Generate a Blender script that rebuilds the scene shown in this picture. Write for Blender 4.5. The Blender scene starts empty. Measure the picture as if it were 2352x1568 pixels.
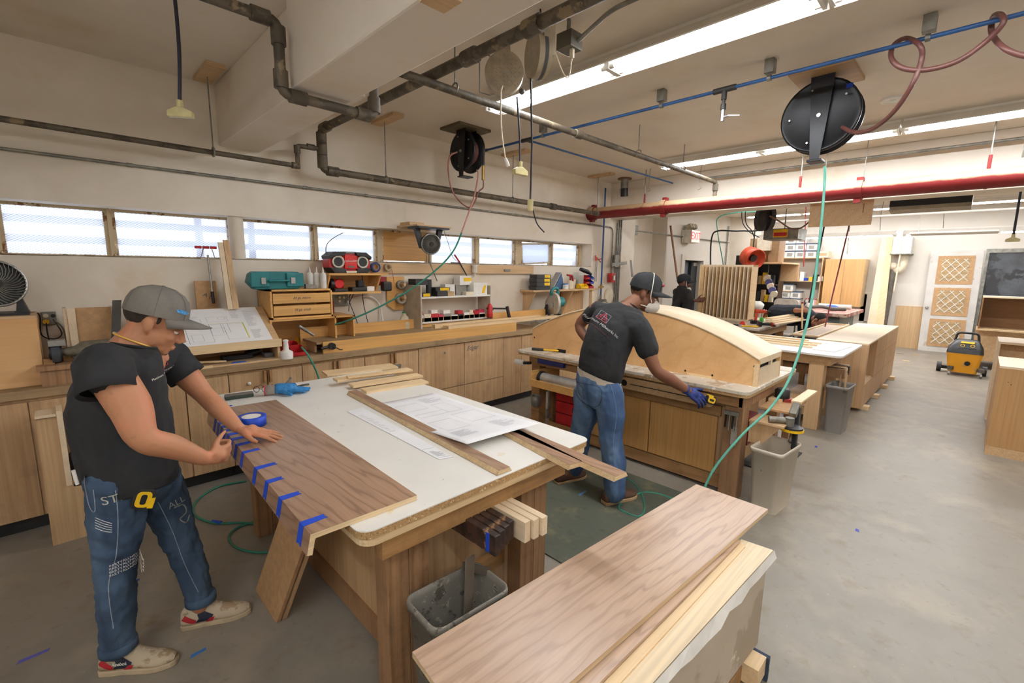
import bpy, bmesh, math, random
from mathutils import Vector, Matrix, Euler
V = Vector; PI = math.pi; random.seed(7)
S = bpy.context.scene; C = S.collection
# ---------------------------------------------------------------- camera
FPX, YAW, PIT, ROL, HC = 1058.8, 0.78829, -0.15756, 0.0144, 1.70
_F = V((math.cos(YAW)*math.cos(PIT), math.sin(YAW)*math.cos(PIT), math.sin(PIT)))
_r = _F.cross(V((0, 0, 1))).normalized(); _u = _r.cross(_F)
_R = math.cos(ROL)*_r + math.sin(ROL)*_u; _U = -math.sin(ROL)*_r + math.cos(ROL)*_u
cam = bpy.data.cameras.new('camera'); co = bpy.data.objects.new('camera', cam); C.objects.link(co)
cam.sensor_width = 36; cam.lens = 36*FPX/2352; cam.clip_start = .05
M = Matrix((( _R.x, _U.x, -_F.x, 0), (_R.y, _U.y, -_F.y, 0), (_R.z, _U.z, -_F.z, HC), (0, 0, 0, 1)))
co.matrix_world = M; S.camera = co
def at(u, v, x=None, y=None, z=None):
    "point of the room on the plane x=, y= or z= that the photo shows at pixel u, v"
    d = _F*FPX + _R*(u-1176) - _U*(v-784)
    t = x/d.x if x is not None else y/d.y if y is not None else (z-HC)/d.z
    return V((0, 0, HC)) + d*t
# ---------------------------------------------------------------- light and exposure
S.view_settings.view_transform = 'Standard'; S.view_settings.look = 'None'
S.view_settings.gamma = 1; S.view_settings.use_curve_mapping = False
S.view_settings.exposure = 0.35
S.cycles.use_denoising = True; S.cycles.max_bounces = 8; S.cycles.diffuse_bounces = 6
S.cycles.transparent_max_bounces = 12; S.cycles.sample_clamp_indirect = 6; S.cycles.caustics_reflective = False; S.cycles.caustics_refractive = False
W = bpy.data.worlds.new('sky'); S.world = W; W.use_nodes = True
W.node_tree.nodes['Background'].inputs[0].default_value = (.80, .88, 1, 1)
W.node_tree.nodes['Background'].inputs[1].default_value = 3.2
# ---------------------------------------------------------------- node materials
def _mat(name):
    m = bpy.data.materials.new(name); m.use_nodes = True
    return m, m.node_tree, m.node_tree.nodes['Principled BSDF']
def rgb(c): # 0-255 sRGB to linear
    return tuple(((x/255)/12.92 if x <= 10 else ((x/255+.055)/1.055)**2.4) for x in c[:3]) + (1,)
def _coord(nt, sc, rot=(0, 0, 0)):
    tc = nt.nodes.new('ShaderNodeTexCoord'); mp = nt.nodes.new('ShaderNodeMapping')
    mp.inputs['Scale'].default_value = sc; mp.inputs['Rotation'].default_value = rot
    nt.links.new(tc.outputs['Object'], mp.inputs[0]); return mp.outputs[0]
def _noise(nt, vec, scale, det=4, rough=.55, dist=0):
    n = nt.nodes.new('ShaderNodeTexNoise'); n.inputs['Scale'].default_value = scale; n.inputs['Detail'].default_value = det
    n.inputs['Roughness'].default_value = rough; n.inputs['Distortion'].default_value = dist
    nt.links.new(vec, n.inputs['Vector']); return n.outputs[0]
def _ramp(nt, fac, stops):
    r = nt.nodes.new('ShaderNodeValToRGB'); e = r.color_ramp.elements
    e[0].position, e[0].color = stops[0]; e[1].position, e[1].color = stops[-1]
    for p, c in stops[1:-1]:
        k = e.new(p); k.color = c
    nt.links.new(fac, r.inputs[0]); return r.outputs[0]
def _mix(nt, fac, a, b, mode='MIX'):
    m = nt.nodes.new('ShaderNodeMix'); m.data_type = 'RGBA'; m.blend_type = mode
    for s, val in ((m.inputs[0], fac), (m.inputs[6], a), (m.inputs[7], b)):
        if hasattr(val, 'is_output'): nt.links.new(val, s)
        else: s.default_value = val
    return m.outputs[2]
def _bump(nt, p, h, st=.2, d=.01):
    b = nt.nodes.new('ShaderNodeBump'); b.inputs['Strength'].default_value = st; b.inputs['Distance'].default_value = d
    nt.links.new(h, b.inputs['Height']); nt.links.new(b.outputs[0], p.inputs['Normal'])
_mc = {}
def mt(c, rough=.5, metal=0, mott=.06, sc=12, name=None, bump=0, trans=0, alpha=1):
    "plain material with a little mottling; c is 0-255 sRGB"
    key = (tuple(c), rough, metal, mott, sc, bump, trans, alpha)
    if key in _mc: return _mc[key]
    m, nt, p = _mat(name or 'paint_%d_%d_%d' % tuple(c[:3]))
    n = _noise(nt, _coord(nt, (1, 1, 1)), sc)
    a = rgb([x*(1-mott*1.6) for x in c]); b = rgb([min(255, x*(1+mott)) for x in c])
    nt.links.new(_ramp(nt, n, [(.3, a), (.7, b)]), p.inputs['Base Color'])
    p.inputs['Roughness'].default_value = rough; p.inputs['Metallic'].default_value = metal
    if bump: _bump(nt, p, n, bump)
    if trans: p.inputs['Transmission Weight'].default_value = trans
    if alpha < 1: p.inputs['Alpha'].default_value = alpha
    _mc[key] = m; return m
def wood(name, dark, light, ax=0, s=1, lines=.5, rough=.5, dist=3.0, stain=0, fine=1.0, wave=2.2):
    "grain runs along axis ax of the object"
    m, nt, p = _mat(name)
    def sc(a, b): r = [b]*3; r[ax] = a; return tuple(r)
    v1 = _coord(nt, sc(.35*s, 3*s)); v2 = _coord(nt, sc(2*s, 90*s))
    w = nt.nodes.new('ShaderNodeTexWave'); w.wave_type = 'BANDS'; w.bands_direction = ('Y', 'X', 'X')[ax]
    if ax == 0: w.bands_direction = 'DIAGONAL'
    if ax == 1: w.bands_direction = 'DIAGONAL'
    w.inputs['Scale'].default_value = wave; w.inputs['Distortion'].default_value = dist
    w.inputs['Detail'].default_value = 2.5; w.inputs['Detail Scale'].default_value = 1.2; w.inputs['Detail Roughness'].default_value = .55
    nt.links.new(v1, w.inputs[0])
    n = _noise(nt, v1, 1.5, 5); f = _noise(nt, v2, 1.0, 3)
    d, l = rgb(dark), rgb(light)
    base = _ramp(nt, n, [(.25, rgb([a*.55+b*.45 for a, b in zip(dark, light)])), (.75, l)])
    wl = _ramp(nt, w.outputs[0], [(0, (1, 1, 1, 1)), (.22, (.25, .25, .25, 1)), (1, (0, 0, 0, 1))])
    wm = nt.nodes.new('ShaderNodeMath'); wm.operation = 'MULTIPLY'; wm.inputs[1].default_value = lines
    nt.links.new(wl, wm.inputs[0])
    c = _mix(nt, wm.outputs[0], base, d)
    fr = _ramp(nt, f, [(.3, (1-.22*fine,)*3+(1,)), (.65, (1, 1, 1, 1))])
    c = _mix(nt, 1.0, c, fr, 'MULTIPLY')
    if stain:
        st = _noise(nt, _coord(nt, (1, 1, 1)), 5, 6, .7)
        c = _mix(nt, _ramp(nt, st, [(.5, (0, 0, 0, 1)), (.72, (stain,)*3+(1,))]), c, rgb([x*.45 for x in dark]))
    nt.links.new(c, p.inputs['Base Color']); p.inputs['Roughness'].default_value = rough
    _bump(nt, p, f, .06, .003); return m
def specks(name, base, spots, rough=.5, base2=None, soft=.04):
    "a coloured surface with irregular marks of other colours: spots = [(colour, scale, threshold)]"
    m, nt, p = _mat(name); v = _coord(nt, (1, 1, 1))
    c = _ramp(nt, _noise(nt, v, 3, 5), [(.3, rgb(base2 or [x*.9 for x in base])), (.7, rgb(base))])
    for col, k, th in spots:
        n = _noise(nt, v, k, 5, .6)
        c = _mix(nt, _ramp(nt, n, [(th, (0, 0, 0, 1)), (min(1, th+soft), (1, 1, 1, 1))]), c, rgb(col))
    nt.links.new(c, p.inputs['Base Color']); p.inputs['Roughness'].default_value = rough
    _bump(nt, p, _noise(nt, v, 60, 3), .1, .004); return m
def emit(name, c, st):
    m, nt, p = _mat(name); p.inputs['Base Color'].default_value = rgb(c)
    p.inputs['Emission Color'].default_value = rgb(c); p.inputs['Emission Strength'].default_value = st; return m
def glassy(name, c=(235, 240, 240), rough=.05, alpha=.25):
    m, nt, p = _mat(name); p.inputs['Base Color'].default_value = rgb(c); p.inputs['Roughness'].default_value = rough
    p.inputs['Alpha'].default_value = alpha; return m
PLY = wood('birch_plywood', (182, 142, 98), (220, 188, 146), 2, .8, .22, .5, 4)
PLYH = wood('birch_plywood_long_grain', (186, 146, 100), (222, 190, 148), 0, .8, .22, .5, 4)
DOORPLY = wood('worn_plywood_door', (160, 120, 80), (214, 180, 138), 2, .8, .22, .5, 5, stain=.25)
ORPLY = wood('amber_varnished_plywood', (200, 146, 78), (230, 182, 114), 0, .7, .2, .35, 4)
MAPLE = wood('maple_veneer', (196, 144, 88), (232, 190, 138), 0, .7, .28, .35, 9, fine=.3, wave=1.4)
PALE = wood('pale_birch_face', (214, 188, 152), (238, 220, 190), 1, .9, .15, .5, 5, fine=.5)
PALEX = wood('pale_softwood', (216, 182, 134), (240, 214, 172), 0, .9, .3, .5, 3, fine=.6)
BEAM = wood('bench_timber', (120, 82, 48), (182, 140, 92), 1, 1, .35, .6, 4, stain=.4)
BEAMX = wood('bench_timber_cross', (126, 88, 50), (192, 150, 98), 0, 1, .35, .6, 4, stain=.4)
LEGW = wood('bench_leg_timber', (116, 82, 54), (178, 138, 98), 2, 1, .5, .6, 4, stain=.45)
OLDTOP = wood('dusty_worktop', (118, 92, 62), (178, 150, 112), 0, 1, .2, .7, 4, stain=.5)
MDF = mt((184, 146, 104), .7, 0, .05, 30, 'brown_hardboard')
WALY = wood('walnut_veneer', (112, 82, 62), (186, 152, 126), 1, 1.1, .6, .28, 10.0, fine=.8, wave=4.2)
WALX = wood('walnut_veneer_long', (138, 108, 88), (210, 182, 158), 0, 1.1, .42, .3, 11, fine=.7, wave=4.0)
PLYEDGE = wood('ply_edge', (190, 160, 116), (232, 208, 168), 0, 1, .3, .6, 1)
LAM = specks('white_laminate', (238, 236, 230), [((226, 206, 160), 5, .66), ((150, 110, 80), 75, .70), ((200, 200, 198), 14, .68)], .45, base2=(228, 226, 220))
LAMOLD = specks('scuffed_laminate', (214, 206, 192), [((170, 150, 125), 6, .56), ((240, 238, 232), 9, .6), ((110, 95, 80), 28, .68)], .5, base2=(196, 186, 170))
CHIP = specks('chipboard_edge', (178, 144, 98), [((120, 86, 50), 150, .56), ((226, 204, 160), 110, .6)], .8)
BLK = mt((28, 28, 30), .45, 0, .1, 20, 'black_plastic')
BLKM = mt((30, 31, 34), .35, .4, .12, 9, 'black_metal')
STEEL = mt((176, 176, 174), .35, .9, .06, 20, 'bright_steel')
GALV = mt((140, 138, 130), .5, .6, .12, 14, 'galvanised_steel')
PIPE = specks('dusty_dark_pipe', (98, 88, 72), [((70, 62, 50), 12, .5), ((132, 116, 90), 7, .6)], .6)
BRASS = mt((170, 140, 80), .4, .8, .1, 30, 'brass')
RED = mt((178, 28, 32), .4, 0, .06, 12, 'red_plastic')
BLUE = mt((40, 92, 150), .45, 0, .06, 12, 'blue_paint')
TAPE = mt((14, 66, 186), .55, 0, .04, 40, 'blue_masking_tape')
WHT = mt((236, 234, 228), .5, 0, .03, 12, 'white_plastic')
CREAM = mt((226, 214, 190), .5, 0, .05, 12, 'cream_plastic')
YEL = mt((236, 190, 22), .4, 0, .05, 12, 'yellow_plastic')
TEAL = mt((24, 116, 122), .45, 0, .06, 8, 'teal_plastic')
GREEN = mt((44, 128, 108), .45, 0, .08, 8, 'green_hose_rubber')
HOSE = mt((112, 66, 60), .5, 0, .1, 8, 'brown_red_hose')
PAPER = mt((240, 241, 244), .7, 0, .015, 5, 'paper')
INK = mt((90, 92, 98), .8, 0, .02, 5, 'ink')
DARK = mt((22, 20, 18), .8, 0, .1, 8, 'dark_void')
CARD = mt((186, 156, 116), .8, 0, .05, 10, 'cardboard')
# ---------------------------------------------------------------- mesh builder
def frame(d):
    d = d.normalized(); a = V((0, 0, 1)) if abs(d.z) < .9 else V((1, 0, 0))
    x = d.cross(a).normalized(); return x, d.cross(x)
def cr(pts, k=6, closed=False):
    P = [V(p) for p in pts]; n = len(P); out = []
    for i in range(n if closed else n-1):
        p0 = P[(i-1) % n] if closed or i > 0 else P[0]; p1 = P[i]; p2 = P[(i+1) % n]; p3 = P[(i+2) % n] if closed or i+2 < n else P[-1]
        for j in range(k):
            t = j/k; out.append(.5*((2*p1)+(p2-p0)*t+(2*p0-5*p1+4*p2-p3)*t*t+(3*p1-p0-3*p2+p3)*t**3))
    if not closed: out.append(P[-1])
    return out
class MB:
    def __init__(s): s.v = []; s.f = []; s.m = []; s.s = []; s.T = None
    def add(s, vs, fs, mi=0, sm=False):
        n = len(s.v); s.v += [(s.T @ V(p) if s.T else V(p)) for p in vs]
        s.f += [[i+n for i in f] for f in fs]; s.m += [mi]*len(fs); s.s += [sm]*len(fs); return s
    def box(s, a, b, mi=0):
        x0, x1 = sorted((a[0], b[0])); y0, y1 = sorted((a[1], b[1])); z0, z1 = sorted((a[2], b[2]))
        return s.add([(x, y, z) for z in (z0, z1) for y in (y0, y1) for x in (x0, x1)],
            [(0, 2, 3, 1), (4, 5, 7, 6), (0, 1, 5, 4), (2, 6, 7, 3), (0, 4, 6, 2), (1, 3, 7, 5)], mi)
    def ob(s, c, sz, rot=(0, 0, 0), mi=0):
        R = Matrix.Translation(V(c)) @ Euler(rot).to_matrix().to_4x4(); h = [k/2 for k in sz]
        return s.add([R @ V((x*h[0], y*h[1], z*h[2])) for z in (-1, 1) for y in (-1, 1) for x in (-1, 1)],
            [(0, 2, 3, 1), (4, 5, 7, 6), (0, 1, 5, 4), (2, 6, 7, 3), (0, 4, 6, 2), (1, 3, 7, 5)], mi)
    def loft(s, rings, mi=0, sm=True, caps=True, closed=False):
        n = len(rings[0]); vs = [p for r in rings for p in r]; fs = []; k = len(rings)
        for i in range(k if closed else k-1):
            a, b = i*n, ((i+1) % k)*n
            fs += [(a+j, a+(j+1) % n, b+(j+1) % n, b+j) for j in range(n)]
        s.add(vs, fs, mi, sm)
        if caps and not closed: s.add(rings[0], [tuple(reversed(range(n)))], mi); s.add(rings[-1], [tuple(range(n))], mi)
        return s
    def cyl(s, p, q, r, r2=None, n=16, mi=0, caps=True):
        p, q = V(p), V(q); r2 = r if r2 is None else r2; x, y = frame(q-p)
        return s.loft([[c+(x*math.cos(2*PI*i/n)+y*math.sin(2*PI*i/n))*k for i in range(n)] for c, k in ((p, r), (q, r2))], mi, True, caps)
    def tube(s, pts, r, n=8, mi=0, closed=False):
        P = [V(p) for p in pts]; k = len(P); rr = r if isinstance(r, (list, tuple)) else [r]*k; rings = []
        x = None
        for i, p in enumerate(P):
            d = (P[(i+1) % k]-P[i-1]) if closed else P[min(i+1, k-1)]-P[max(i-1, 0)]
            if d.length < 1e-9: d = V((0, 0, 1))
            d.normalize()
            if x is None: x, _ = frame(d)
            x = (x-d*x.dot(d)); x = x.normalized() if x.length > 1e-6 else frame(d)[0]; y = d.cross(x)
            rings.append([p+(x*math.cos(2*PI*j/n)+y*math.sin(2*PI*j/n))*rr[i] for j in range(n)])
        return s.loft(rings, mi, True, True, closed)
    def sph(s, c, r, n=12, mi=0, rot=None):
        r = (r,)*3 if not isinstance(r, (tuple, list)) else r; c = V(c); R = Euler(rot).to_matrix() if rot else Matrix.Identity(3)
        h = n//2+1; rings = []
        for i in range(1, h):
            t = PI*i/h
            rings.append([c+R @ V((r[0]*math.sin(t)*math.cos(2*PI*j/n), r[1]*math.sin(t)*math.sin(2*PI*j/n), -r[2]*math.cos(t))) for j in range(n)])
        s.loft(rings, mi, True, False)
        k = len(s.v); s.v += [(s.T @ p if s.T else p) for p in (c+R @ V((0, 0, -r[2])), c+R @ V((0, 0, r[2])))]
        b = k-len(rings)*n; l = k-n
        s.f += [(k, b+(j+1) % n, b+j) for j in range(n)]+[(k+1, l+j, l+(j+1) % n) for j in range(n)]
        s.m += [mi]*2*n; s.s += [True]*2*n; return s
    def lathe(s, prof, c, d=(0, 0, 1), n=24, mi=0, caps=True, sm=True):
        c = V(c); d = V(d).normalized(); x, y = frame(d)
        return s.loft([[c+d*h+(x*math.cos(2*PI*i/n)+y*math.sin(2*PI*i/n))*max(r, 1e-4) for i in range(n)] for r, h in prof], mi, sm, caps)
    def prism(s, poly, a, b, ax=2, mi=0):
        "poly 2D extruded along axis ax between a and b"
        def p3(p, h): l = list(p); l.insert(ax, h); return V(l)
        n = len(poly); v0 = [p3(p, a) for p in poly]; v1 = [p3(p, b) for p in poly]
        return s.add(v0+v1, [tuple(range(n)), tuple(reversed(range(n, 2*n)))]+[(i, i+n, (i+1) % n+n, (i+1) % n) for i in range(n)], mi)
    def slab(s, q, t, mi=0):
        "quad or polygon of world points q extruded by vector t"
        n = len(q); q = [V(p) for p in q]; t = V(t)
        return s.add(q+[p+t for p in q], [tuple(range(n)), tuple(reversed(range(n, 2*n)))]+[(i, i+n, (i+1) % n+n, (i+1) % n) for i in range(n)], mi)
def rrect(x0, y0, x1, y1, r, k=5):
    o = []
    for cx, cy, a in ((x1-r, y1-r, 0), (x0+r, y1-r, 90), (x0+r, y0+r, 180), (x1-r, y0+r, 270)):
        o += [(cx+r*math.cos(math.radians(a+90*i/k)), cy+r*math.sin(math.radians(a+90*i/k))) for i in range(k+1)]
    return o
FIX = set()
def mk(name, mb, mats, parent=None, bev=0, sub=0, rem=0, smo=0, disp=0, dsc=.1, dec=0, label=None):
    me = bpy.data.meshes.new(name); me.from_pydata([tuple(p) for p in mb.v], [], mb.f)
    mats = mats if isinstance(mats, (list, tuple)) else [mats]
    for m in mats: me.materials.append(m)
    me.polygons.foreach_set('material_index', mb.m); me.polygons.foreach_set('use_smooth', mb.s)
    bm = bmesh.new(); bm.from_mesh(me); bmesh.ops.recalc_face_normals(bm, faces=bm.faces); bm.to_mesh(me); bm.free()
    o = bpy.data.objects.new(name, me); C.objects.link(o)
    if parent: o.parent = parent
    if label: o['label'] = label
    if bev:
        b = o.modifiers.new('bevel', 'BEVEL'); b.width = bev; b.segments = 2; b.limit_method = 'ANGLE'; b.angle_limit = .7
    if rem:
        b = o.modifiers.new('remesh', 'REMESH'); b.mode = 'VOXEL'; b.voxel_size = rem; b.use_smooth_shade = True
    if smo:
        b = o.modifiers.new('smooth', 'SMOOTH'); b.iterations = smo; b.factor = .5
    if sub:
        b = o.modifiers.new('sub', 'SUBSURF'); b.levels = sub; b.render_levels = sub
    if disp:
        t = bpy.data.textures.new(name+'_folds', 'CLOUDS'); t.noise_scale = dsc; t.noise_depth = 2
        b = o.modifiers.new('folds', 'DISPLACE'); b.texture = t; b.strength = disp; b.mid_level = .5
    return o
def tagp(o, label, cat, group=None):
    o['label'] = label; o['category'] = cat
    if group: o['group'] = group
    return o
def TH(name, label, cat, group=None):
    o = bpy.data.objects.new(name, None); o.empty_display_size = .05; C.objects.link(o); return tagp(o, label, cat, group)
def solo(name, label, cat, mb, mats, group=None, **kw): return tagp(mk(name, mb, mats, **kw), label, cat, group)
def st(name, mb, mats, parent=None, **kw):
    o = mk(name, mb, mats, parent, **kw)
    if not parent: o['kind'] = 'structure'
    return o
def put(o, loc, rz=0, rot=None):
    o.location = V(loc); o.rotation_euler = rot or (0, 0, rz); FIX.add(o.name); return o
def dup(r, loc, rz=0, label=None, group=None, sc=None, rot=None):
    n = r.copy(); C.objects.link(n); n.location = V(loc); n.rotation_euler = rot or (0, 0, rz); FIX.add(n.name)
    if sc: n.scale = sc if isinstance(sc, tuple) else (sc,)*3
    if label: n['label'] = label
    if group: n['group'] = group
    def rec(a, b):
        for ch in a.children:
            c = ch.copy(); C.objects.link(c); c.parent = b; rec(ch, c)
    rec(r, n); return n
def recol(n, part, m):
    for c in n.children:
        if c.name.split('.')[0] == part: c.data = c.data.copy(); c.data.materials[0] = m
def text(name, s, size, M, m, parent=None, ext=.0008, wrap=None, align='CENTER', shear=0):
    cu = bpy.data.curves.new('t', 'FONT'); cu.body = s; cu.size = size; cu.extrude = ext; cu.align_x = align; cu.align_y = 'CENTER'; cu.shear = shear
    t = bpy.data.objects.new('t', cu); C.objects.link(t); dg = bpy.context.evaluated_depsgraph_get()
    me = bpy.data.meshes.new_from_object(t.evaluated_get(dg)); bpy.data.objects.remove(t)
    me.transform(M); me.materials.clear(); me.materials.append(m); me.name = name
    o = bpy.data.objects.new(name, me); C.objects.link(o)
    if parent: o.parent = parent
    return o
def plane_M(o, xd, nd):
    "matrix whose local x runs along xd and local z along nd (text faces +nd)"
    x = V(xd).normalized(); z = V(nd).normalized(); y = z.cross(x).normalized(); x = y.cross(z)
    return Matrix(((x.x, y.x, z.x, o[0]), (x.y, y.y, z.y, o[1]), (x.z, y.z, z.z, o[2]), (0, 0, 0, 1)))
def settle():
    "give every world-built thing an origin at its base"
    def desc(o): return [o]+[d for c in o.children for d in desc(c)]
    for o in [o for o in C.objects if not o.parent and o.name not in FIX and o.type in ('MESH', 'EMPTY')]:
        ms = [d.data for d in desc(o) if d.type == 'MESH']; vs = [v.co for m in ms for v in m.vertices]
        if not vs: continue
        lo = V([min(v[i] for v in vs) for i in range(3)]); hi = V([max(v[i] for v in vs) for i in range(3)])
        c = V(((lo.x+hi.x)/2, (lo.y+hi.y)/2, lo.z))
        if o.get('category') == 'person':
            for ch in o.children: ch.location = -c
        else:
            for m in set(ms): m.transform(Matrix.Translation(-c))
        o.location = c
# ================================================================ the room
WALL = specks('cream_wall_paint', (228, 218, 203), [((212, 194, 164), 2.2, .58), ((236, 228, 214), 1.3, .5), ((160, 130, 90), 50, .72)], .6, base2=(222, 211, 195), soft=.2)
WALLW = specks('white_wall_paint', (224, 219, 210), [((222, 212, 194), 1.6, .55)], .6, base2=(220, 214, 204), soft=.2)
CEIL = specks('ceiling_paint', (228, 219, 206), [((214, 200, 178), 1.5, .5), ((140, 110, 80), 60, .74)], .7, base2=(221, 211, 197), soft=.2)
FLOOR = specks('worn_concrete', (144, 138, 128), [((122, 116, 107), 1.1, .46), ((158, 149, 133), 2.3, .5), ((116, 103, 82), 6, .58), ((190, 174, 134), 48, .66), ((112, 104, 96), 22, .6)], .42, base2=(133, 127, 118), soft=.25)
FLOORB = FLOOR
b = MB(); b.box((-2.7, -3.2, -.2), (14.2, 5.6, 0)); st('floor', b, FLOOR)
b = MB(); b.box((-2.7, -3.2, 3.14), (14.2, 5.6, 3.3)); st('ceiling', b, CEIL)
YL, YG, ZB, ZT, XE = 4.6, 4.85, 1.745, 2.11, 6.4
b = MB(); b.box((-2.7, YL, 0), (7.73, 5.0, ZB)).box((-2.7, YL, ZT), (7.73, 5.0, 3.14)).box((XE, YL, ZB), (7.73, 5.0, ZT)).box((-2.7, YL, ZB), (-2.2, 5.0, ZT))
b.box((7.43, 5.0, 0), (7.73, 5.5, 3.14)); st('wall_left', b, WALL)
b = MB(); b.box((7.73, 5.34, 0), (9.73, 5.5, 3.14)); st('wall_recess', b, WALL)
b = MB(); b.box((9.73, 5.0, 0), (10.65, 5.5, 3.14)).box((10.65, 5.0, 1.95), (11.7, 5.5, 3.14)).box((11.7, 5.0, 0), (14.0, 5.5, 3.14)).box((10.65, 5.4, 0), (11.7, 5.5, 1.95)); st('wall_back', b, WALLW)
b = MB(); b.box((14.0, .0, 0), (14.2, 5.5, 3.14)).box((14.0, -2.0, 2.24), (14.2, 0, 3.14)).box((14.0, -3.2, 0), (14.2, -2.0, 3.14)).box((14.15, -2, 0), (14.2, 0, 2.24)); st('wall_far', b, WALLW)
b = MB(); b.box((-2.7, -3.2, 0), (14.2, -3.0, 3.14)); st('wall_right', b, WALLW)
b = MB(); b.box((-2.7, -3.2, 0), (-2.5, 5.0, 3.14)); st('wall_near', b, WALLW)
b = MB(); b.box((13.3, 4.2, 0), (14.0, 5.0, 3.14)); st('wall_pier', b, WALL)
# beams
b = MB(); b.box((.985, -3.0, 2.6), (1.29, 2.66, 3.14)); st('trim_1', b, CEIL, bev=.012)['label'] = 'deep painted ceiling beam'
b = MB(); b.box((1.10, 2.66, 2.67), (1.41, 4.6, 3.14)); st('trim_2', b, CEIL, bev=.008)['label'] = 'shallower painted beam reaching the window wall'
b = MB(); b.box((6.9, -3.0, 2.56), (7.25, 4.6, 3.14)); st('trim_3', b, CEIL, bev=.01)['label'] = 'painted beam behind the red pipe'
# windows: wired glass with louvres outside
def wire_glass():
    m, nt, p = _mat('wired_frosted_glass'); out = nt.nodes['Material Output']
    tr = nt.nodes.new('ShaderNodeBsdfTransparent'); tl = nt.nodes.new('ShaderNodeBsdfTranslucent'); mx = nt.nodes.new('ShaderNodeMixShader')
    v = _coord(nt, (1, 1, 1.7)); lines = None
    for a in (PI/4, -PI/4):
        mp = nt.nodes.new('ShaderNodeMapping'); mp.inputs['Rotation'].default_value = (0, a, 0); nt.links.new(v, mp.inputs[0])
        w = nt.nodes.new('ShaderNodeTexWave'); w.bands_direction = 'X'; w.inputs['Scale'].default_value = 16; w.inputs['Distortion'].default_value = .6; nt.links.new(mp.outputs[0], w.inputs[0])
        r = _ramp(nt, w.outputs[0], [(0, (.56, .58, .64, 1)), (.16, (1, 1, 1, 1))]); lines = r if lines is None else _mix(nt, 1.0, lines, r, 'MULTIPLY')
    nt.links.new(lines, tl.inputs[0]); nt.links.new(lines, tr.inputs[0]); mx.inputs[0].default_value = .55
    nt.links.new(tr.outputs[0], mx.inputs[1]); nt.links.new(tl.outputs[0], mx.inputs[2]); nt.links.new(mx.outputs[0], out.inputs[0]); return m
GLASS = wire_glass()
FRM = specks('rusty_cream_window_frame', (206, 190, 160), [((130, 92, 54), 9, .58), ((236, 228, 210), 14, .62)], .7, base2=(190, 170, 138))
LOUV = mt((120, 138, 178), .5, 0, .06, 3, 'blue_grey_louvre')
panes = [(-2.2, -1.35), (-1.3, -.3), (-.24, .325), (.405, 1.85), (1.975, 2.607), (2.714, 3.33), (3.37, 4.048), (4.147, 4.80)]
panes = [(-2.15, -1.2), (-1.12, -.27), (-.2, .33), (.40, 1.17), (1.29, 1.909), (1.975, 2.607), (2.714, 3.30), (3.37, 4.048), (4.147, 4.80), (4.965, 5.61), (5.68, 6.315)]
for k, (x0, x1) in enumerate(panes):
    w = bpy.data.objects.new('window_%d' % (k+1), None); C.objects.link(w); w['kind'] = 'structure'
    f = MB(); t = .022
    f.box((x0-t, YG-.03, ZB), (x0, YG+.03, ZT)).box((x1, YG-.03, ZB), (x1+t, YG+.03, ZT)).box((x0, YG-.03, ZT-.02), (x1, YG+.03, ZT)).box((x0, YG-.03, ZB), (x1, YG+.03, ZB+.012))
    mk('window_frame', f, FRM, w)
    if k == 6:
        mk('board_panel', MB().box((x0, YG-.02, ZB+.02), (x1, YG, ZT-.02)), ORPLY, w, label='varnished plywood filling the window')
    elif k == 9:
        f = MB(); f.T = Matrix.Translation(V((x0+.03, YG-.02, ZB+.03))) @ Matrix.Rotation(-.05, 4, 'Y')
        f.box((0, 0, 0), (.60, .012, .27)); mk('glass_pane', f, GLASS, w)
        f2 = MB(); f2.T = f.T; f2.box((-.02, -.01, -.02), (.62, .02, 0)).box((-.02, -.01, .27), (.62, .02, .29)).box((-.02, -.01, 0), (0, .02, .27)).box((.6, -.01, 0), (.62, .02, .27)); mk('tilting_sash', f2, FRM, w)
        mk('glass_pane', MB().box((x0, YG+.03, ZB+.01), (x1, YG+.036, ZT-.02)), GLASS, w)
    else:
        mk('glass_pane', MB().box((x0, YG, ZB+.01), (x1, YG+.006, ZT-.02)), GLASS, w)
for k, (x0, x1) in enumerate([(-1.18, -1.14), (-.25, -.22), (.352, .378), (1.195, 1.265), (1.931, 1.953), (2.63, 2.69), (3.325, 3.345), (4.07, 4.125), (4.825, 4.94), (5.633, 5.657), (6.34, 6.4)]):
    b = MB(); b.box((x0, YG-.05, ZB), (x1, YG+.04, ZT)); st('trim_%d' % (k+4), b, FRM)
b = MB(); b.box((-2.2, YG+.05, 1.6), (6.5, YG+.06, ZB)).box((-2.2, YL, ZB-.004), (6.4, YG, ZB+.003)); st('trim_20', b, FRM)
for k in range(4):
    z = 1.70+k*.148
    b = MB(); b.box((-2.6, 5.16, z), (6.7, 5.24, z+.055)); st('trim_%d' % (21+k), b, LOUV)
    # three more vertical fence bars outside
b = MB()
for x in (.98, 1.42): b.box((x, 5.1, 1.6), (x+.05, 5.15, 2.3))
st('trim_26', b, LOUV)
# white pipe column at the window
b = MB(); b.cyl((1.2, 4.68, .0), (1.2, 4.68, ZT), .06, n=20); solo('round_column', 'white painted round post in front of the windows behind the drafting board', 'column', b, WALL)
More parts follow.
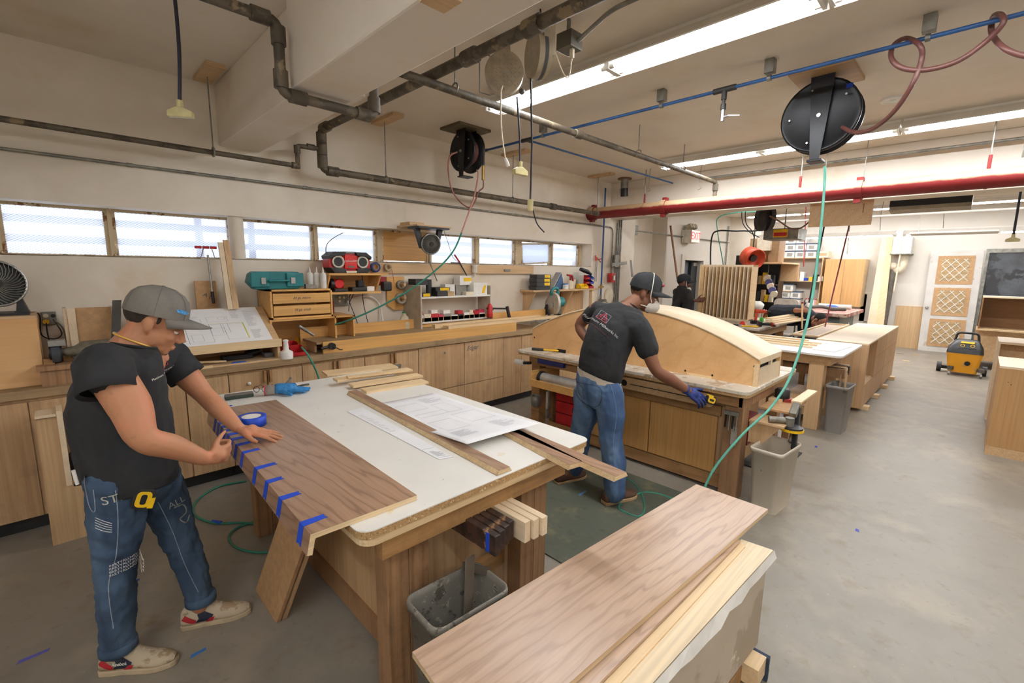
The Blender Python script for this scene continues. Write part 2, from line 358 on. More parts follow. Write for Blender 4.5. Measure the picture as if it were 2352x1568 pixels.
# door in the back wall, opening in the far wall
d = bpy.data.objects.new('door_1', None); C.objects.link(d); d['kind'] = 'structure'
DG = mt((126, 134, 142), .35, .3, .05, 4, 'grey_metal_door'); DKG = mt((52, 56, 58), .4, .3, .05, 5, 'dark_grey_metal')
mk('door_panel', MB().box((10.68, 5.2, 0), (11.35, 5.25, 1.92)), DG, d); mk('door_edge', MB().box((11.35, 5.12, 0), (11.68, 5.24, 1.92)), DKG, d)
mk('door_frame', MB().box((10.5, 4.97, 0), (10.66, 5.06, 2.08)).box((11.69, 4.97, 0), (11.85, 5.06, 2.08)).box((10.66, 4.97, 1.95), (11.69, 5.06, 2.08)), WALLW, d)
mk('door_closer', MB().box((11.38, 5.08, 1.82), (11.58, 5.14, 1.9)), STEEL, d)
d = bpy.data.objects.new('door_2', None); C.objects.link(d); d['kind'] = 'structure'
mk('door_panel', MB().box((14.06, -2.0, 0), (14.12, -.04, 2.16)), specks('scratched_grey_door', (96, 102, 110), [((60, 62, 66), 2, .52)], .16, base2=(70, 72, 76)), d)
mk('door_frame', MB().box((13.98, -.05, 0), (14.06, 0.0, 2.24)).box((13.98, -2.0, 2.16), (14.06, -.05, 2.24)), GALV, d)
b = MB(); b.box((13.96, .25, 0), (14.0, 1.32, .97)); st('trim_30', b, PLY)
b = MB(); b.box((13.96, 1.75, .55), (14.0, 2.0, 1.25)).box((13.96, 1.9, .2), (14.0, 2.3, 1.2)); st('trim_31', b, WALLW)
# ---------------------------------------------------------------- fluorescent fixtures
TUBE = emit('lit_fluorescent_tube', (250, 252, 255), 44)
REFL = mt((236, 232, 224), .4, 0, .02, 8, 'white_fixture_enamel')
def strip(label, L=2.44, w=.26, n=2):
    t = TH('fluorescent_light', label, 'ceiling light', 'fluorescent strips')
    b = MB(); b.prism([(-w/2, -.05), (-.05, -.012), (-.05, .0), (.05, .0), (.05, -.012), (w/2, -.05), (w/2+.006, -.044), (.06, .03), (.06, .05), (-.06, .05), (-.06, .03), (-w/2-.006, -.044)], 0, L, 1)
    mk('reflector_housing', b, REFL, t)
    for i in range(n):
        for s in (-1, 1):
            y0 = i*L/n; x = s*.055
            g = mk('tube', MB().cyl((x, y0+.05, -.045), (x, y0+L/n-.05, -.045), .0165, n=12), TUBE, t)
            for ya in (y0+.02, y0+L/n-.05): mk('tube_cap', MB().cyl((x, ya, -.045), (x, ya+.03, -.045), .018, n=12), WHT, g)
        for ya in (i*L/n, (i+1)*L/n-.018): mk('lamp_holder', MB().box((-.08, ya, -.066), (.08, ya+.018, -.01)), WHT, t)
    return t
s0 = strip('twin tube strip light nearest the ceiling beam, beside the grey cord reels'); put(s0, (2.86, .72, 3.09))
dup(s0, (2.86, -1.74, 3.09), 0, 'near row twin tube strip light cut by the top edge of the photo')
dup(s0, (5.92, .72, 3.09), 0, 'twin tube strip light in the middle row above the left part of the red pipe')
dup(s0, (5.92, -1.74, 3.09), 0, 'twin tube strip light in the middle row, cut by the right edge of the photo')
dup(s0, (9.6, -1.2, 3.09), 0, 'twin tube strip light behind the long grey heater')
dup(s0, (9.6, 1.3, 3.09), 0, 'twin tube strip light above the stacked cartons at the back')
dup(s0, (12.6, -.6, 3.09), 0, 'twin tube strip light close to the far wall ceiling')
dup(s0, (12.6, 1.9, 3.09), 0, 'twin tube strip light in the far left back corner ceiling')
dup(s0, (11.5, 1.25, 2.47), 0, 'twin tube strip light hung low on chains over the red topped table')
dup(s0, (11.5, -1.3, 2.47), 0, 'twin tube strip light hung low on chains near the filter door')
dup(s0, (-1.35, -1.2, 3.09), 0, 'added unseen twin tube strip light brightening the near left of the room')  # added lamp out of view, lifts the dark upper left wall and ceiling
dup(s0, (-.2, -2.9, 3.09), 0, 'second added unseen twin tube strip light, at the near end of the room')  # also an added fill lamp outside the frame, for the left side
for i, (y, nm) in enumerate([(3.4, 'left chain'), (1.5, ''), (.6, ''), (-1.0, '')]):
    b = MB(); b.tube([(11.5, y, 3.14), (11.5, y+.02, 2.8), (11.5, y, 2.52)], .006, 6)
    solo('hanging_chain', ['chain at the left end of the low hung strip light', 'chain in the middle of the low hung strip lights, left one', 'chain in the middle of the low hung strip lights, right one', 'chain at the right end of the low hung strip lights'][i], 'chain', b, GALV, 'light chains')
# ceiling pipework
def pipe(name, label, pts, r, m, cat='pipe', group=None, elbows=(), n=12):
    t = TH(name, label, cat, group); mk('pipe_run', MB().tube(pts, r, n), m, t)
    for p, d in elbows:
        p = V(p); d = V(d).normalized(); mk('fitting', MB().cyl(p-d*r*1.6, p+d*r*1.6, r*1.35, n=n), m, t)
    return t
def bend(pts, q=.05, k=4):
    "polyline with rounded corners"
    P = [V(p) for p in pts]; o = [P[0]]
    for i in range(1, len(P)-1):
        a = P[i]+(P[i-1]-P[i]).normalized()*q; c = P[i]+(P[i+1]-P[i]).normalized()*q
        for j in range(k+1):
            t = j/k; o.append(a*(1-t)**2+P[i]*2*t*(1-t)+c*t*t)
    return o+[P[-1]]
yp = 4.35
pipe('thin_dark_pipe', 'thin dark pipe running along the window wall at the upper left', bend([(-2.4, yp, 2.56), (1.64, yp, 2.56), (1.64, yp, 2.73), (1.84, yp, 2.74)], .03), .02, PIPE, elbows=[((1.62, yp, 2.56), (1, 0, 0)), ((1.64, yp, 2.70), (0, 0, 1)), ((1.76, yp, 2.74), (1, 0, 0))])
pipe('sprinkler_pipe', 'thick dark pipe crossing the ceiling and turning along the window wall', bend([(1.86, -2.98, 2.91), (1.86, yp, 2.91), (1.86, yp, 2.56), (6.2, yp, 2.56)], .05), .033, PIPE,
     elbows=[((1.86, 4.26, 2.91), (0, 1, 0)), ((1.86, yp, 2.83), (0, 0, 1)), ((1.86, yp, 2.74), (0, 0, 1)), ((1.86, yp, 2.63), (0, 0, 1)), ((1.95, yp, 2.56), (1, 0, 0)), ((5.1, yp, 2.56), (1, 0, 0)), ((1.86, 2.25, 2.91), (0, 1, 0)), ((1.86, 1.75, 2.91), (0, 1, 0))])
pipe('wrap_pipe', 'dark pipe that drops and passes under the deep beam', bend([(-2.4, 2.6, 2.885), (.92, 2.6, 2.885), (.92, 2.6, 2.555), (1.43, 2.6, 2.555), (1.43, 2.6, 2.848), (1.6, 2.6, 2.848), (6.3, 2.6, 2.848), (6.3, 2.6, 2.66)], .05), .026, PIPE,
     elbows=[((.84, 2.6, 2.885), (1, 0, 0)), ((.92, 2.6, 2.82), (0, 0, 1)), ((.92, 2.6, 2.62), (0, 0, 1)), ((1.0, 2.6, 2.555), (1, 0, 0)), ((1.36, 2.6, 2.555), (1, 0, 0)), ((1.43, 2.6, 2.62), (0, 0, 1)), ((3.35, 2.6, 2.848), (1, 0, 0)), ((6.3, 2.6, 2.78), (0, 0, 1))])
REDP = specks('dusty_red_pipe', (140, 22, 24), [((118, 18, 20), 4, .55)], .45, base2=(150, 30, 28))
def dusted():
    m, nt, p = _mat('red_pipe_with_settled_dust'); g = nt.nodes.new('ShaderNodeNewGeometry'); sx = nt.nodes.new('ShaderNodeSeparateXYZ'); nt.links.new(g.outputs['Normal'], sx.inputs[0])
    n = _noise(nt, _coord(nt, (1, 1, 1)), 9, 5); ad = nt.nodes.new('ShaderNodeMath'); ad.operation = 'MULTIPLY_ADD'; ad.inputs[1].default_value = .35; nt.links.new(n, ad.inputs[0]); nt.links.new(sx.outputs[2], ad.inputs[2])
    f = _ramp(nt, ad.outputs[0], [(.26, (0, 0, 0, 1)), (.5, (1, 1, 1, 1))]); c = _mix(nt, f, rgb((116, 18, 20)), rgb((190, 160, 126)))
    nt.links.new(c, p.inputs['Base Color']); p.inputs['Roughness'].default_value = .5; return m
t = TH('red_pipe', 'fat red main pipe with dust on top running under the ceiling', 'pipe')
RPD = dusted()
mk('pipe_run', MB().cyl((6.3, -3.0, 2.585), (6.3, 4.5, 2.585), .088, n=28), RPD, t); mk('end_collar', MB().cyl((6.3, 4.5, 2.585), (6.3, 4.6, 2.585), .1, n=28), RPD, t)
for y in (4.52, 3.3, 1.05): mk('coupling', MB().cyl((6.3, y-.035, 2.585), (6.3, y+.035, 2.585), .104, n=28).box((6.28, y-.03, 2.68), (6.36, y+.03, 2.72)).box((6.24, y-.03, 2.45), (6.31, y+.03, 2.49)), RPD, t)
for y in (3.62, 1.62, .08):
    mk('hanger', MB().cyl((6.3, y-.012, 2.585), (6.3, y+.012, 2.585), .092, n=28).cyl((6.3, y, 2.67), (6.3, y, 2.8), .014, n=8), RPD, t); mk('rod', MB().cyl((6.3, y, 2.8), (6.3, y, 3.139), .006, n=8), GALV, t)
BPM = mt((38, 84, 140), .4, 0, .1, 6, 'blue_air_pipe'); FIT = mt((48, 46, 46), .5, 0, .08, 9, 'grey_pipe_fitting')
YD = at(1110, 338, x=3.66).y; YT = at(1210, 318, x=3.66).y
t = pipe('air_pipe', 'blue compressed air pipe running along the ceiling past the large black reel', [(3.66, -2.98, 3.02), (3.66, YD-.07, 3.02)], .0125, BPM)
mk('pipe_run', MB().tube(bend([(3.66, YD-.07, 3.02), (3.66, YD, 3.02), (3.66, YD, 2.76)], .04), .016, 10), FIT, t)
mk('pipe_run', MB().tube([(3.66, YT, 3.02), (6.9, YT, 3.02)], .011, 8), BPM, t)
mk('tee_fitting', MB().cyl((3.66, YT-.07, 3.02), (3.66, YT+.07, 3.02), .02).cyl((3.66, YT, 3.02), (3.73, YT, 3.02), .02), FIT, t)
mk('tee_fitting', MB().cyl((3.66, 1.42, 3.02), (3.66, 1.58, 3.02), .021).cyl((3.66, 1.5, 3.02), (3.66, 1.5, 2.95), .019).cyl((3.66, 1.5, 2.95), (3.66, 1.5, 2.89), .012).cyl((3.66, 1.5, 2.92), (3.66, 1.5, 2.88), .019), FIT, t)
v = mk('drain_valve', MB().cyl((3.66, 1.5, 2.88), (3.66, 1.5, 2.80), .014).cyl((3.66, 1.5, 2.83), (3.66, 1.46, 2.83), .009), STEEL, t, label='bright metal ball valve')
mk('lever', MB().ob((3.66, 1.42, 2.825), (.012, .09, .006), (.2, 0, 0)), STEEL, v)
for y in (3.28, 2.0, 1.2, .38, -.9): mk('clamp', MB().box((3.63, y-.03, 3.05), (3.69, y+.03, 3.139)).cyl((3.66, y-.012, 3.02), (3.66, y+.012, 3.02), .02), GALV, t)
t = pipe('air_drop_pipe', 'blue air pipe dropping down the wall beside the pipe bundle', [(6.62, 4.53, 3.02), (6.62, 4.53, 1.28)], .014, BPM)
mk('valve', MB().cyl((6.62, 4.53, 1.45), (6.62, 4.53, 1.38), .022).box((6.53, 4.5, 1.4), (6.66, 4.53, 1.42)), BRASS, t); mk('regulator', MB().cyl((6.62, 4.53, 1.28), (6.62, 4.53, 1.1), .022).box((6.6, 4.45, 1.16), (6.68, 4.56, 1.2)), GALV, t)
pipe('steel_conduit', 'thin grey conduit clipped along the window wall below the dark pipe', bend([(-2.4, 4.58, 2.42), (6.75, 4.58, 2.42), (6.98, 4.58, 2.42), (6.98, 4.58, 1.6)], .12), .0115, GALV, elbows=[((x, 4.58, 2.42), (1, 0, 0)) for x in (-.6, .5, 1.78, 2.4, 3.3, 4.6, 5.8)], n=8)
t = TH('conduit_bundle', 'bundle of vertical grey conduits at the corner of the window wall', 'conduit')
for i, x in enumerate((7.1, 7.16, 7.22)): mk('conduit', MB().tube([(x, 4.57, .9), (x, 4.57, 2.5+.1*i)], .016, 8), GALV, t)
mk('junction_box', MB().box((7.0, 4.52, 1.75), (7.12, 4.6, 1.95)), GALV, t); mk('switch_box', MB().box((7.14, 4.5, 1.74), (7.3, 4.55, 1.96)), CREAM, t)
b = MB(); b.box((6.88, 4.5, 1.48), (7.0, 4.58, 1.64)); t = solo('fire_alarm_box', 'small red pull box on the wall beside the conduits', 'alarm box', b, RED)
mk('switch_lever', MB().box((6.92, 4.48, 1.52), (6.96, 4.5, 1.6)), WHT, t)
pipe('conduit', 'grey conduit running along the back wall over the exit sign', [(7.75, 4.96, 2.47), (13.2, 4.96, 2.47)], .014, GALV, n=8)
pipe('vertical_conduit', 'grey conduit standing in the wall recess', [(8.75, 5.3, .5), (8.75, 5.3, 2.46)], .02, GALV, n=8)
pipe('vertical_conduit', 'thin grey conduit rising on the back wall right of the exit sign', [(13.1, 4.96, 1.2), (13.1, 4.96, 2.9)], .02, GALV, n=8)
b = MB(); b.box((8.68, 5.2, 2.42), (8.86, 5.34, 2.62)); solo('junction_box', 'square grey junction box in the wall recess', 'junction box', b, GALV)
pipe('ceiling_conduit', 'grey conduit running from the junction box to the top edge', bend([(2.32, 1.86, 3.0), (2.32, 1.6, 3.1), (2.32, .2, 3.11)], .06), .013, GALV, n=8)
pipe('thin_pipe', 'thin grey pipe on the ceiling between the strip light and red pipe', [(6.75, 2.95, 3.0), (6.75, -3.0, 3.0)], .016, GALV, elbows=[((6.75, y, 3.0), (0, 1, 0)) for y in (2.95, 1.3)])
pipe('white_pipe', 'thin white pipe under the far ceiling behind the heater', [(10.9, 3.4, 2.74), (10.9, -2.9, 2.74)], .02, WHT)
# wood blocks with rods
for i, (x, w) in enumerate([(1.0, 'left of the beam'), (2.5, 'above the window wall right of the beam'), (4.3, 'behind the thin cord plug'), (6.15, 'near the wall corner')]):
    zz = 3.14; t = TH('pipe_hanger', 'wooden block and rod holding the wall pipe, '+w, 'pipe hanger', 'wood block hangers')
    mk('wood_block', MB().ob((x, 4.3, 3.124), (.12, .42, .03), (0, 0, 0)), PLYH, t); mk('rod', MB().cyl((x, yp, 3.11), (x, yp, 2.6), .005, n=6), GALV, t); mk('ring', MB().tube([(x, yp+.034*math.cos(a), 2.565+.034*math.sin(a)) for a in [2*PI*k/12 for k in range(12)]], .007, 6, closed=True), GALV, t)
b = MB(); b.cyl((2.95, 2.6, 3.14), (2.95, 2.6, 2.89), .005, n=6).tube([(2.95, 2.6+.03*math.cos(a), 2.87+.03*math.sin(a)) for a in [2*PI*k/10 for k in range(10)]], .006, 6, closed=True)
for i, (x, y, z, w) in enumerate([(2.02, 2.6, 2.87, 'beside the beam'), (4.35, 2.6, 2.87, 'right of the blue pipe'), (5.35, 2.6, 2.87, 'above the left end of the red pipe')]):
    b = MB(); b.cyl((x, y, 3.14), (x, y, z+.02), .005, n=6).tube([(x, y+.03*math.cos(a), z+.03*math.sin(a)) for a in [2*PI*k/10 for k in range(10)]], .006, 6, closed=True)
    solo('rod_hanger', 'thin rod hanger on the grey crossing pipe '+w, 'pipe hanger', b, GALV, 'rod hangers')
b = MB(); b.lathe([(.09, 0), (.09, .012), (.07, .016), (.065, .01), (.03, .012), (.028, .02), (.0, .02)], (5.15, .70, 3.14), (0, 0, -1), 24); solo('ceiling_diffuser', 'small round white ceiling disc right of the large black reel', 'ceiling diffuser', b, WHT)
# ================================================================ window wall: cabinets and counter
def fy(u0, v0, u1, v1, y, d):
    a = at(u0, v0, y=y); b = at(u1, v1, y=y); return (a.x, y, b.z), (b.x, y+d, a.z)
def fx(u0, v0, u1, v1, x, d):
    a = at(u0, v0, x=x); b = at(u1, v1, x=x); return (x, a.y, b.z), (x+d, b.y, a.z)
def mp(name, boxes, m, parent=None, **kw):
    b = MB()
    for q in boxes: b.box(*q)
    return mk(name, b, m, parent, **kw)
def cableT(name, label, pts, r, m, cat='cable', group=None, k=6, n=6): return solo(name, label, cat, MB().tube(cr(pts, k), r, n), m, group)
ZC = .925
b = MB(); b.box((-2.4, 4.0, .87), (4.62, 4.6, ZC)); solo('worktop', 'long dusty wooden worktop running under the windows', 'countertop', b, OLDTOP, bev=.004)
UN = 'plywood base cabinets under the window counter'
units = [(-2.3, -1.4, -.62, 0), (-.62, -.18, .34, 0), (.34, .62, .90, 0), (.90, 1.178, 1.458, 1), (1.458, 1.757, 2.036, 1), (2.036, 2.334, 2.635, 1), (3.856, 4.175, 4.5, 0)]
ul = ['cabinet in the far left corner mostly out of frame', 'plywood base cabinet under the big plywood box at left', 'plywood base cabinet behind the man with the grey cap', 'base cabinet with white knob below the drafting board',
      'base cabinet left of the padlocked one, behind the blue glove', 'plywood base cabinet with a metal hasp, behind the small stacked boards', 'tall narrow doored base cabinet at the right end beside the hammer bench']
for (x0, xm, x1, hd), lb in zip(units, ul):
    t = TH('base_cabinet', lb, 'cabinet', UN)
    mp('cabinet_body', [((x0+.002, 4.045, .1), (x1-.002, 4.58, .868))], PLY, t); mp('toe_kick', [((x0+.002, 4.1, 0), (x1-.002, 4.55, .098))], BLK, t)
    for k, (a, c) in enumerate(((x0, xm), (xm, x1))):
        d = mp('door', [((a+.004, 4.027, .105), (c-.004, 4.044, .845))], DOORPLY, t)
        if hd:
            hx = xm-.03 if k == 0 else xm+.012
            mp('handle', [((hx, 4.0, .75), (hx+.018, 4.027, .85))], BEAM, d)
        if lb.startswith('base cabinet with white') and k == 0: mk('knob', MB().sph((1.04, 4.017, .76), .014), WHT, d)
        if 'hasp' in lb and k == 0: mp('hasp', [((2.30, 4.015, .70), (2.42, 4.027, .73)), ((2.36, 4.005, .68), (2.41, 4.015, .72))], GALV, d)
t = TH('drawer_cabinet', 'wide base cabinet with four plain fronts, one marked Edgar', 'cabinet'); x0, xm, x1 = 2.635, 3.242, 3.856
mp('cabinet_body', [((x0+.002, 4.045, .1), (x1-.002, 4.58, .868))], PLY, t); mp('toe_kick', [((x0, 4.1, 0), (x1, 4.55, .098))], BLK, t)
for a, c, z0, z1 in ((x0, xm, .38, .86), (xm, x1, .38, .86), (x0, xm, .105, .372), (xm, x1, .105, .372)):
    d = mp('drawer_front', [((a+.004, 4.025, z0), (c-.004, 4.044, z1))], DOORPLY, t)
    if a == x0 and z1 > .8: mk('round_lock', MB().cyl((2.97, 4.025, .78), (2.97, 4.018, .78), .012), STEEL, d)
    if a == xm and z1 > .8: text('handwriting', 'Edgar', .075, plane_M((3.36, 4.0238, .79), (1, 0, .02), (0, -1, 0)), INK, d, shear=.4)
mk('door_seam', MB().box((3.45, 4.02, .11), (3.5, 4.026, .36)), PLY, t)
# ---- things standing on the counter, left to right
t = TH('plywood_box', 'large closed plywood box standing on the counter at the left edge', 'box')
mp('box_body', [((-.95, 4.12, ZC), (-.092, 4.5, 1.352))], MAPLE, t, bev=.002); mp('top_edge', [((-.95, 4.12, 1.352), (-.092, 4.5, 1.366))], PLYH, t)
def fan(name, label, c, r, nrm, parts, base=None, col=BLK, ring=STEEL):
    t = TH(name, label, 'fan'); c = V(c); n = V(nrm).normalized(); x, y = frame(n)
    mk('fan_housing', MB().lathe([(r*1.0, -.035), (r*1.04, 0), (r*1.0, .02)], c, -n, 32, caps=False).lathe([(r, -.0), (r*.55, .09), (r*.5, .12), (.01, .12)], c, -n, 32), col, t)
    for i in range(5):
        a = 2*PI*i/5; u = x*math.cos(a)+y*math.sin(a); w = n.cross(u)
        mk('blade', MB().slab([c+u*r*.22-w*r*.12-n*.02, c+u*r*.85-w*r*.3-n*.035, c+u*r*.85+w*r*.3-n*.005, c+u*r*.22+w*r*.14-n*.01], n*.004), col, t)
    g = mk('outer_ring', MB().tube([c+n*.03+(x*math.cos(a)+y*math.sin(a))*r*1.02 for a in [2*PI*k/36 for k in range(36)]], .008, 8, closed=True), ring, t)
    b = MB()
    for i in range(36):
        a = 2*PI*i/36; pts = [c+n*(.045-.015*(q-.5)**2)+(x*math.cos(a+q*.7)+y*math.sin(a+q*.7))*r*(.22+.8*q) for q in (0, .33, .66, 1)]
        b.tube(pts, .0022, 4)
    mk('grille', b, GALV, t)['kind'] = 'stuff'
    mk('hub', MB().cyl(c+n*.035, c+n*.055, r*.24, n=20), col, t); return t
t = fan('desk_fan', 'black fan on the plywood box cut by the left edge', (-.255, 4.27, 1.56), .135, (.15, -1, .1), 0)
mp('fan_base', [((-.42, 4.2, 1.366), (-.12, 4.4, 1.38))], BLK, t); mk('fan_stand', MB().slab([(-.18, 4.25, 1.38), (-.12, 4.25, 1.38), (-.16, 4.25, 1.52)], (0, .1, 0)), BLK, t)
a, c = fy(94, 717, 132, 745, 4.56, .038); t = TH('outlet_box', 'grey metal outlet box with a yellow plug on the wall', 'outlet'); mk('box_body', MB().box(a, c), GALV, t, bev=.004)
q = at(105, 725, y=4.56); mk('socket', MB().cyl(q, q+V((0, -.004, 0)), .014), CREAM, t); q = at(122, 725, y=4.56); mk('socket', MB().cyl(q, q+V((0, -.004, 0)), .013), BLK, t)
q = at(106, 738, y=4.56); mk('plug', MB().cyl(q, q+V((0, -.035, 0)), .017), YEL, t)
P_ = lambda u, v, y: tuple(at(u, v, y=y))
cableT('power_cord', 'dark cord looping from the yellow plug down behind the grinder', [P_(106, 740, 4.53), P_(108, 760, 4.5), P_(115, 795, 4.45), P_(112, 828, 4.35)], .004, BLK)
cableT('power_cord', 'black cord looping from the outlet box toward the grinder motor', [P_(122, 733, 4.53), P_(142, 765, 4.5), P_(125, 778, 4.5), P_(95, 768, 4.5), P_(90, 722, 4.45), P_(60, 718, 4.35), P_(35, 716, 4.3)], .004, BLK)
cableT('power_cord', 'thick grey cord dropping from the outlet box beside the wooden frame', [P_(124, 735, 4.53), P_(145, 755, 4.48), P_(157, 800, 4.4)], .005, GALV)
t = TH('open_cabinet', 'light wooden cabinet frame with brown back panel behind the man', 'cabinet')
a, c = fy(143, 709, 275, 800, 4.34, .2); x0, z1, x1 = a[0], c[2], c[0]
mp('side_panel', [((x0, 4.34, ZC), (x0+.018, 4.5, z1))], PALE, t); mp('side_panel', [((x1-.018, 4.34, ZC), (x1, 4.5, z1))], PALE, t); mp('face_frame', [((x0+.02, 4.33, ZC), (x0+.06, 4.34, z1))], PALE, t)
mp('back_panel', [((x0+.062, 4.36, 1.13), (x1-.02, 4.38, z1))], MDF, t); mp('rail', [((x0+.062, 4.34, 1.08), (x1-.02, 4.36, 1.13))], PALE, t); mp('hinge', [((x0+.07, 4.325, 1.1), (x0+.12, 4.34, 1.13))], STEEL, t)
a = at(250, 750, y=4.28); c = at(268, 690, y=4.28)
solo('steel_strip', 'dark flat strip leaning against the cabinet frame behind the man', 'metal strip', MB().slab([(a.x-.03, 4.2, ZC), (a.x+.02, 4.2, ZC), (c.x+.03, 4.33, c.z), (c.x-.02, 4.33, c.z)], (0, -.006, 0)), mt((66, 62, 56), .7))
t = TH('bench_grinder', 'grey bench grinder with black wheel behind the man with the grey cap', 'grinder')
gx, gz = at(128, 806, y=4.15).x, 1.12
mk('motor_body', MB().lathe([(.02, 0), (.03, .02), (.035, .06), (.062, .1), (.066, .25), (.05, .3)], (gx+.03, 4.15, gz), (1, 0, 0), 20), mt((120, 114, 98), .6, .4, .15, 20), t)
mk('wheel_guard', MB().cyl((gx-.03, 4.15, gz), (gx+.03, 4.15, gz), .062, n=20), BLK, t, bev=.006); mk('grinding_wheel', MB().cyl((gx-.02, 4.13, gz-.005), (gx+.02, 4.13, gz-.005), .06, n=24), mt((60, 64, 70), .8), t)
mp('tool_guard', [((gx-.03, 4.08, gz+.05), (gx+.05, 4.16, gz+.085))], STEEL, t); mp('stand', [((gx+.08, 4.1, ZC+.13), (gx+.25, 4.2, gz-.04))], GALV, t)
a = at(90, 842, y=4.06).x
mp('wooden_base', [((a, 4.05, ZC), (a+.42, 4.28, ZC+.1)), ((a-.015, 4.03, ZC+.1), (a+.44, 4.3, ZC+.13))], LEGW, t)
mk('block', MB().box((a+.02, 4.1, ZC+.13), (a+.07, 4.16, ZC+.165)), BEAM, t)
# drafting board
t = TH('drafting_desk', 'sloped drafting desk on the counter holding a large plan sheet', 'drafting desk')
xl, xr = .42, 1.292; zf, zb, yf, yb = 1.07, 1.32, 4.03, 4.43; n = V((0, -(zb-zf), (yb-yf))).normalized()
mk('desk_surface', MB().slab([(xl, yf, zf), (xr, yf, zf), (xr, yb, zb), (xl, yb, zb)], n*.02), PLYH, t)
mp('front_rail', [((xl, yf-.02, zf-.035), (xr+.01, yf, zf+.028))], PALEX, t)
for x in (xl, xr-.02): mk('side_panel', MB().prism([(yf, ZC), (yb, ZC), (yb, zb), (yf, zf)], x, x+.02, 0), PLYH, t)
mp('bottom_board', [((xl, 3.99+.02, ZC), (xr, yb, ZC+.012))], PLYH, t); mp('back_panel', [((xl, yb-.01, ZC), (xr, yb, zb))], PLYH, t)
def sheet(name, label, corners, lines, rects, cat='plan sheet', up=None, hi=()):
    "paper with thin printed marks in sheet coordinates 0..1"
    o, ex, ey = V(corners[0]), V(corners[1])-V(corners[0]), V(corners[3])-V(corners[0]); nn = ex.cross(ey).normalized()
    if nn.z < 0: nn = -nn
    t = TH(name, label, cat); mk('paper', MB().slab(corners, nn*.0012), PAPER, t); b = MB(); h = MB()
    def q(mb, u0, v0, u1, v1): mb.add([o+ex*u+ey*v+nn*.0017 for u, v in ((u0, v0), (u1, v0), (u1, v1), (u0, v1))], [(0, 1, 2, 3)])
    for u0, v0, u1, v1 in rects:
        w = .0022; q(b, u0, v0, u1, v0+w); q(b, u0, v1-w, u1, v1); q(b, u0, v0, u0+w, v1); q(b, u1-w, v0, u1, v1)
    for u0, v0, u1, v1 in lines: q(b, u0, v0, u1, v1)
    mk('printed_drawing', b, mt((150, 150, 156), .8, 0, .02), t)
    if hi:
        for u0, v0, u1, v1, _ in hi: q(h, u0, v0, u1, v1)
        mk('highlighter_mark', h, mt(hi[0][4], .7), t)
    return t
rnd = random.Random(3)
def scrawl(u0, v0, u1, v1, n, h=.004):
    return [(u0, v0+(v1-v0)*i/n, u0+(u1-u0)*rnd.uniform(.45, 1), v0+(v1-v0)*i/n+h) for i in range(n)]
e = n*.0205
sheet('plan_sheet', 'large printed floor plan lying on the sloped drafting desk', [V((xl+.02, yf+.005, zf+.003))+e, V((xr-.05, yf+.005, zf+.003))+e, V((xr-.06, yb-.005, zb-.003))+e, V((xl+.02, yb-.005, zb-.003))+e],
      scrawl(.84, .45, .95, .92, 26)+scrawl(.72, .7, .8, .95, 12)+scrawl(.84, .1, .94, .35, 16)+scrawl(.3, .75, .45, .8, 3)+[(.5, .42, .505, .56), (.6, .3, .603, .56), (.66, .3, .663, .56)],
      [(.12, .08, .3, .5), (.3, .08, .5, .5), (.33, .12, .42, .3), (.5, .25, .62, .45), (.62, .12, .8, .56), (.52, .55, .78, .56), (.2, .62, .45, .72), (.5, .62, .68, .76), (.6, .68, .66, .74)], hi=[(.795, .12, .805, .56, (226, 220, 60)), (.4, .565, .8, .568, (226, 150, 100))])
# items in front of / under the drafting board
q = at(428, 853, y=4.05); t = TH('plastic_cup', 'clear plastic cup on the counter beside the man', 'cup'); mk('cup_wall', MB().lathe([(.022, 0), (.03, .06), (.033, .062), (.029, .055), (.021, .004), (0, .004)], (at(430, 840, y=4.04).x, 4.04, ZC+.012), n=20), glassy('clear_cup', alpha=.35), t)
solo('wood_offcut', 'short pale offcut on the counter edge below the drafting desk', 'wood offcut', MB().box((.64, 4.005, ZC+.0), (.80, 4.035, ZC+.018)), PALEX)
solo('wood_stick', 'mottled wooden stick lying under the drafting desk', 'stick', MB().tube([(.70, 4.15, ZC+.03), (.9, 4.05, ZC+.03)], [.012, .008], 6), PALEX)
t = TH('pliers', 'blue handled clamp pliers on the counter edge', 'pliers'); mk('handles', MB().ob((.98, 4.03, ZC+.012), (.1, .014, .012), (0, 0, .06)).ob((.99, 4.045, ZC+.012), (.09, .012, .012), (0, 0, -.08)), mt((20, 90, 190), .4), t); mk('jaws', MB().ob((1.09, 4.035, ZC+.01), (.11, .008, .008)).ob((.88, 4.035, ZC+.01), (.1, .006, .006)), STEEL, t)
solo('nail_gun', 'dark tool lying in the opening of the drafting desk', 'power tool', MB().box((.9, 4.15, ZC+.012), (1.12, 4.24, ZC+.05)).cyl((1.08, 4.2, ZC+.04), (1.18, 4.2, ZC+.06), .03), BLKM, bev=.006)
solo('battery', 'grey battery pack inside the right end of the drafting desk', 'battery', MB().box((1.19, 4.1, ZC+.012), (1.26, 4.18, ZC+.05)), mt((84, 84, 84), .6), bev=.006)
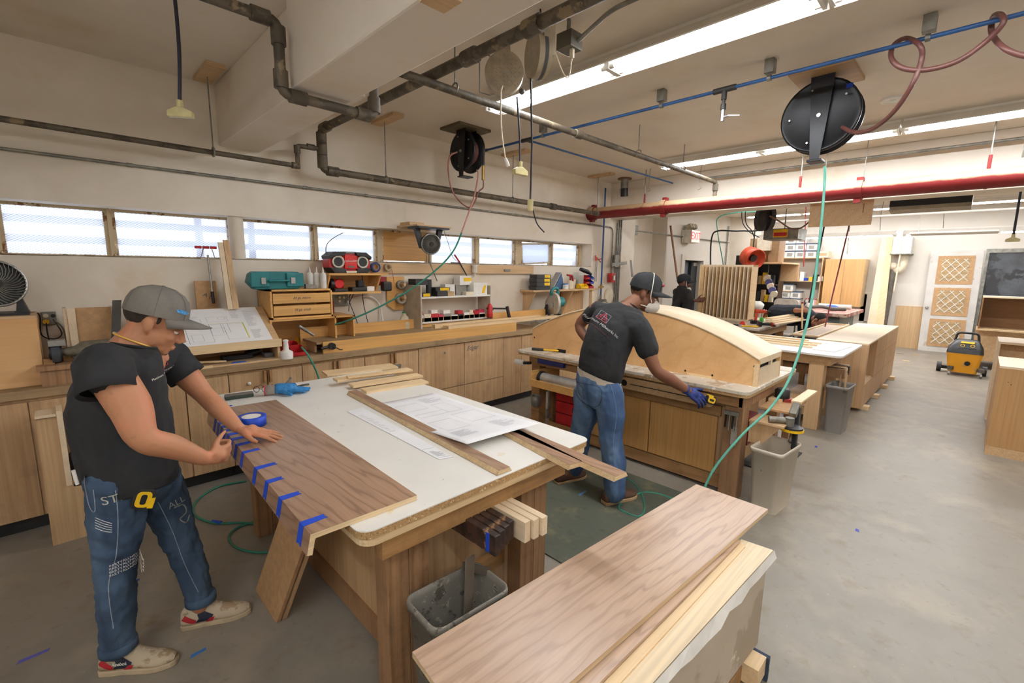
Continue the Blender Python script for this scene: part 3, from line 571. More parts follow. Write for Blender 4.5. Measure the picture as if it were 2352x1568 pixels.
# wall items left
q = at(446, 645, y=4.55); r_ = at(500, 706, y=4.55)
t = TH('brown_board', 'brown hardboard square leaning on the wall behind the drafting desk', 'board'); mk('panel', MB().box((q.x, 4.54, 1.3), (r_.x, 4.56, q.z)), MDF, t); text('pen_marks', 'A M', .05, plane_M((q.x+.09, 4.538, q.z-.13), (1, 0, -.6), (0, -1, 0)), INK, t)
t = TH('roller_tool', 'long handled chrome tool with red grips hanging below the window', 'hand tool')
z1 = at(472, 568, y=4.5).z; xa, xb = at(446, 568, y=4.5).x, at(498, 568, y=4.5).x; xm_ = (xa+xb)/2+.01
for k in range(3): mk('red_grip', MB().cyl((xa+(xb-xa)*(k/3)+.003, 4.5, z1), (xa+(xb-xa)*((k+1)/3)-.003, 4.5, z1), .011), RED, t)
mk('chrome_shaft', MB().tube([(xm_, 4.5, z1-.06), (xm_+.008, 4.5, z1-.36)], .008, 8).tube([(xm_-.025, 4.5, z1), (xm_-.05, 4.5, z1-.09), (xm_+.05, 4.5, z1-.09), (xm_+.03, 4.5, z1)], .005, 6), STEEL, t); mk('black_handle', MB().cyl((xm_+.008, 4.5, z1-.36), (xm_+.012, 4.5, z1-.46), .012), BLK, t)
for k, (u0, u1, lb) in enumerate([(501, 513, 'left'), (513, 527, 'right')]):
    a = at(u0, 556, y=4.5); c = at(u1, 556, y=4.5); solo('lumber_board', lb+' of two pale boards standing against the wall beside the white post', 'board', MB().slab([(a.x, 4.36, 1.33), (c.x-.002, 4.36, 1.33), (c.x-.002, 4.5, a.z+.02*k), (a.x, 4.5, a.z+.02*k)], (0, .025, 0)), PLY if k else PALE, 'boards beside the round post')
# drawer unit and case
t = TH('drawer_unit', 'small plywood unit with two handwritten drawers carrying the teal case', 'drawer unit'); x0, x1, y0, y1, z0, z1 = 1.30, 1.835, 4.22, 4.56, 1.235, 1.49
mp('cabinet_body', [((x0, y0, z0), (x0+.015, y1, z1)), ((x1-.015, y0, z0), (x1, y1, z1)), ((x0, y0, z1-.015), (x1, y1, z1)), ((x0, y0, z0), (x1, y1, z0+.015)), ((x0, y1-.01, z0), (x1, y1, z1))], ORPLY, t)
for z, s in ((1.265, '18 ga. small'), (1.37, '23 ga. micro')):
    d = mp('drawer', [((x0+.022, y0, z), (x1-.022, y0+.012, z+.085))], ORPLY, t); text('handwriting', s, .03, plane_M((1.56, y0-.0012, z+.045), (1, 0, 0), (0, -1, 0)), INK, d, shear=.3)
t = TH('open_shelf_box', 'open plywood cubby under the two drawer unit', 'shelf box')
mp('cubby_body', [((1.28, 4.2, ZC), (1.295, 4.56, 1.235)), ((1.84, 4.2, ZC), (1.855, 4.56, 1.235)), ((2.02, 4.2, ZC), (2.035, 4.56, 1.235)), ((1.295, 4.2, 1.22), (2.035, 4.56, 1.234)), ((1.28, 4.54, ZC), (2.035, 4.56, 1.22))], ORPLY, t)
t = TH('tool_case', 'teal plastic tool case with two metal latches on the drawer unit', 'tool case')
cx, cz = 1.385, 1.492; hw, hh = .225, .15
mk('case_body', MB().prism([(cx-hw, cz+.06), (cx-hw+.05, cz), (cx+hw-.05, cz), (cx+hw, cz+.06), (cx+hw-.02, cz+.13), (cx+hw-.05, cz+hh), (cx-hw+.05, cz+hh), (cx-hw+.02, cz+.13)], 4.27, 4.4, 1), TEAL, t, bev=.008)
for q in (((cx-hw+.01, 4.25, cz+.02), (cx-.07, 4.27, cz+.14)), ((cx+.07, 4.25, cz+.02), (cx+hw-.01, 4.27, cz+.14))): mp('front_shell', [q], TEAL, t, bev=.008)
mk('handle', MB().tube(bend([(cx-.08, 4.25, cz+.07), (cx-.08, 4.225, cz+.075), (cx+.08, 4.225, cz+.075), (cx+.08, 4.25, cz+.07)], .01), .009, 8), TEAL, t)
for x in (cx-.12, cx+.12): mp('latch', [((x-.018, 4.24, cz+.045), (x+.018, 4.25, cz+.1))], STEEL, t, bev=.003)
bt = TH('squeeze_bottle', 'white squeeze bottle nearest the teal case', 'bottle', 'white squeeze bottles'); mk('bottle_body', MB().lathe([(.026, 0), (.028, .01), (.028, .12), (.022, .14), (.01, .145)], (0, 0, 0), n=16), WHT, bt); mk('nozzle', MB().lathe([(.01, .145), (.008, .16), (.002, .2)], (0, 0, 0), n=10), WHT, bt)
put(bt, (1.72, 4.42, 1.49)); dup(bt, (1.775, 4.4, 1.49), 0, 'white squeeze bottle in the middle of three'); dup(bt, (1.81, 4.34, 1.49), 0, 'white squeeze bottle nearest the radio shelf')
solo('grey_gadget', 'small grey metal gadget in front of the white squeeze bottles', 'device', MB().box((1.63, 4.3, 1.49), (1.70, 4.34, 1.53)).box((1.70, 4.3, 1.49), (1.73, 4.34, 1.52)), GALV, bev=.003)
# radio shelf
t = TH('radio_shelf', 'small slanted plywood wall shelf holding the red jobsite radio', 'wall shelf'); x0, x1 = 1.86, 2.40
mp('top_board', [((x0-.01, 4.3, 1.61), (x1+.07, 4.58, 1.63))], ORPLY, t); mp('lower_board', [((x0+.0, 4.3, 1.43), (x1-.02, 4.58, 1.45))], ORPLY, t)
for x in (x0, x1-.015): mk('side_panel', MB().prism([(4.32, 1.61), (4.58, 1.61), (4.58, 1.45), (4.42, 1.45)], x, x+.015, 0), ORPLY, t)
mp('back_panel', [((x0, 4.575, 1.45), (x1, 4.585, 1.61))], ORPLY, t)
t = TH('jobsite_radio', 'red and black jobsite radio with two round speakers on the wall shelf', 'radio'); rx, rz, ry = 2.085, 1.632, 4.33; K = MB()
mk('radio_body', MB().prism([(rx-.21, rz+.05), (rx-.15, rz+.0), (rx+.17, rz), (rx+.21, rz+.04), (rx+.21, rz+.15), (rx+.16, rz+.185), (rx-.16, rz+.185), (rx-.21, rz+.13)], ry+.02, ry+.17, 1), RED, t, bev=.008)
for s in (-1, 1):
    mk('corner_guard', MB().prism([(rx+s*.21, rz+.13), (rx+s*.215, rz+.16), (rx+s*.16, rz+.2), (rx+s*.05, rz+.2), (rx+s*.06, rz+.165), (rx+s*.15, rz+.16)], ry-.01, ry+.18, 1), BLK, t, bev=.004)
    mk('corner_guard', MB().prism([(rx+s*.21, rz+.05), (rx+s*.17, rz), (rx+s*.05, rz), (rx+s*.06, rz+.04), (rx+s*.15, rz+.05)], ry-.01, ry+.18, 1), BLK, t, bev=.004)
    mk('speaker_ring', MB().lathe([(.058, 0), (.062, .012), (.046, .016), (.042, .004)], (rx+s*.125, ry+.015, rz+.105), (0, -1, 0), 24), mt((205, 200, 186), .5), t)
    mk('speaker_cone', MB().cyl((rx+s*.125, ry+.02, rz+.105), (rx+s*.125, ry+.005, rz+.105), .042, n=24), BLK, t)
mp('top_bar', [((rx-.06, ry+.02, rz+.185), (rx+.06, ry+.16, rz+.205))], GALV, t, bev=.004); mp('base_bar', [((rx-.06, ry-.005, rz), (rx+.06, ry+.17, rz+.02))], CREAM, t); mp('front_plate', [((rx-.062, ry, rz+.04), (rx+.062, ry+.02, rz+.165))], mt((204, 34, 34), .4), t, bev=.004)
text('brand_lettering', 'Milwaukee', .028, plane_M((rx, ry-.0012, rz+.115), (1, 0, .08), (0, -1, 0)), WHT, t, shear=.3); mk('lightning_stroke', MB().slab([(rx-.05, ry-.001, rz+.085), (rx+.045, ry-.001, rz+.1), (rx+.0, ry-.001, rz+.092)], (0, -.001, 0)), WHT, t); mp('display', [((rx-.03, ry-.002, rz+.05), (rx+.03, ry, rz+.07))], mt((110, 104, 90), .4), t)
mk('antenna', MB().tube(cr([(rx-.2, ry+.1, rz+.17), (rx-.19, ry+.1, rz+.26), (rx-.12, ry+.1, rz+.33), (rx-.02, ry+.1, rz+.385)]), .0035, 6), BLK, t)
t = TH('work_light', 'red and black round work light on the lower shelf board', 'work light'); mk('lamp_body', MB().cyl((1.98, 4.38, 1.525), (1.98, 4.48, 1.525), .04).cyl((1.94, 4.43, 1.525), (2.03, 4.43, 1.525), .045), mt((200, 30, 34), .4), t); mk('lamp_head', MB().cyl((1.905, 4.43, 1.525), (1.94, 4.43, 1.525), .05), BLK, t); mp('base', [((1.93, 4.37, 1.45), (2.06, 4.48, 1.475))], BLK, t, bev=.006)
t = TH('battery_charger', 'black charger with upright battery on the lower shelf board', 'charger'); mp('charger_base', [((2.1, 4.36, 1.45), (2.26, 4.46, 1.49))], BLK, t, bev=.008); mp('battery_block', [((2.17, 4.37, 1.49), (2.24, 4.44, 1.56))], BLK, t, bev=.012)
solo('small_white_box', 'little white box at the right end of the radio shelf', 'box', MB().box((2.27, 4.38, 1.45), (2.35, 4.46, 1.495)), WHT)
t = TH('battery_charger', 'red and black battery charger mounted on the wall right of the radio shelf', 'charger'); mp('charger_body', [((2.44, 4.5, 1.5), (2.55, 4.585, 1.59))], mt((150, 24, 34), .5), t, bev=.006); mp('battery_block', [((2.48, 4.42, 1.44), (2.58, 4.5, 1.54))], BLK, t, bev=.015)
mp('strip_board', [((2.36, 4.56, 1.625), (4.95, 4.585, 1.735))], PLYH); solo_ = C.objects['strip_board']; tagp(solo_, 'long pale wooden board fixed to the wall right below the windows', 'board')
def tapering(c, d, r, w, m, label, g='tape rolls'):
    t = TH('tape_roll', label, 'tape roll', g); c = V(c); d = V(d)
    mk('tape', MB().lathe([(r*.62, 0), (r, 0), (r, w), (r*.62, w), (r*.62, 0)], c, d, 28, caps=False), m, t); mk('core', MB().lathe([(r*.56, .001), (r*.63, .001), (r*.63, w-.001), (r*.56, w-.001), (r*.56, .001)], c, d, 28, caps=False), CARD, t); return t
SILV = mt((150, 146, 136), .5, .3)
tapering((2.45, 4.555, 1.69), (0, -1, 0), .052, .04, mt((48, 60, 120), .5), 'dark blue tape roll hanging on the wall board beside the radio'); tapering((2.60, 4.555, 1.69), (0, -1, 0), .042, .035, mt((176, 160, 128), .6), 'beige tape roll hanging right of the dark blue one')
t = TH('peg_board', 'narrow plywood board with dowels holding two tape rolls', 'peg board'); mk('panel', MB().prism([(2.6, 1.28), (2.68, 1.22), (2.82, 1.22), (2.82, 1.59), (2.6, 1.59)], 4.57, 4.585, 1), ORPLY, t)
for z in (1.505, 1.36): mk('dowel', MB().cyl((2.76, 4.57, z), (2.76, 4.46, z), .018), PLYH, t)
tapering((2.76, 4.565, 1.50), (0, -1, 0), .05, .045, SILV, 'silver tape roll on the upper dowel'); tapering((2.75, 4.565, 1.35), (0, -1, 0), .062, .06, mt((170, 162, 146), .5), 'larger pale tape roll on the lower dowel')
a, c = fy(758, 672, 800, 702, 4.57, .02); t = TH('quad_outlet', 'grey four socket outlet under the radio shelf', 'outlet'); mk('cover_plate', MB().box(a, c), GALV, t, bev=.003)
for u, v in ((786, 685), (796, 685), (786, 693)): q = at(u-6, v-2, y=4.57); mk('socket', MB().cyl(q, q+V((0, -.004, 0)), .013), CREAM, t)
q = at(798, 692, y=4.57); mk('plug', MB().box((q.x-.012, q.y-.03, q.z-.012), (q.x+.012, q.y, q.z+.012)), WHT, t)
cableT('power_cord', 'black cord hanging from the yellow tagged plug under the radio shelf', [P_(805, 675, 4.5), P_(802, 690, 4.5), P_(815, 725, 4.45), P_(822, 745, 4.42)], .004, BLK)
cableT('power_cord', 'black cord hanging with a loose plug near the outlet', [P_(812, 675, 4.5), P_(803, 695, 4.48), P_(801, 715, 4.45)], .004, BLK)
cableT('power_cord', 'black cord running down beside the white conduit', [P_(832, 630, 4.44), P_(834, 690, 4.48), P_(846, 745, 4.42)], .004, BLK)
cableT('white_conduit', 'white flexible conduit curving down the wall under the charger', [P_(810, 683, 4.57), P_(850, 681, 4.57), P_(872, 700, 4.57), P_(880, 740, 4.5)], .009, WHT)
cableT('red_wire', 'thin red wire dropping from the window sill to the peg board', [P_(887, 600, 4.6), P_(900, 620, 4.56), P_(905, 650, 4.5)], .002, RED)
solo('brick_block', 'dark red block beside the drawer unit', 'block', MB().box((1.87, 4.45, 1.235), (1.95, 4.55, 1.36)), mt((120, 50, 40), .8))
t = TH('white_jug', 'dusty white plastic jug with green cap on the counter', 'jug'); mk('jug_body', MB().lathe([(.06, 0), (.065, .02), (.065, .14), (.04, .2), (.02, .22), (.02, .24)], (2.72, 4.42, ZC+.03), n=18), mt((212, 198, 172), .6), t); mk('cap', MB().cyl((2.72, 4.42, ZC+.27), (2.72, 4.42, ZC+.285), .022), mt((50, 130, 80), .5), t)
# small shelving unit with boxes
t = TH('counter_shelf_unit', 'grey sided two shelf unit full of small boxes on the counter', 'shelf unit'); x0, x1, y0, y1, z1 = 2.80, 3.93, 4.34, 4.58, 1.50
mp('side_panel', [((x0, y0-.12, ZC), (x0+.018, y1, z1))], mt((186, 174, 156), .6), t); mp('side_panel', [((x1-.018, y0, ZC), (x1, y1, z1-.02))], mt((186, 174, 156), .6), t)
for z in (1.07, 1.35): mp('shelf_board', [((x0+.018, y0, z), (x1-.018, y1, z+.018))], WHT, t)
def pack(name, label, cat, a, c, m, group, mark=None, mcol=None):
    o = solo(name, label, cat, MB().box(a, c), m, group)
    if mark:
        w, h = c[0]-a[0], c[2]-a[2]
        mk('label_patch', MB().box((a[0]+w*mark[0], a[1]-.001, a[2]+h*mark[1]), (a[0]+w*mark[2], a[1], a[2]+h*mark[3])), mcol or YEL, o)
    return o
G1 = 'cartons on the counter shelf unit'; bk = mt((44, 44, 46), .5); gy = mt((150, 146, 138), .6)
pack('tool_carton', 'flat black carton on top of the grey side panel', 'box', (2.86, 4.4, 1.50), (3.02, 4.55, 1.565), bk, G1); solo('black_can', 'black can standing next to the flat black carton', 'can', MB().cyl((3.065, 4.45, 1.368), (3.065, 4.45, 1.56), .034), bk)
pack('nail_box', 'black nail box with yellow label, leaning at the left of the upper shelf', 'box', (3.10, 4.36, 1.43), (3.30, 4.5, 1.47), bk, G1, (.3, .1, .95, .9)); pack('nail_box', 'black nail box lowest on the left of the upper shelf', 'box', (2.83, 4.36, 1.368), (3.03, 4.5, 1.41), bk, G1, (.5, .1, .95, .9)); pack('nail_box', 'dark box under the leaning nail box', 'box', (3.12, 4.36, 1.368), (3.26, 4.5, 1.43), bk, G1)
pack('white_box', 'white carton standing behind the leaning nail box', 'box', (3.30, 4.45, 1.368), (3.44, 4.55, 1.5), WHT, G1); pack('brown_box', 'small brown box on the upper shelf', 'box', (3.27, 4.36, 1.368), (3.36, 4.44, 1.42), CARD, G1)
pack('grey_box', 'grey carton at the middle of the upper shelf', 'box', (3.46, 4.45, 1.368), (3.62, 4.55, 1.49), gy, G1); pack('white_box', 'white and yellow carton on top of the grey carton', 'box', (3.50, 4.43, 1.49), (3.68, 4.55, 1.6), WHT, G1, (.35, .4, 1, .8)); pack('low_box', 'flat pale box on the upper shelf', 'box', (3.54, 4.36, 1.368), (3.66, 4.43, 1.41), CREAM, G1)
o = pack('earplug_box', 'big white ear plug dispenser box with a yellow plug picture', 'box', (3.66, 4.36, 1.368), (3.88, 4.5, 1.52), WHT, G1); mk('plug_picture', MB().slab([(3.79, 4.358, 1.39), (3.83, 4.358, 1.39), (3.86, 4.358, 1.47), (3.84, 4.358, 1.49), (3.81, 4.358, 1.46)], (0, -.001, 0)), YEL, o)
rr = random.Random(5); x = 2.84; i = 0; nm = ['white box', 'cream box', 'red box', 'pink label box', 'grey box', 'white carton', 'dark box', 'small white box', 'cream carton', 'red carton']
cols = [WHT, CREAM, mt((190, 40, 50), .5), mt((196, 60, 90), .5), gy, WHT, bk, WHT, CREAM, mt((180, 30, 40), .5)]
while x < 3.82:
    w = rr.uniform(.07, .11); h = rr.uniform(.05, .09); k = i % 10
    pack('small_box', '%s, number %d from the left on the lower shelf of the counter unit' % (nm[k], i+1), 'box', (x, 4.36, 1.088), (x+w-.006, 4.44, 1.088+h), cols[k], 'small boxes on the lower shelf'); 
    if i % 2 == 0: pack('small_box', 'upper %s stacked over place %d of the lower shelf' % (nm[(k+3) % 10], i+1), 'box', (x+.005, 4.37, 1.088+h), (x+w-.01, 4.44, 1.088+h+.04), cols[(k+3) % 10], 'small boxes on the lower shelf')
    x += w; i += 1
t = TH('red_bottle', 'red bottle with white cap at the right end of the lower shelf', 'bottle'); mk('bottle_body', MB().lathe([(.035, 0), (.035, .13), (.02, .16), (.015, .17)], (3.875, 4.3, 1.0), n=14), RED, t)
put(t, (0, 0, .088))
# amber tray of planks on the counter
t = TH('long_tray', 'long amber varnished plywood cradle on the counter holding planks', 'wooden tray'); X0, X1 = 1.6, 4.10
mk('back_board', MB().box((X0-.02, 4.36, ZC), (X1+.02, 4.375, 1.13)), ORPLY, t); mk('front_board', MB().box((X0+.05, 4.03, ZC), (X1-.02, 4.048, 1.03)), ORPLY, t); mk('deck', MB().box((X0, 4.048, 1.01), (X1-.05, 4.36, 1.03)), OLDTOP, t); mk('inner_rib', MB().box((X0+.02, 4.15, ZC), (X0+.04, 4.33, 1.01)), PLYH, t)
mk('crank_clamp', MB().cyl((1.72, 4.03, .99), (1.72, 3.99, .99), .03).tube([(1.72, 3.99, .99), (1.76, 3.985, .97), (1.78, 3.98, .955), (1.80, 3.97, .955)], .005, 6).cyl((1.68, 4.0, .99), (1.62, 4.0, .98), .012), BLK, t)
pl = [((3.05, 4.06, 1.03), (5.0, 4.16, 1.06), 'thin lowest plank lying in the amber tray'), ((2.95, 4.17, 1.03), (4.7, 4.24, 1.075), 'square edged plank behind the thin one in the amber tray'), ((3.9, 4.27, 1.03), (4.9, 4.30, 1.14), 'upright pale board at the right end of the amber tray')]
for a, c, l in pl: solo('plank', l, 'plank', MB().box(a, c), PALEX if 'upright' not in l else ORPLY, 'planks in the amber tray')
t = TH('bar_clamp', 'black bar clamp on the right end of the amber tray', 'clamp'); mk('bar', MB().ob((4.0, 4.3, 1.19), (.36, .012, .022), (0, .06, 0)), BLK, t); mk('jaw', MB().ob((4.12, 4.22, 1.14), (.03, .03, .16), (0, -.3, 0)).ob((3.9, 4.3, 1.19), (.05, .025, .035)), BLK, t)
t = TH('air_nozzle', 'metal hose coupling resting on the left end of the amber tray', 'hose fitting'); mk('coupling', MB().tube([P_(686, 748, 4.12), P_(705, 760, 4.12)], .015, 8).tube([P_(705, 760, 4.12), P_(721, 770, 4.12)], .012, 8), GALV, t)
t = TH('glue_bottle', 'white glue bottle with long nozzle standing in a round tub', 'glue bottle'); gx = 1.335; mk('tub', MB().lathe([(.05, 0), (.052, .055), (.044, .062)], (gx, 4.02, ZC), n=22), WHT, t); mk('neck', MB().lathe([(.046, .06), (.022, .075), (.018, .14), (.022, .15), (.018, .16), (.004, .163)], (gx, 4.02, ZC), n=18), WHT, t)
def bin_(name, label, c, sz, m, g):
    x, y, z = c; w, d, h = sz; t = MB(); e = .004
    t.box((x, y, z), (x+w, y+d, z+e)).box((x, y+d-e, z), (x+w, y+d, z+h)).box((x, y, z), (x+w, y+e, z+h*.45)).prism([(y, z), (y+d, z), (y+d, z+h), (y+d*.45, z+h), (y, z+h*.45)], x, x+e, 0).prism([(y, z), (y+d, z), (y+d, z+h), (y+d*.45, z+h), (y, z+h*.45)], x+w-e, x+w, 0)
    return solo(name, label, 'storage bin', t, m, g)
bin_('red_bin', 'red open parts bin right of the glue bottle', (1.40, 4.06, ZC), (.12, .16, .075), RED, 'parts bins by the glue bottle'); bin_('red_bin', 'red open parts bin behind the first one', (1.40, 4.24, ZC), (.13, .15, .09), RED, 'parts bins by the glue bottle'); bin_('yellow_bin', 'yellow and red bin against the end of the amber tray', (1.50, 4.42, ZC), (.1, .13, .1), YEL, 'parts bins by the glue bottle')
# fan hung from the window head
t = fan('hanging_fan', 'black fan with chrome ring hung in front of the window', (2.985, 4.30, 1.95), .105, (-.22, -1, -.12), 0)
mk('bracket', MB().box((2.78, 4.2, 2.105), (3.18, 4.42, 2.125)).prism([(2.80, 2.105), (2.86, 2.105), (2.92, 1.9), (2.87, 1.9)], 4.3, 4.34, 1).prism([(3.16, 2.105), (3.10, 2.105), (3.08, 1.98), (3.12, 1.98)], 4.3, 4.34, 1), BLK, t); mp('shelf_board', [((2.76, 4.2, 2.125), (3.2, 4.599, 2.14))], PLYH, t); mp('wood_block', [((2.8, 4.4, 2.14), (2.98, 4.599, 2.18))], PLYH, t)
mk('power_cord', MB().tube(cr([P_(1018, 525, 4.4), P_(1030, 560, 4.5), P_(1040, 590, 4.58), P_(1055, 605, 4.56), P_(1075, 640, 4.45)]), .003, 6), BLK, t)
t = TH('red_caulk_gun', 'red handled tool leaning at the window sill right of the fan', 'caulking gun'); mk('red_grip', MB().tube([P_(1044, 585, 4.56), P_(1057, 604, 4.56)], .01, 6), RED, t); mk('barrel', MB().tube([P_(1057, 604, 4.56), P_(1076, 640, 4.5)], .007, 6), BLK, t); mk('rod', MB().tube([P_(1036, 603, 4.56), P_(1058, 604, 4.56)], .007, 6), BLK, t)
t = TH('white_dispenser', 'white cylindrical dispenser fixed at the window mullion', 'dispenser'); q = at(1090, 610, y=4.53); mk('body', MB().cyl((q.x, 4.53, q.z+.0), (q.x, 4.53, q.z-.085), .035).cyl((q.x, 4.53, q.z+.01), (q.x, 4.53, q.z), .048).cyl((q.x, 4.53, q.z-.085), (q.x, 4.53, q.z-.14), .014), mt((222, 214, 202), .4), t)
solo('steel_bracket', 'small steel wedge bracket on the wall board', 'bracket', MB().box((4.36, 4.545, 1.655), (4.47, 4.56, 1.685)), GALV)
solo('grey_rod', 'thin grey rod leaning on the wall above the shelf unit', 'rod', MB().tube([P_(985, 598, 4.56), P_(1004, 645, 4.56)], .007, 6), GALV)
# ---- right shelf on the window wall
t = TH('plain_shelf', 'plain plywood wall shelf below the last windows', 'wall shelf'); x0, x1, zs = 4.72, 6.25, 1.40
mp('shelf_board', [((x0, 4.34, zs-.025), (x1, 4.6, zs))], PLYH, t); mp('support_post', [((x1-.12, 4.36, ZC-.3), (x1-.06, 4.42, zs-.025))], PALE, t)
for x in (4.78, 5.62): mk('bracket', MB().prism([(4.36, zs-.025), (4.6, zs-.025), (4.6, zs-.42), (4.57, zs-.42)], x, x+.02, 0), PLY, t)
mp('back_panel', [((5.62, 4.585, .93), (6.2, 4.6, zs-.03))], PLY, t)
for i in range(4):
    o = pack('nail_box', ['bottom', 'second', 'third', 'topmost'][i]+' black box of the stack at the left end of the wall shelf', 'box', (4.80+.01*(i % 2), 4.36, zs+.055*i), (5.10, 4.5, zs+.055*(i+1)-.003), bk, 'stacked nail boxes', (.55, .15, .95, .9) if i else None)
t = TH('clothes_iron', 'blue and white iron standing upright on the wall shelf', 'iron'); mk('sole_plate', MB().slab([(5.2, 4.42, zs), (5.24, 4.42, zs), (5.42, 4.42, zs+.25), (5.40, 4.42, zs+.25)], (0, .1, 0)), STEEL, t); mk('body', MB().prism([(5.26, zs), (5.44, zs+.0), (5.49, zs+.04), (5.42, zs+.24)], 4.42, 4.52, 1), mt((60, 92, 130), .4), t, bev=.01); mk('handle', MB().tube(cr([(5.44, 4.47, zs+.22), (5.52, 4.47, zs+.15), (5.5, 4.47, zs+.02)]), .012, 8), WHT, t)
t = TH('wipes_tub', 'small white tub with blue lid on the wall shelf', 'tub'); mk('tub', MB().cyl((5.47, 4.38, zs), (5.47, 4.38, zs+.07), .045), WHT, t); mk('lid', MB().cyl((5.47, 4.38, zs+.07), (5.47, 4.38, zs+.085), .045), mt((40, 110, 190), .4), t)
t = TH('spray_gun', 'red paint spray gun on a cream cup on the wall shelf', 'spray gun'); mk('cup', MB().lathe([(.05, 0), (.052, .1), (.02, .13)], (5.68, 4.46, zs), n=18), CREAM, t); mk('gun_body', MB().tube([(5.60, 4.46, zs+.21), (5.72, 4.46, zs+.2), (5.75, 4.46, zs+.12)], [.014, .02, .014], 8).cyl((5.68, 4.46, zs+.13), (5.68, 4.46, zs+.2), .012), mt((150, 26, 36), .35), t)
solo('cream_tub', 'tall cream tub beside the spray gun', 'tub', MB().cyl((5.80, 4.5, zs), (5.80, 4.5, zs+.14), .045), CREAM); t = TH('clear_container', 'clear container half full of dark parts on the wall shelf', 'container'); mk('container_wall', MB().box((5.86, 4.44, zs), (6.0, 4.56, zs+.25)), glassy('clear_plastic', alpha=.35), t, bev=.008); mk('contents', MB().box((5.865, 4.445, zs+.003), (5.995, 4.555, zs+.14)), mt((110, 104, 92), .8), t)
g = 'coloured bins on the wall shelf'
bin_('yellow_bin', 'yellow bin at the front of the wall shelf', (5.80, 4.345, zs), (.2, .09, .075), YEL, g)
for i, (x, z, m, l) in enumerate([(6.01, 0, RED, 'lowest red bin right of the yellow bin'), (6.01, .07, RED, 'second red bin right of the yellow bin'), (6.01, .14, RED, 'top red bin right of the yellow bin'), (6.12, 0, RED, 'red bin at the very end of the wall shelf'), (6.12, .07, mt((30, 50, 150), .4), 'lower blue bin at the end of the wall shelf'), (6.12, .14, mt((30, 50, 150), .4), 'upper blue bin at the end of the wall shelf')]):
    bin_('stack_bin', l, (x, 4.40, zs+z), (.1, .14, .066), m, g)
solo('black_sander', 'black tool lying on top of the stacked bins', 'power tool', MB().tube([(5.98, 4.5, zs+.30), (6.12, 4.46, zs+.26), (6.22, 4.46, zs+.22)], [.03, .035, .02], 8), BLK)
t = TH('caulk_gun', 'red handled caulking gun hanging at the right window corner', 'caulking gun'); xg = 6.52; mk('handles', MB().tube([(xg-.06, 4.56, 1.93), (xg-.02, 4.56, 1.86), (xg+.12, 4.56, 1.88)], .008, 6).tube([(xg-.02, 4.56, 1.9), (xg+.1, 4.56, 1.82)], .007, 6).tube([(xg-.06, 4.56, 1.93), (xg-.04, 4.56, 1.84)], .012, 6), mt((196, 60, 46), .4), t); mk('frame', MB().tube([(xg-.05, 4.56, 1.84), (xg-.05, 4.56, 1.5)], .006, 6).tube([(xg-.01, 4.56, 1.84), (xg-.01, 4.56, 1.5)], .006, 6), GALV, t)
t = TH('framing_square', 'steel framing square hanging across the conduits', 'framing square'); mk('blade', MB().slab([at(1405, 604, y=4.49), at(1440, 600, y=4.49), at(1440, 607, y=4.49), at(1405, 612, y=4.49)], (0, .003, 0)), mt((120, 118, 112), .4, .6), t)
mk('tongue', MB().slab([at(1447, 597, y=4.49), at(1451, 597, y=4.49), at(1455, 636, y=4.49), at(1450, 636, y=4.49)], (0, .003, 0)), mt((120, 118, 112), .4, .6), t)
# counter continuing to the right with mitre saw
t = TH('saw_bench', 'low bench continuing the counter behind the curved box', 'bench'); mp('bench_top', [((4.66, 3.96, .86), (6.4, 4.58, .90))], PALEX, t); mp('bench_body', [((4.68, 4.05, .1), (6.38, 4.56, .86))], PLY, t); mp('toe_kick', [((4.7, 4.1, 0), (6.36, 4.5, .1))], BLK, t)
t = TH('mitre_saw', 'teal mitre saw with pale blade guard standing on the bench', 'mitre saw'); sx, sy = 5.0, 4.22
mk('saw_base', MB().box((sx-.25, sy-.18, .90), (sx+.3, sy+.2, .96)).box((sx-.25, sy+.08, .96), (sx-.02, sy+.1, 1.05)).box((sx+.06, sy+.08, .96), (sx+.3, sy+.1, 1.05)).cyl((sx, sy-.02, .955), (sx, sy-.02, .975), .12, n=28), mt((206, 204, 196), .4, .3), t, bev=.003)
mk('pivot_arm', MB().slab([(sx-.12, sy+.1, .96), (sx-.05, sy+.1, .96), (sx+.02, sy+.05, 1.2), (sx-.05, sy+.05, 1.2)], (0, .04, 0)), BLK, t); mk('blade_guard', MB().cyl((sx-.035, sy-.02, 1.22), (sx+.0, sy-.03, 1.22), .155, n=36), mt((196, 190, 176), .4, .2), t, bev=.004); mk('blade', MB().cyl((sx-.045, sy-.02, 1.2), (sx-.04, sy-.02, 1.2), .13, n=36).cyl((sx-.06, sy-.02, 1.2), (sx-.04, sy-.02, 1.2), .035), STEEL, t)
mk('motor', MB().lathe([(.05, 0), (.07, .03), (.07, .17), (.045, .2)], (sx, sy-.02, 1.22), (1, 0, .1), 20), TEAL, t); mk('handle', MB().tube(cr([(sx+.0, sy, 1.28), (sx-.04, sy, 1.38), (sx+.02, sy, 1.43), (sx+.1, sy, 1.41), (sx+.09, sy, 1.32), (sx+.07, sy, 1.25)]), .022, 8), TEAL, t)
solo('amber_panel', 'amber plywood panel standing behind the curved box', 'panel', MB().box((5.05, 3.98, .90), (6.1, 3.995, 1.12)), ORPLY); cableT('red_hose', 'thin red hose looping over the amber panel', [(5.6, 4.02, 1.1), (5.75, 4.05, 1.2), (5.95, 4.1, 1.2), (6.15, 4.1, .95)], .008, HOSE, 'hose')
t = TH('tool_crate', 'small grey wire box behind the amber panel', 'box'); mp('box_body', [((5.12, 4.3, .90), (5.3, 4.42, 1.17))], GALV, t)
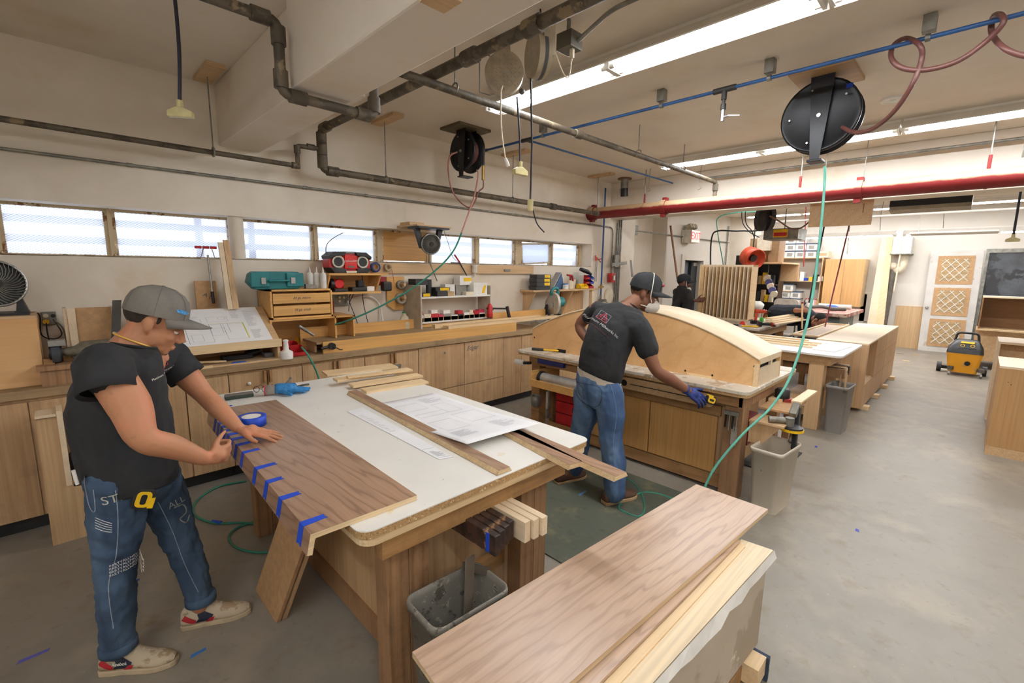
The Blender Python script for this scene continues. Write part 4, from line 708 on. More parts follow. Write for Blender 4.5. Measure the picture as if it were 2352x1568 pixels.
solo('round_disc', 'pale round disc hanging low on the wall below the blue pipe', 'disc', MB().cyl((6.95, 4.59, 1.25), (6.95, 4.57, 1.25), .13, n=28), CREAM)
# ================================================================ near workbench with the white top
ZT1 = .88
t = TH('workbench', 'big white topped workbench in the middle carrying the walnut panel', 'workbench')
r4 = rrect(.60, 1.25, 1.80, 3.32, .05)
mk('bench_top', MB().prism(r4, .876, ZT1), LAM, t); mk('top_edge', MB().prism(rrect(.602, 1.252, 1.798, 3.318, .05), .85, .8758), CHIP, t); mk('sub_top', MB().prism(rrect(.61, 1.258, 1.79, 3.31, .05), .82, .8498), PLYEDGE, t)
for a, c, m in (((.70, 1.31, .715), (1.68, 1.35, .82), BEAMX), ((.72, 3.19, .73), (1.64, 3.225, .82), BEAMX)): mk('end_rail', MB().box(a, c), m, t, bev=.002)
for x in (.76, 1.58): mk('side_rail', MB().box((x, 1.375, .74), (x+.035, 3.19, .82)), BEAM, t)
for x0, x1, y0 in ((.76, .84, 1.39), (1.46, 1.52, 1.39), (.76, .84, 3.0), (1.48, 1.55, 3.0)):
    mk('leg', MB().box((x0, y0, 0), (x0+.09, y0+.09, .735)), LEGW, t, bev=.003)
    mk('leg', MB().box((x0+.092, y0, 0), (x0+.18, y0+.09, .735)), LEGW, t, bev=.003)
mk('cabinet_panel', MB().box((.90, 1.62, .13), (.915, 3.0, .74)), PLY, t); mk('cabinet_panel', MB().box((.95, 1.56, .05), (1.60, 1.575, .74)), PLY, t); mk('cabinet_panel', MB().box((1.55, 1.62, .1), (1.565, 3.0, .74)), PLY, t)
mk('kick_rail', MB().box((.885, 1.48, .02), (.925, 3.0, .13)), LEGW, t); mk('bottom_rail', MB().box((1.02, 1.5, .25), (1.46, 1.53, .33)), BEAMX, t)
# lumber ends stored under the near end
gl = 'lumber ends stored under the near workbench'; DKW = specks('dark_stained_wood', (70, 48, 38), [((150, 116, 84), 18, .6), ((40, 28, 24), 7, .5)], .5, base2=(58, 40, 32))
for i in range(4):
    o = solo('dark_board', ['outermost dark stained board with blue tape under the near bench', 'second dark stained flaking board under the near bench', 'third dark stained flaking board under the near bench', 'dark stained board touching the pale ones under the bench'][i], 'board', MB().box((1.06+.035*i, 1.14+.012*i, .645-.0*i), (1.09+.035*i, 2.0, .725)), DKW, gl, bev=.003)
    if i == 0: mk('blue_tape', MB().box((1.0588, 1.17, .65), (1.06, 1.19, .726)), TAPE, o)
for i in range(3): solo('pale_board', ['pale plywood strip next to the dark boards under the near bench', 'second pale plywood strip under the near bench', 'outermost pale board on the right under the near bench'][i], 'board', MB().box((1.21+.037*i, 1.13-.012*i, .64+.005*i), (1.24+.037*i, 2.0, .725)), PALE, gl)
solo('cross_bar', 'rail the stored boards rest on under the near bench', 'rail', MB().box((.945, 1.47, .6), (1.46, 1.5, .638)), BEAMX)
# walnut panel with taped drop edge
t = TH('walnut_workpiece', 'large walnut veneered panel with a taped drop edge on the white bench', 'panel'); z0, z1 = ZT1+.001, ZT1+.02; Q = [(.478, 1.33), (.845, 1.318), (.885, 2.895), (.545, 2.915)]
mk('panel_core', MB().prism(Q, z0, z1-.0012), PLYEDGE, t); mk('veneer_face', MB().prism(Q, z1-.0012, z1), WALY, t)
n0 = [V((.478, 1.33, z1)), V((.545, 2.915, z1))]; dn = V((-.014, 0, -.066)); th = V((.016, 0, -.004))
mk('drop_edge', MB().slab([n0[0], n0[1], n0[1]+dn, n0[0]+dn], th), PLYEDGE, t); mk('veneer_edge', MB().slab([n0[0], n0[1], n0[1]+dn, n0[0]+dn], V((-.0012, 0, 0))), WALY, t)
ys = [1.385, 1.60, 1.765, 1.92, 2.13, 2.24, 2.33, 2.41, 2.48, 2.55, 2.62, 2.70]
for i, y in enumerate(ys):
    f = (y-1.33)/1.585; x = .478+.067*f; w = .034; l1 = .075-.01*(i % 3)
    p0 = V((x, y, z1)); b = MB(); u = .0012
    if i == 4: w = .03
    b.slab([p0+V((-.002, 0, 0)), p0+V((-.002, w, 0)), p0+V((l1, w*.9, 0)), p0+V((l1-.006, w*.5, 0)), p0+V((l1, .004, 0))], V((0, 0, u)))
    b.slab([p0+V((-.0016, 0, u)), p0+V((-.0016, w, u)), p0+dn*.95+V((-.0016, w, 0)), p0+dn*.86+V((-.0016, w*.5, 0)), p0+dn*.95+V((-.0016, 0, 0))], V((-.001, 0, 0)))
    mk('tape_strip', b, TAPE, t)
solo('tape_scrap', 'short blue tape strip at the far left corner of the walnut panel', 'tape', MB().box((.60, 3.0, ZT1), (.68, 3.02, ZT1+.001)), TAPE)
t = TH('tape_roll', 'thick blue masking tape roll standing on the walnut panel', 'tape roll'); c = V((.645, 2.50, z1))
mk('tape', MB().lathe([(.046, 0), (.066, 0), (.066, .048), (.046, .048), (.046, 0)], c, n=36, caps=False), TAPE, t); mk('core', MB().lathe([(.043, .0), (.047, .0), (.047, .047), (.043, .047), (.043, 0)], c, n=36, caps=False), CARD, t); mk('liner', MB().cyl(c+V((0, 0, .043)), c+V((0, 0, .046)), .044, n=30), WHT, t)
# small things at the far end
t = TH('marker_pen', 'white marker pen with black cap on the white bench', 'marker pen'); a, c = V((.70, 3.25, ZT1+.008)), V((.80, 3.225, ZT1+.008)); mk('barrel', MB().cyl(a, c, .0075), mt((200, 196, 186), .5), t); mk('cap', MB().cyl(c, c+(c-a).normalized()*.05, .0085, .006), BLK, t)
t = TH('sanding_block', 'long grey and dark green case beside the marker pen', 'case'); mk('lower_half', MB().ob((.755, 3.155, ZT1+.012), (.155, .05, .022), (0, 0, -.12)), mt((52, 66, 58), .5), t, bev=.005); mk('upper_half', MB().ob((.755, 3.155, ZT1+.026), (.152, .047, .008), (0, 0, -.12)), mt((110, 102, 96), .5), t, bev=.003)
t = TH('reading_glasses', 'dark framed reading glasses standing next to the blue glove', 'glasses')
for k, (x, y) in enumerate(((.872, 3.22), (.912, 3.185))): mk('lens_rim', MB().tube([(x+.019*math.cos(a)*.75, y-.019*math.cos(a)*.5, ZT1+.022+.02*math.sin(a)) for a in [2*PI*i/18 for i in range(18)]], .0018, 6, closed=True), mt((60, 26, 34), .3), t)
mk('bridge', MB().tube([(.886, 3.211, ZT1+.024), (.898, 3.195, ZT1+.024)], .0018, 6), mt((60, 26, 34), .3), t); mk('temple', MB().tube([(.927, 3.18, ZT1+.028), (.98, 3.26, ZT1+.03), (1.0, 3.29, ZT1+.01)], .0018, 6), BLK, t); mk('temple', MB().tube([(.858, 3.23, ZT1+.028), (.92, 3.29, ZT1+.03), (.94, 3.31, ZT1+.01)], .0018, 6), BLK, t)
t = TH('work_glove', 'blue coated work glove with grey cuff lying on the white bench', 'glove'); gm = mt((46, 128, 190), .6, 0, .12, 40); gx, gy, gz = .99, 3.07, ZT1+.03
ux = V((.93, -.36, 0)); uy = V((.36, .93, 0)); O_ = V((gx, gy, gz))
G_ = lambda a, b_, c_=0: O_+ux*a+uy*b_+V((0, 0, c_))
b = MB(); b.tube([G_(-.05, 0, .01), G_(-.02, 0, .008), G_(.04, 0, 0), G_(.07, -.005, -.005)], [.03, .036, .036, .026], 12)
for (p, l, dy, q) in ((.025, .09, .012, -.012), (.01, .11, .004, -.008), (-.007, .105, -.01, -.012), (-.022, .08, -.02, -.016)): b.tube([G_(.04, p, 0), G_(.04+l*.5, p+dy*.5, q*.4), G_(.04+l, p+dy, q)], [.014, .0115, .0095], 8).sph(G_(.04+l, p+dy, q), .0095, 8)
b.tube([G_(-.01, -.02, -.005), G_(.02, -.06, -.012), G_(.045, -.085, -.016)], [.016, .013, .01], 8).sph(G_(.045, -.085, -.016), .01, 8)
mk('coated_hand', b, gm, t, rem=.004, smo=3); mk('cuff', MB().lathe([(.03, 0), (.033, .0), (.03, .045), (.034, .055)], G_(-.105, 0, .005), ux, 16), mt((176, 168, 160), .8), t); mk('cuff_band', MB().lathe([(.031, -.006), (.0345, -.006), (.0345, .001), (.031, .001)], G_(-.105, 0, .005), ux, 16), mt((190, 70, 80), .8), t)
solo('second_glove', 'second blue glove behind the first one', 'glove', MB().tube([(1.03, 3.18, ZT1+.022), (1.09, 3.17, ZT1+.022)], [.02, .016], 10).sph((1.09, 3.17, ZT1+.022), .016), gm)
t = TH('snips', 'pair of grey handled snips behind the blue gloves', 'snips'); mk('handle', MB().tube(cr([(1.06, 3.24, ZT1+.02), (1.10, 3.285, ZT1+.03), (1.115, 3.30, ZT1+.045)]), .009, 8), mt((96, 92, 88), .5), t); mk('handle', MB().tube(cr([(1.06, 3.13, ZT1+.015), (1.13, 3.12, ZT1+.025), (1.17, 3.13, ZT1+.022)]), .007, 8), mt((60, 58, 54), .5), t)
# pale planks stacked at the far right corner
gp = 'short pale planks stacked on the far corner of the white bench'
def plank2(label, u0, v0, u1, v1, w, z, th=.016, m=PALEX):
    a = at(u0, v0, z=z+th); c = at(u1, v1, z=z+th); d = (c-a).normalized(); s_ = V((-d.y, d.x, 0))*w; a.z = c.z = z
    return solo('plank', label, 'plank', MB().slab([a, c, c+s_, a+s_], (0, 0, th)), m, gp, bev=.001)
plank2('lowest plank at the front of the stack on the white bench', 842, 899, 985, 876, .11, ZT1); plank2('wide back plank of the stack on the white bench', 752, 861, 915, 842, .17, ZT1, .014)
plank2('middle plank of the stack with a blue tape mark', 812, 886, 972, 862, .10, ZT1+.016); plank2('left leaning plank lying on top of the stack on the white bench', 775, 873, 948, 848, .09, ZT1+.032); plank2('narrow upper plank in the middle of the stack', 800, 866, 940, 850, .06, ZT1+.048, .012)
# walnut faced strips
def strip2(label, u0, v0, u1, v1, w, z=ZT1, L=None):
    a = at(u0, v0, z=z+.02); c = at(u1, v1, z=z+.02); d = (c-a).normalized(); s_ = V((d.y, -d.x, 0))
    if L: a = c-d*L
    a.z = c.z = z+.001; t = TH('walnut_strip', label, 'wood strip', 'walnut faced strips on the white bench')
    mk('core', MB().slab([a+s_*.012, c+s_*.012, c+s_*(w-.012), a+s_*(w-.012)], (0, 0, .001)).loft([[p+s_*.010, p+s_*(w-.010), p+s_*w+V((0, 0, .018)), p+V((0, 0, .018))] for p in (a, c)], 0, False), PLYEDGE, t)
    mk('veneer_face', MB().slab([a+V((0, 0, .0182)), c+V((0, 0, .0182)), c+s_*w+V((0, 0, .0182)), a+s_*w+V((0, 0, .0182))], (0, 0, .0012)), WALY, t)
    return t
strip2('long walnut strip lying alone across the plans on the white bench', 800, 898, 1147, 1080, -.055)
strip2('walnut strip overhanging the bench edge a little, left of the longer one', 1180, 1000, 1310, 1068, -.07, ZT1, .66); strip2('walnut strip overhanging furthest past the bench edge', 1200, 1000, 1415, 1094, -.065, ZT1, .86)
# plans
zz = ZT1+.0012
def curl(name, label, C4, up, rects, lines):
    "sheet with its near edge lifted"
    t = TH(name, label, 'plan sheet'); n = 14; vs = []; fs = []
    o, ex, ey = V(C4[0]), V(C4[1])-V(C4[0]), V(C4[3])-V(C4[0])
    f = lambda u, v, e=0: o+ex*u+ey*v+V((0, 0, up(u, v)+e))
    for j in range(n+1):
        for i in range(n+1): vs.append(f(i/n, j/n))
    fs = [(j*(n+1)+i, j*(n+1)+i+1, (j+1)*(n+1)+i+1, (j+1)*(n+1)+i) for j in range(n) for i in range(n)]
    o_ = mk('paper', MB().add(vs, fs, 0, True), PAPER, t); m_ = o_.modifiers.new('thick', 'SOLIDIFY'); m_.thickness = .0006
    b = MB(); w = .004
    def q(u0, v0, u1, v1):
        k = max(1, int(abs(u1-u0)*12)+int(abs(v1-v0)*12)); 
        for s_ in range(k):
            if abs(u1-u0) > abs(v1-v0): a0, a1, b0, b1 = u0+(u1-u0)*s_/k, u0+(u1-u0)*(s_+1)/k, v0, v1
            else: a0, a1, b0, b1 = u0, u1, v0+(v1-v0)*s_/k, v0+(v1-v0)*(s_+1)/k
            b.add([f(a0, b0, .0012), f(a1, b0, .0012), f(a1, b1, .0012), f(a0, b1, .0012)], [(0, 1, 2, 3)])
    for u0, v0, u1, v1 in rects: q(u0, v0, u1, v0+w); q(u0, v1-w, u1, v1); q(u0, v0, u0+w, v1); q(u1-w, v0, u1, v1)
    for l in lines: q(*l)
    mk('printed_drawing', b, mt((196, 197, 204), .8, 0, .02), t); return t
curl('plan_sheet', 'top plan sheet with its near edge curling over the walnut strips', [(1.24, 1.52, zz+.02), (1.69, 1.49, zz+.02), (1.66, 2.47, zz), (1.27, 2.48, zz)], lambda u, v: .024*max(0, 1-v*2.4)**1.3+.006*math.sin(v*7)*(1-v)*.3,
     [(.15, .25, .45, .45), (.2, .55, .6, .62), (.55, .3, .9, .5), (.6, .55, .8, .75), (.2, .7, .5, .85)], scrawl(.1, .12, .35, .22, 7, .006)+scrawl(.65, .1, .9, .24, 8, .006)+scrawl(.6, .8, .9, .92, 6, .006))
sheet('plan_sheet', 'narrow plan sheet lying left of the long walnut strip', [(1.11, 1.55, zz), (1.17, 1.53, zz), (1.22, 2.46, zz), (1.12, 2.45, zz)], scrawl(.2, .04, .9, .12, 8, .004)+scrawl(.2, .5, .8, .9, 14, .003), [(.1, .02, .95, .16)])
# panels leaning under the overhang
for i in range(2):
    x = .60+.03*i; solo('leaning_panel', ['outer brown faced panel leaning against the near bench', 'inner panel leaning against the near bench'][i], 'panel', MB().slab([(x, 2.50, 0), (x, 2.18, 0), (x+.115, 1.86, .72), (x+.115, 2.16, .72)], (.02, 0, .004)), MDF if i == 0 else PLY, 'panels leaning on the near bench', bev=.001)
# bins
def waste(name, label, c, sz, h, m, rz=0, tz=.8):
    t = TH(name, label, 'bin'); w, d = sz[0]/2, sz[1]/2; rings = []
    def ring(k, z, e=0): return [V((x, y, z)) for x, y in rrect(-w*k+e, -d*k+e, w*k-e, d*k-e, .035)]
    rings = [ring(tz, 0), ring(1, h-.03), ring(1.05, h-.03), ring(1.06, h-.012), ring(1.04, h), ring(1.0, h-.002), ring(.98, h-.03), ring(tz-.02, .012)]
    mk('bin_wall', MB().loft(rings, 0, True, True), m, t); put(t, c, rz); return t
BING = specks('dirty_grey_plastic', (128, 124, 114), [((78, 74, 66), 24, .58), ((166, 158, 140), 30, .6), ((40, 38, 36), 30, .64)], .6, base2=(110, 106, 98))
waste('waste_bin', 'dirty grey waste bin at the foot of the near workbench', (.925, 1.185, 0), (.31, .20), .55, BING, -.05)
solo('black_wrapper', 'black and purple wrapper lying in the dirty grey bin', 'wrapper', MB().sph((.90, 1.15, .06), (.05, .05, .05), 8).box((.9, 1.1, .08), (.95, 1.13, .12)), mt((44, 34, 80), .4)); solo('thin_offcut', 'thin grey offcut standing in the dirty grey bin', 'wood offcut', MB().slab([(.95, 1.2, .02), (.99, 1.2, .02), (1.04, 1.23, .62), (1.0, 1.23, .62)], (0, .008, 0)), mt((110, 98, 84), .7)); solo('dark_offcut', 'dark strip bridging the top of the dirty grey bin', 'wood offcut', MB().slab([(1.0, 1.25, .60), (1.09, 1.20, .56), (1.09, 1.20, .52), (1.0, 1.25, .565)], (0, .006, 0)), mt((84, 74, 64), .7))
BINW = specks('stained_white_plastic', (214, 204, 188), [((150, 116, 70), 22, .68), ((90, 80, 66), 30, .7)], .55, base2=(206, 196, 180))
waste('waste_bin', 'off white waste bin below the nail gun at the hammer bench', (3.60, .90, 0), (.36, .21), .47, BINW, -.08)
waste('waste_bin', 'clean grey waste bin beside the third bench', (5.93, .93, 0), (.32, .2), .52, specks('grey_plastic', (146, 142, 138), [((110, 106, 100), 6, .62)], .5), -.05)
o = solo('cardboard_strip', 'brown cardboard strips sticking out of the clean grey bin', 'cardboard', MB().slab([(5.93, .88, .1), (6.0, .88, .1), (6.05, .9, .62), (5.97, .9, .66)], (0, .01, 0)).slab([(5.97, .95, .1), (6.04, .95, .1), (6.1, .95, .58), (6.02, .95, .6)], (0, .008, 0)), CARD)
# carcass behind the first man
t = TH('plywood_jig', 'plywood carcass standing on the floor behind the first man', 'carcass')
mk('front_panel', MB().prism([(-.155, 0), (.16, 0), (.16, .37), (-.05, .37), (-.05, .80), (-.15, .80)], 3.76, 3.80, 1), PLY, t); mk('post', MB().box((-.06, 3.74, .36), (-.035, 3.9, .83)), PALE, t); mk('top_cap', MB().box((-.15, 3.74, .80), (-.062, 3.9, .815)), PALE, t); mk('shelf', MB().box((-.03, 3.76, .34), (.2, 3.98, .36)), PALE, t); mk('diagonal_board', MB().slab([(-.02, 3.78, .80), (.0, 3.78, .81), (.2, 3.78, .55), (.18, 3.78, .54)], (0, .18, 0)), PALE, t)
solo('black_bag', 'black cloth bundle lying in the plywood carcass', 'bag', MB().sph((.05, 3.88, .46), (.1, .08, .1), 14), BLK, disp=.03, dsc=.08)
# floor mat, hoses, scraps
MAT = specks('worn_green_rubber', (84, 88, 76), [((120, 112, 82), 5, .55), ((60, 64, 58), 12, .55)], .8, base2=(74, 78, 68), soft=.2)
solo('floor_mat', 'large worn dark green rubber mat in front of the hammer bench', 'floor mat', MB().box((1.95, .9, 0), (3.3, 2.62, .008)), MAT); solo('grid_mat', 'black grid drainage mat under the far end of the hammer bench', 'floor mat', MB().box((4.2, 1.0, 0), (4.9, 1.5, .012)), mt((62, 60, 56), .8))
F_ = lambda u, v: tuple(at(u, v, z=.008))
cableT('air_hose', 'green air hose looped on the floor between the first man and bench', [P_(566, 1105, 3.9)[:2]+(.008,)]+[F_(u, v) for u, v in ((500, 1118), (452, 1150), (446, 1180), (490, 1200), (560, 1200), (600, 1207), (640, 1225), (640, 1260), (590, 1268), (540, 1255), (527, 1228), (560, 1205), (610, 1192))], .0075, GREEN, 'hose')
mk('blue_tape', MB().cyl(V(F_(488, 1198))+V((0, 0, .003)), V(F_(508, 1201))+V((0, 0, .003)), .011), TAPE, C.objects['air_hose'])
cableT('air_hose', 'green air hose coiled on the mat beside the second man', [F_(u, v) for u, v in ((1430, 1090), (1465, 1120), (1480, 1160), (1470, 1185), (1440, 1178), (1420, 1165), (1440, 1145), (1490, 1130), (1560, 1150), (1620, 1175))], .0075, GREEN, 'hose')
for i, (u, v, l) in enumerate([(75, 1508, 'large purple blue tape scrap on the floor at the lower left'), (1338, 1135, 'faded blue tape strip on the green mat'), (455, 1500, 'light blue tape scrap on the floor right of the front shoe'), (313, 1334, 'small dark blue tape scrap between the two shoes'), (1875, 1026, 'tiny blue scrap on the floor beside the off white bin'), (1970, 1218, 'pale blue scrap on the open floor')]):
    q = at(u, v, z=.0); w = (.05, .05, .03, .014, .03, .02)[i]; z = .009 if i == 1 else .001; mm = [mt((92, 92, 190), .6), mt((80, 130, 190), .6), mt((60, 120, 190), .6), mt((40, 60, 170), .6)][min(i, 3)]
    a = q; solo('tape_scrap', l, 'tape', MB().add([(a.x-w, a.y-.012, z), (a.x+w, a.y-.004, z), (a.x+w*1.1, a.y+.014, z), (a.x-w*.8, a.y+.012, z)], [(0, 1, 2, 3)]), mm, 'tape scraps on the floor')
# ================================================================ foreground crate with walnut sheets
t = TH('plywood_crate', 'pale plywood crate with peeling edge in the lower right foreground', 'crate')
a, b_, c, d = V((2.01, .60, 0)), V((2.03, .475, 0)), V((.85, .20, 0)), V((.86, .72, 0)); ZC2 = .55
QC = [(2.0, .62), (2.03, .44), (.80, .18), (.70, .70)]
ext = lambda a, b_, k: a+(b_-a)*k
K = [at(1703, 1238, z=.55), at(1776, 1263, z=.55)]; K += [ext(K[1], at(1499, 1568, z=.55), 1.35), ext(K[0], at(1400, 1568, z=.55), 1.5)+V((-.05, .12, 0))]; QC = [(k.x, k.y) for k in K]
mk('crate_body', MB().prism([(K[0].x-.03, K[0].y-.03), (K[1].x-.03, K[1].y+.012), (K[2].x+.05, K[2].y+.02), (K[3].x+.05, K[3].y-.05)], .12, .53), specks('grey_plywood', (196, 184, 166), [((170, 156, 136), 2.2, .55), ((224, 214, 198), 6, .62)], .7, base2=(186, 172, 152)), t)
mk('crate_lid', MB().prism(QC, .53, ZC2), wood('cream_plywood', (222, 196, 152), (244, 228, 198), 0, .8, .15, .5, 4), t); L2 = [at(1700, 1247, z=.556), at(1712, 1254, z=.556)]; L2 += [ext(L2[1], at(1424, 1568, z=.556), 1.4), ext(L2[0], at(1385, 1568, z=.556), 1.4)]; mk('lid_ledge', MB().prism([(k.x, k.y) for k in L2], ZC2, ZC2+.006), PALEX, t)
b = MB(); rr = random.Random(9)
E_ = [K[1].lerp(K[2], i/14)-V((0, 0, .015)) for i in range(15)]
b.add([p+V((0, -.004, .017)) for p in E_]+[p+V((rr.uniform(-.01, .01), -.012-rr.uniform(0, .012), -.01-rr.uniform(0, .03))) for p in E_], [(i, i+1, i+16, i+15) for i in range(14)])
mk('torn_wrap', b, WHT, t)
t = TH('wooden_dolly', 'carpeted wooden dolly under the foreground crate', 'dolly'); mk('rail', MB().box((1.86, .44, .03), (1.96, .72, .115)), PALEX, t); mk('rail', MB().box((1.0, .44, .03), (1.1, .66, .115)), PALEX, t); mk('carpet_strip', MB().box((1.962, .43, .0), (1.985, .70, .11)), mt((50, 62, 84), .9), t, disp=.01, dsc=.02); mk('long_rail', MB().box((1.1, .5, .0), (1.86, .58, .1)), BEAMX, t)
mk('caster', MB().cyl((1.91, .46, .02), (1.91, .5, .02), .02), BLK, t)
o = solo('walnut_sheet', 'lower walnut sheet partly covered, lying on the foreground crate', 'panel', MB().slab([L2[0]+V((0, .0, .002)), ext(L2[0], L2[3], 1.0)+V((0, 0, .002)), ext(L2[0], L2[3], 1.0)+V((-.03, .25, .002)), L2[0]+V((-.02, .12, .002))], (0, 0, .011)), WALX)
t = TH('walnut_board', 'long pale walnut board lying on top in the foreground', 'panel'); z0 = .572
QW = [(2.305, .926), (2.302, .579), (.60, .67), (.639, 1.037)]
mk('board_core', MB().prism(QW, z0, z0+.017), PLYEDGE, t); mk('veneer_face', MB().prism(QW, z0+.017, z0+.019), WALX, t)
# ================================================================ second bench with the curved box
t = TH('workbench', 'scuffed long workbench where the masked man measures, carrying the curved box', 'workbench')
mk('bench_top', MB().prism(rrect(3.38, 1.05, 4.62, 3.34, .06), .838, .86), LAMOLD, t); mk('top_edge', MB().prism(rrect(3.383, 1.053, 4.617, 3.337, .06), .815, .838), CHIP, t)
for x, y, w in ((3.47, 1.10, .13), (4.40, 1.12, .1), (3.47, 3.08, .11), (4.4, 3.08, .1)): mk('leg', MB().box((x, y, 0), (x+w, y+w, .74)), LEGW if y < 2 else BEAM, t, bev=.003)
mk('side_rail', MB().box((3.44, 1.10, .73), (3.475, 3.2, .815)), BEAM, t); mk('end_rail', MB().box((3.44, 1.09, .72), (4.5, 1.125, .815)), LEGW, t)
mk('slotted_board', MB().prism(rrect(1.30, .69, 2.12, .79, .03), 3.418, 3.438, 0), PLYH, t); mk('round_hole', MB().cyl((3.416, 2.06, .74), (3.42, 2.06, .74), .028, n=22), DARK, t); mk('slot', MB().box((3.416, 1.3, .735), (3.42, 2.0, .741)), DARK, t)
mk('cabinet_body', MB().box((3.56, 1.26, .1), (4.35, 2.55, .72)), PLY, t); mk('top_rail', MB().box((3.535, 1.28, .60), (3.558, 2.45, .68)), BEAM, t)
for y0, y1 in ((1.30, 1.86), (1.87, 2.43)):
    d = mk('door', MB().box((3.535, y0, .14), (3.558, y1, .595)), wood('golden_plywood_door', (176, 128, 70), (206, 160, 100), 2, .8, .2, .5, 4), t)
mk('kick_rail', MB().box((3.54, 1.25, .03), (3.56, 3.0, .13)), BEAM, t); mk('dark_gap', MB().box((3.545, 2.0, .66), (3.56, 2.5, .72)), DARK, t)
b = mk('blue_tape_patch', MB().box((3.40, 2.72, .76), (3.438, 3.05, .83)), mt((28, 44, 110), .5), t)
mk('vise_jaw', MB().cyl((3.40, 3.24, .73), (3.40, 3.36, .73), .03), glassy('clear_cap', alpha=.4), t); mk('vise_handle', MB().cyl((3.42, 3.16, .74), (3.40, 3.25, .73), .016), BLK, t)
t = TH('roller_tray', 'open plywood drawer holding a silver roller under the hammer bench', 'drawer'); mk('drawer_tray', MB().box((3.30, 2.40, .54), (3.75, 3.06, .556)).box((3.30, 2.40, .556), (3.315, 3.06, .61)).box((3.315, 3.045, .556), (3.75, 3.06, .69)), ORPLY, t); mk('silver_roller', MB().cyl((3.42, 2.42, .615), (3.42, 3.0, .615), .055, n=24), mt((200, 198, 194), .3, .6), t); mk('roller_ring', MB().cyl((3.42, 2.985, .615), (3.42, 3.02, .615), .064, n=24), BLK, t); mk('strips', MB().box((3.33, 2.41, .556), (3.36, 2.9, .575)), PALEX, t)
mk('post', MB().box((3.60, 2.52, .0), (3.66, 2.58, .54)), BEAM, t); mk('post', MB().box((3.60, 3.0, .0), (3.66, 3.05, .54)), BEAM, t)
t = TH('red_tool_chest', 'stack of red drawers under the hammer bench', 'tool chest'); mk('chest_body', MB().box((3.60, 2.60, .05), (3.95, 2.95, .50)), mt((120, 22, 26), .5), t)
for i in range(3): d = mk('drawer', MB().box((3.575, 2.61, .12+.125*i), (3.6, 2.94, .235+.125*i)), mt((186, 26, 34), .45), t, bev=.005); mk('latch', MB().box((3.565, 2.66, .155+.125*i), (3.575, 2.72, .2+.125*i)), BLK, d)
t = TH('red_small_box', 'small red case low under the hammer bench at the right leg', 'case'); mk('case_body', MB().box((3.75, 1.14, .35), (3.95, 1.24, .58)), mt((150, 26, 34), .45), t)
solo('bar_clamp', 'grey bar clamp hanging beside the red drawers', 'clamp', MB().box((3.50, 2.97, .18), (3.515, 2.985, .52)).box((3.47, 2.96, .18), (3.54, 2.99, .21)).cyl((3.48, 2.975, .21), (3.48, 2.975, .28), .01), GALV)
t = TH('ceramic_holder', 'grey pot shaped holder hanging on the far left leg of the hammer bench', 'holder'); mk('holder_bowl', MB().lathe([(.02, 0), (.05, .03), (.055, .12), (.045, .12), (.03, .04)], (3.40, 3.06, .30), n=18), GALV, t)
# curved box
t = TH('curved_box', 'long plywood box with an arched top standing on the hammer bench', 'curved cabinet')
ya, yb, N = 1.07, 3.33, 28; zb = .86
def arch(s): return zb+.195+.305*(1-((s-.5)/.5)**2)
prof = [(ya+(yb-ya)*i/N, arch(i/N)) for i in range(N+1)]
mk('front_face', MB().prism([(ya, zb)]+prof+[(yb, zb)], 3.62, 3.645, 0), MAPLE, t); mk('back_face', MB().prism([(ya, zb)]+prof+[(yb, zb)], 4.13, 4.155, 0), MAPLE, t)
mk('arched_top', MB().loft([[V((3.615, y, z)), V((4.16, y, z)), V((4.16, y, z+.014)), V((3.615, y, z+.014))] for y, z in prof], 0, True), PALE, t)
mk('end_panel', MB().box((3.645, ya, zb), (4.13, ya+.02, zb+.13)), PALE, t); mk('end_panel', MB().box((3.645, yb-.02, zb), (4.13, yb, zb+.19)), PALE, t); mk('end_rail', MB().box((3.645, ya, zb+.165), (4.13, ya+.02, zb+.195)), PALE, t); mk('end_divider', MB().box((3.90, ya, zb+.13), (3.93, ya+.02, zb+.165)), PALE, t); mk('inside_dark', MB().box((3.65, ya+.03, zb+.12), (4.12, ya+.04, zb+.19)), DARK, t)
mk('corner_strip', MB().box((3.612, ya-.003, zb), (3.622, ya+.03, zb+.17)), PALEX, t)
for y, z in ((1.62, .03), (1.40, .03), (1.10, .15), (3.3, .11)): mk('screw_hole', MB().cyl((3.6195, y, zb+z), (3.62, y, zb+z), .009), DARK, t)
mk('base_strip', MB().box((3.612, 1.40, zb), (3.62, 1.60, zb+.02)), PALEX, t)
# things on the second bench
t = TH('hammer', 'black and yellow hammer lying at the far left end of the bench', 'hammer'); a, c = at(1222, 801, z=.875), at(1290, 806, z=.875); mk('grip', MB().tube([a, a*.6+c*.4], [.016, .013], 8), BLK, t); mk('handle', MB().tube([a*.6+c*.4, a*.1+c*.9], .009, 8), YEL, t); mk('head', MB().cyl(c+V((0, .05, .0)), c+V((0, -.05, 0)), .018), BLKM, t)
P3 = lambda u, v, y: tuple(at(u, v, y=y))
t = TH('end_shelf', 'stepped plywood shelf fixed to the right end of the hammer bench', 'shelf'); mk('upper_board', MB().box((3.78, .88, .66), (4.25, 1.09, .675)), MDF, t); mk('lower_board', MB().box((3.58, .86, .60), (3.80, 1.09, .615)), PLYH, t); mk('bracket', MB().prism([(.88, .60), (1.09, .60), (1.09, .44), (1.0, .44)], 3.60, 3.615, 0), PLY, t); mk('post', MB().box((4.12, .95, .0), (4.18, 1.0, .66)), LEGW, t); mk('upper_rail', MB().box((4.0, .86, .70), (4.5, .93, .715)), PALEX, t); mk('rail_block', MB().box((4.0, 1.0, .675), (4.1, 1.09, .70)), PALEX, t)
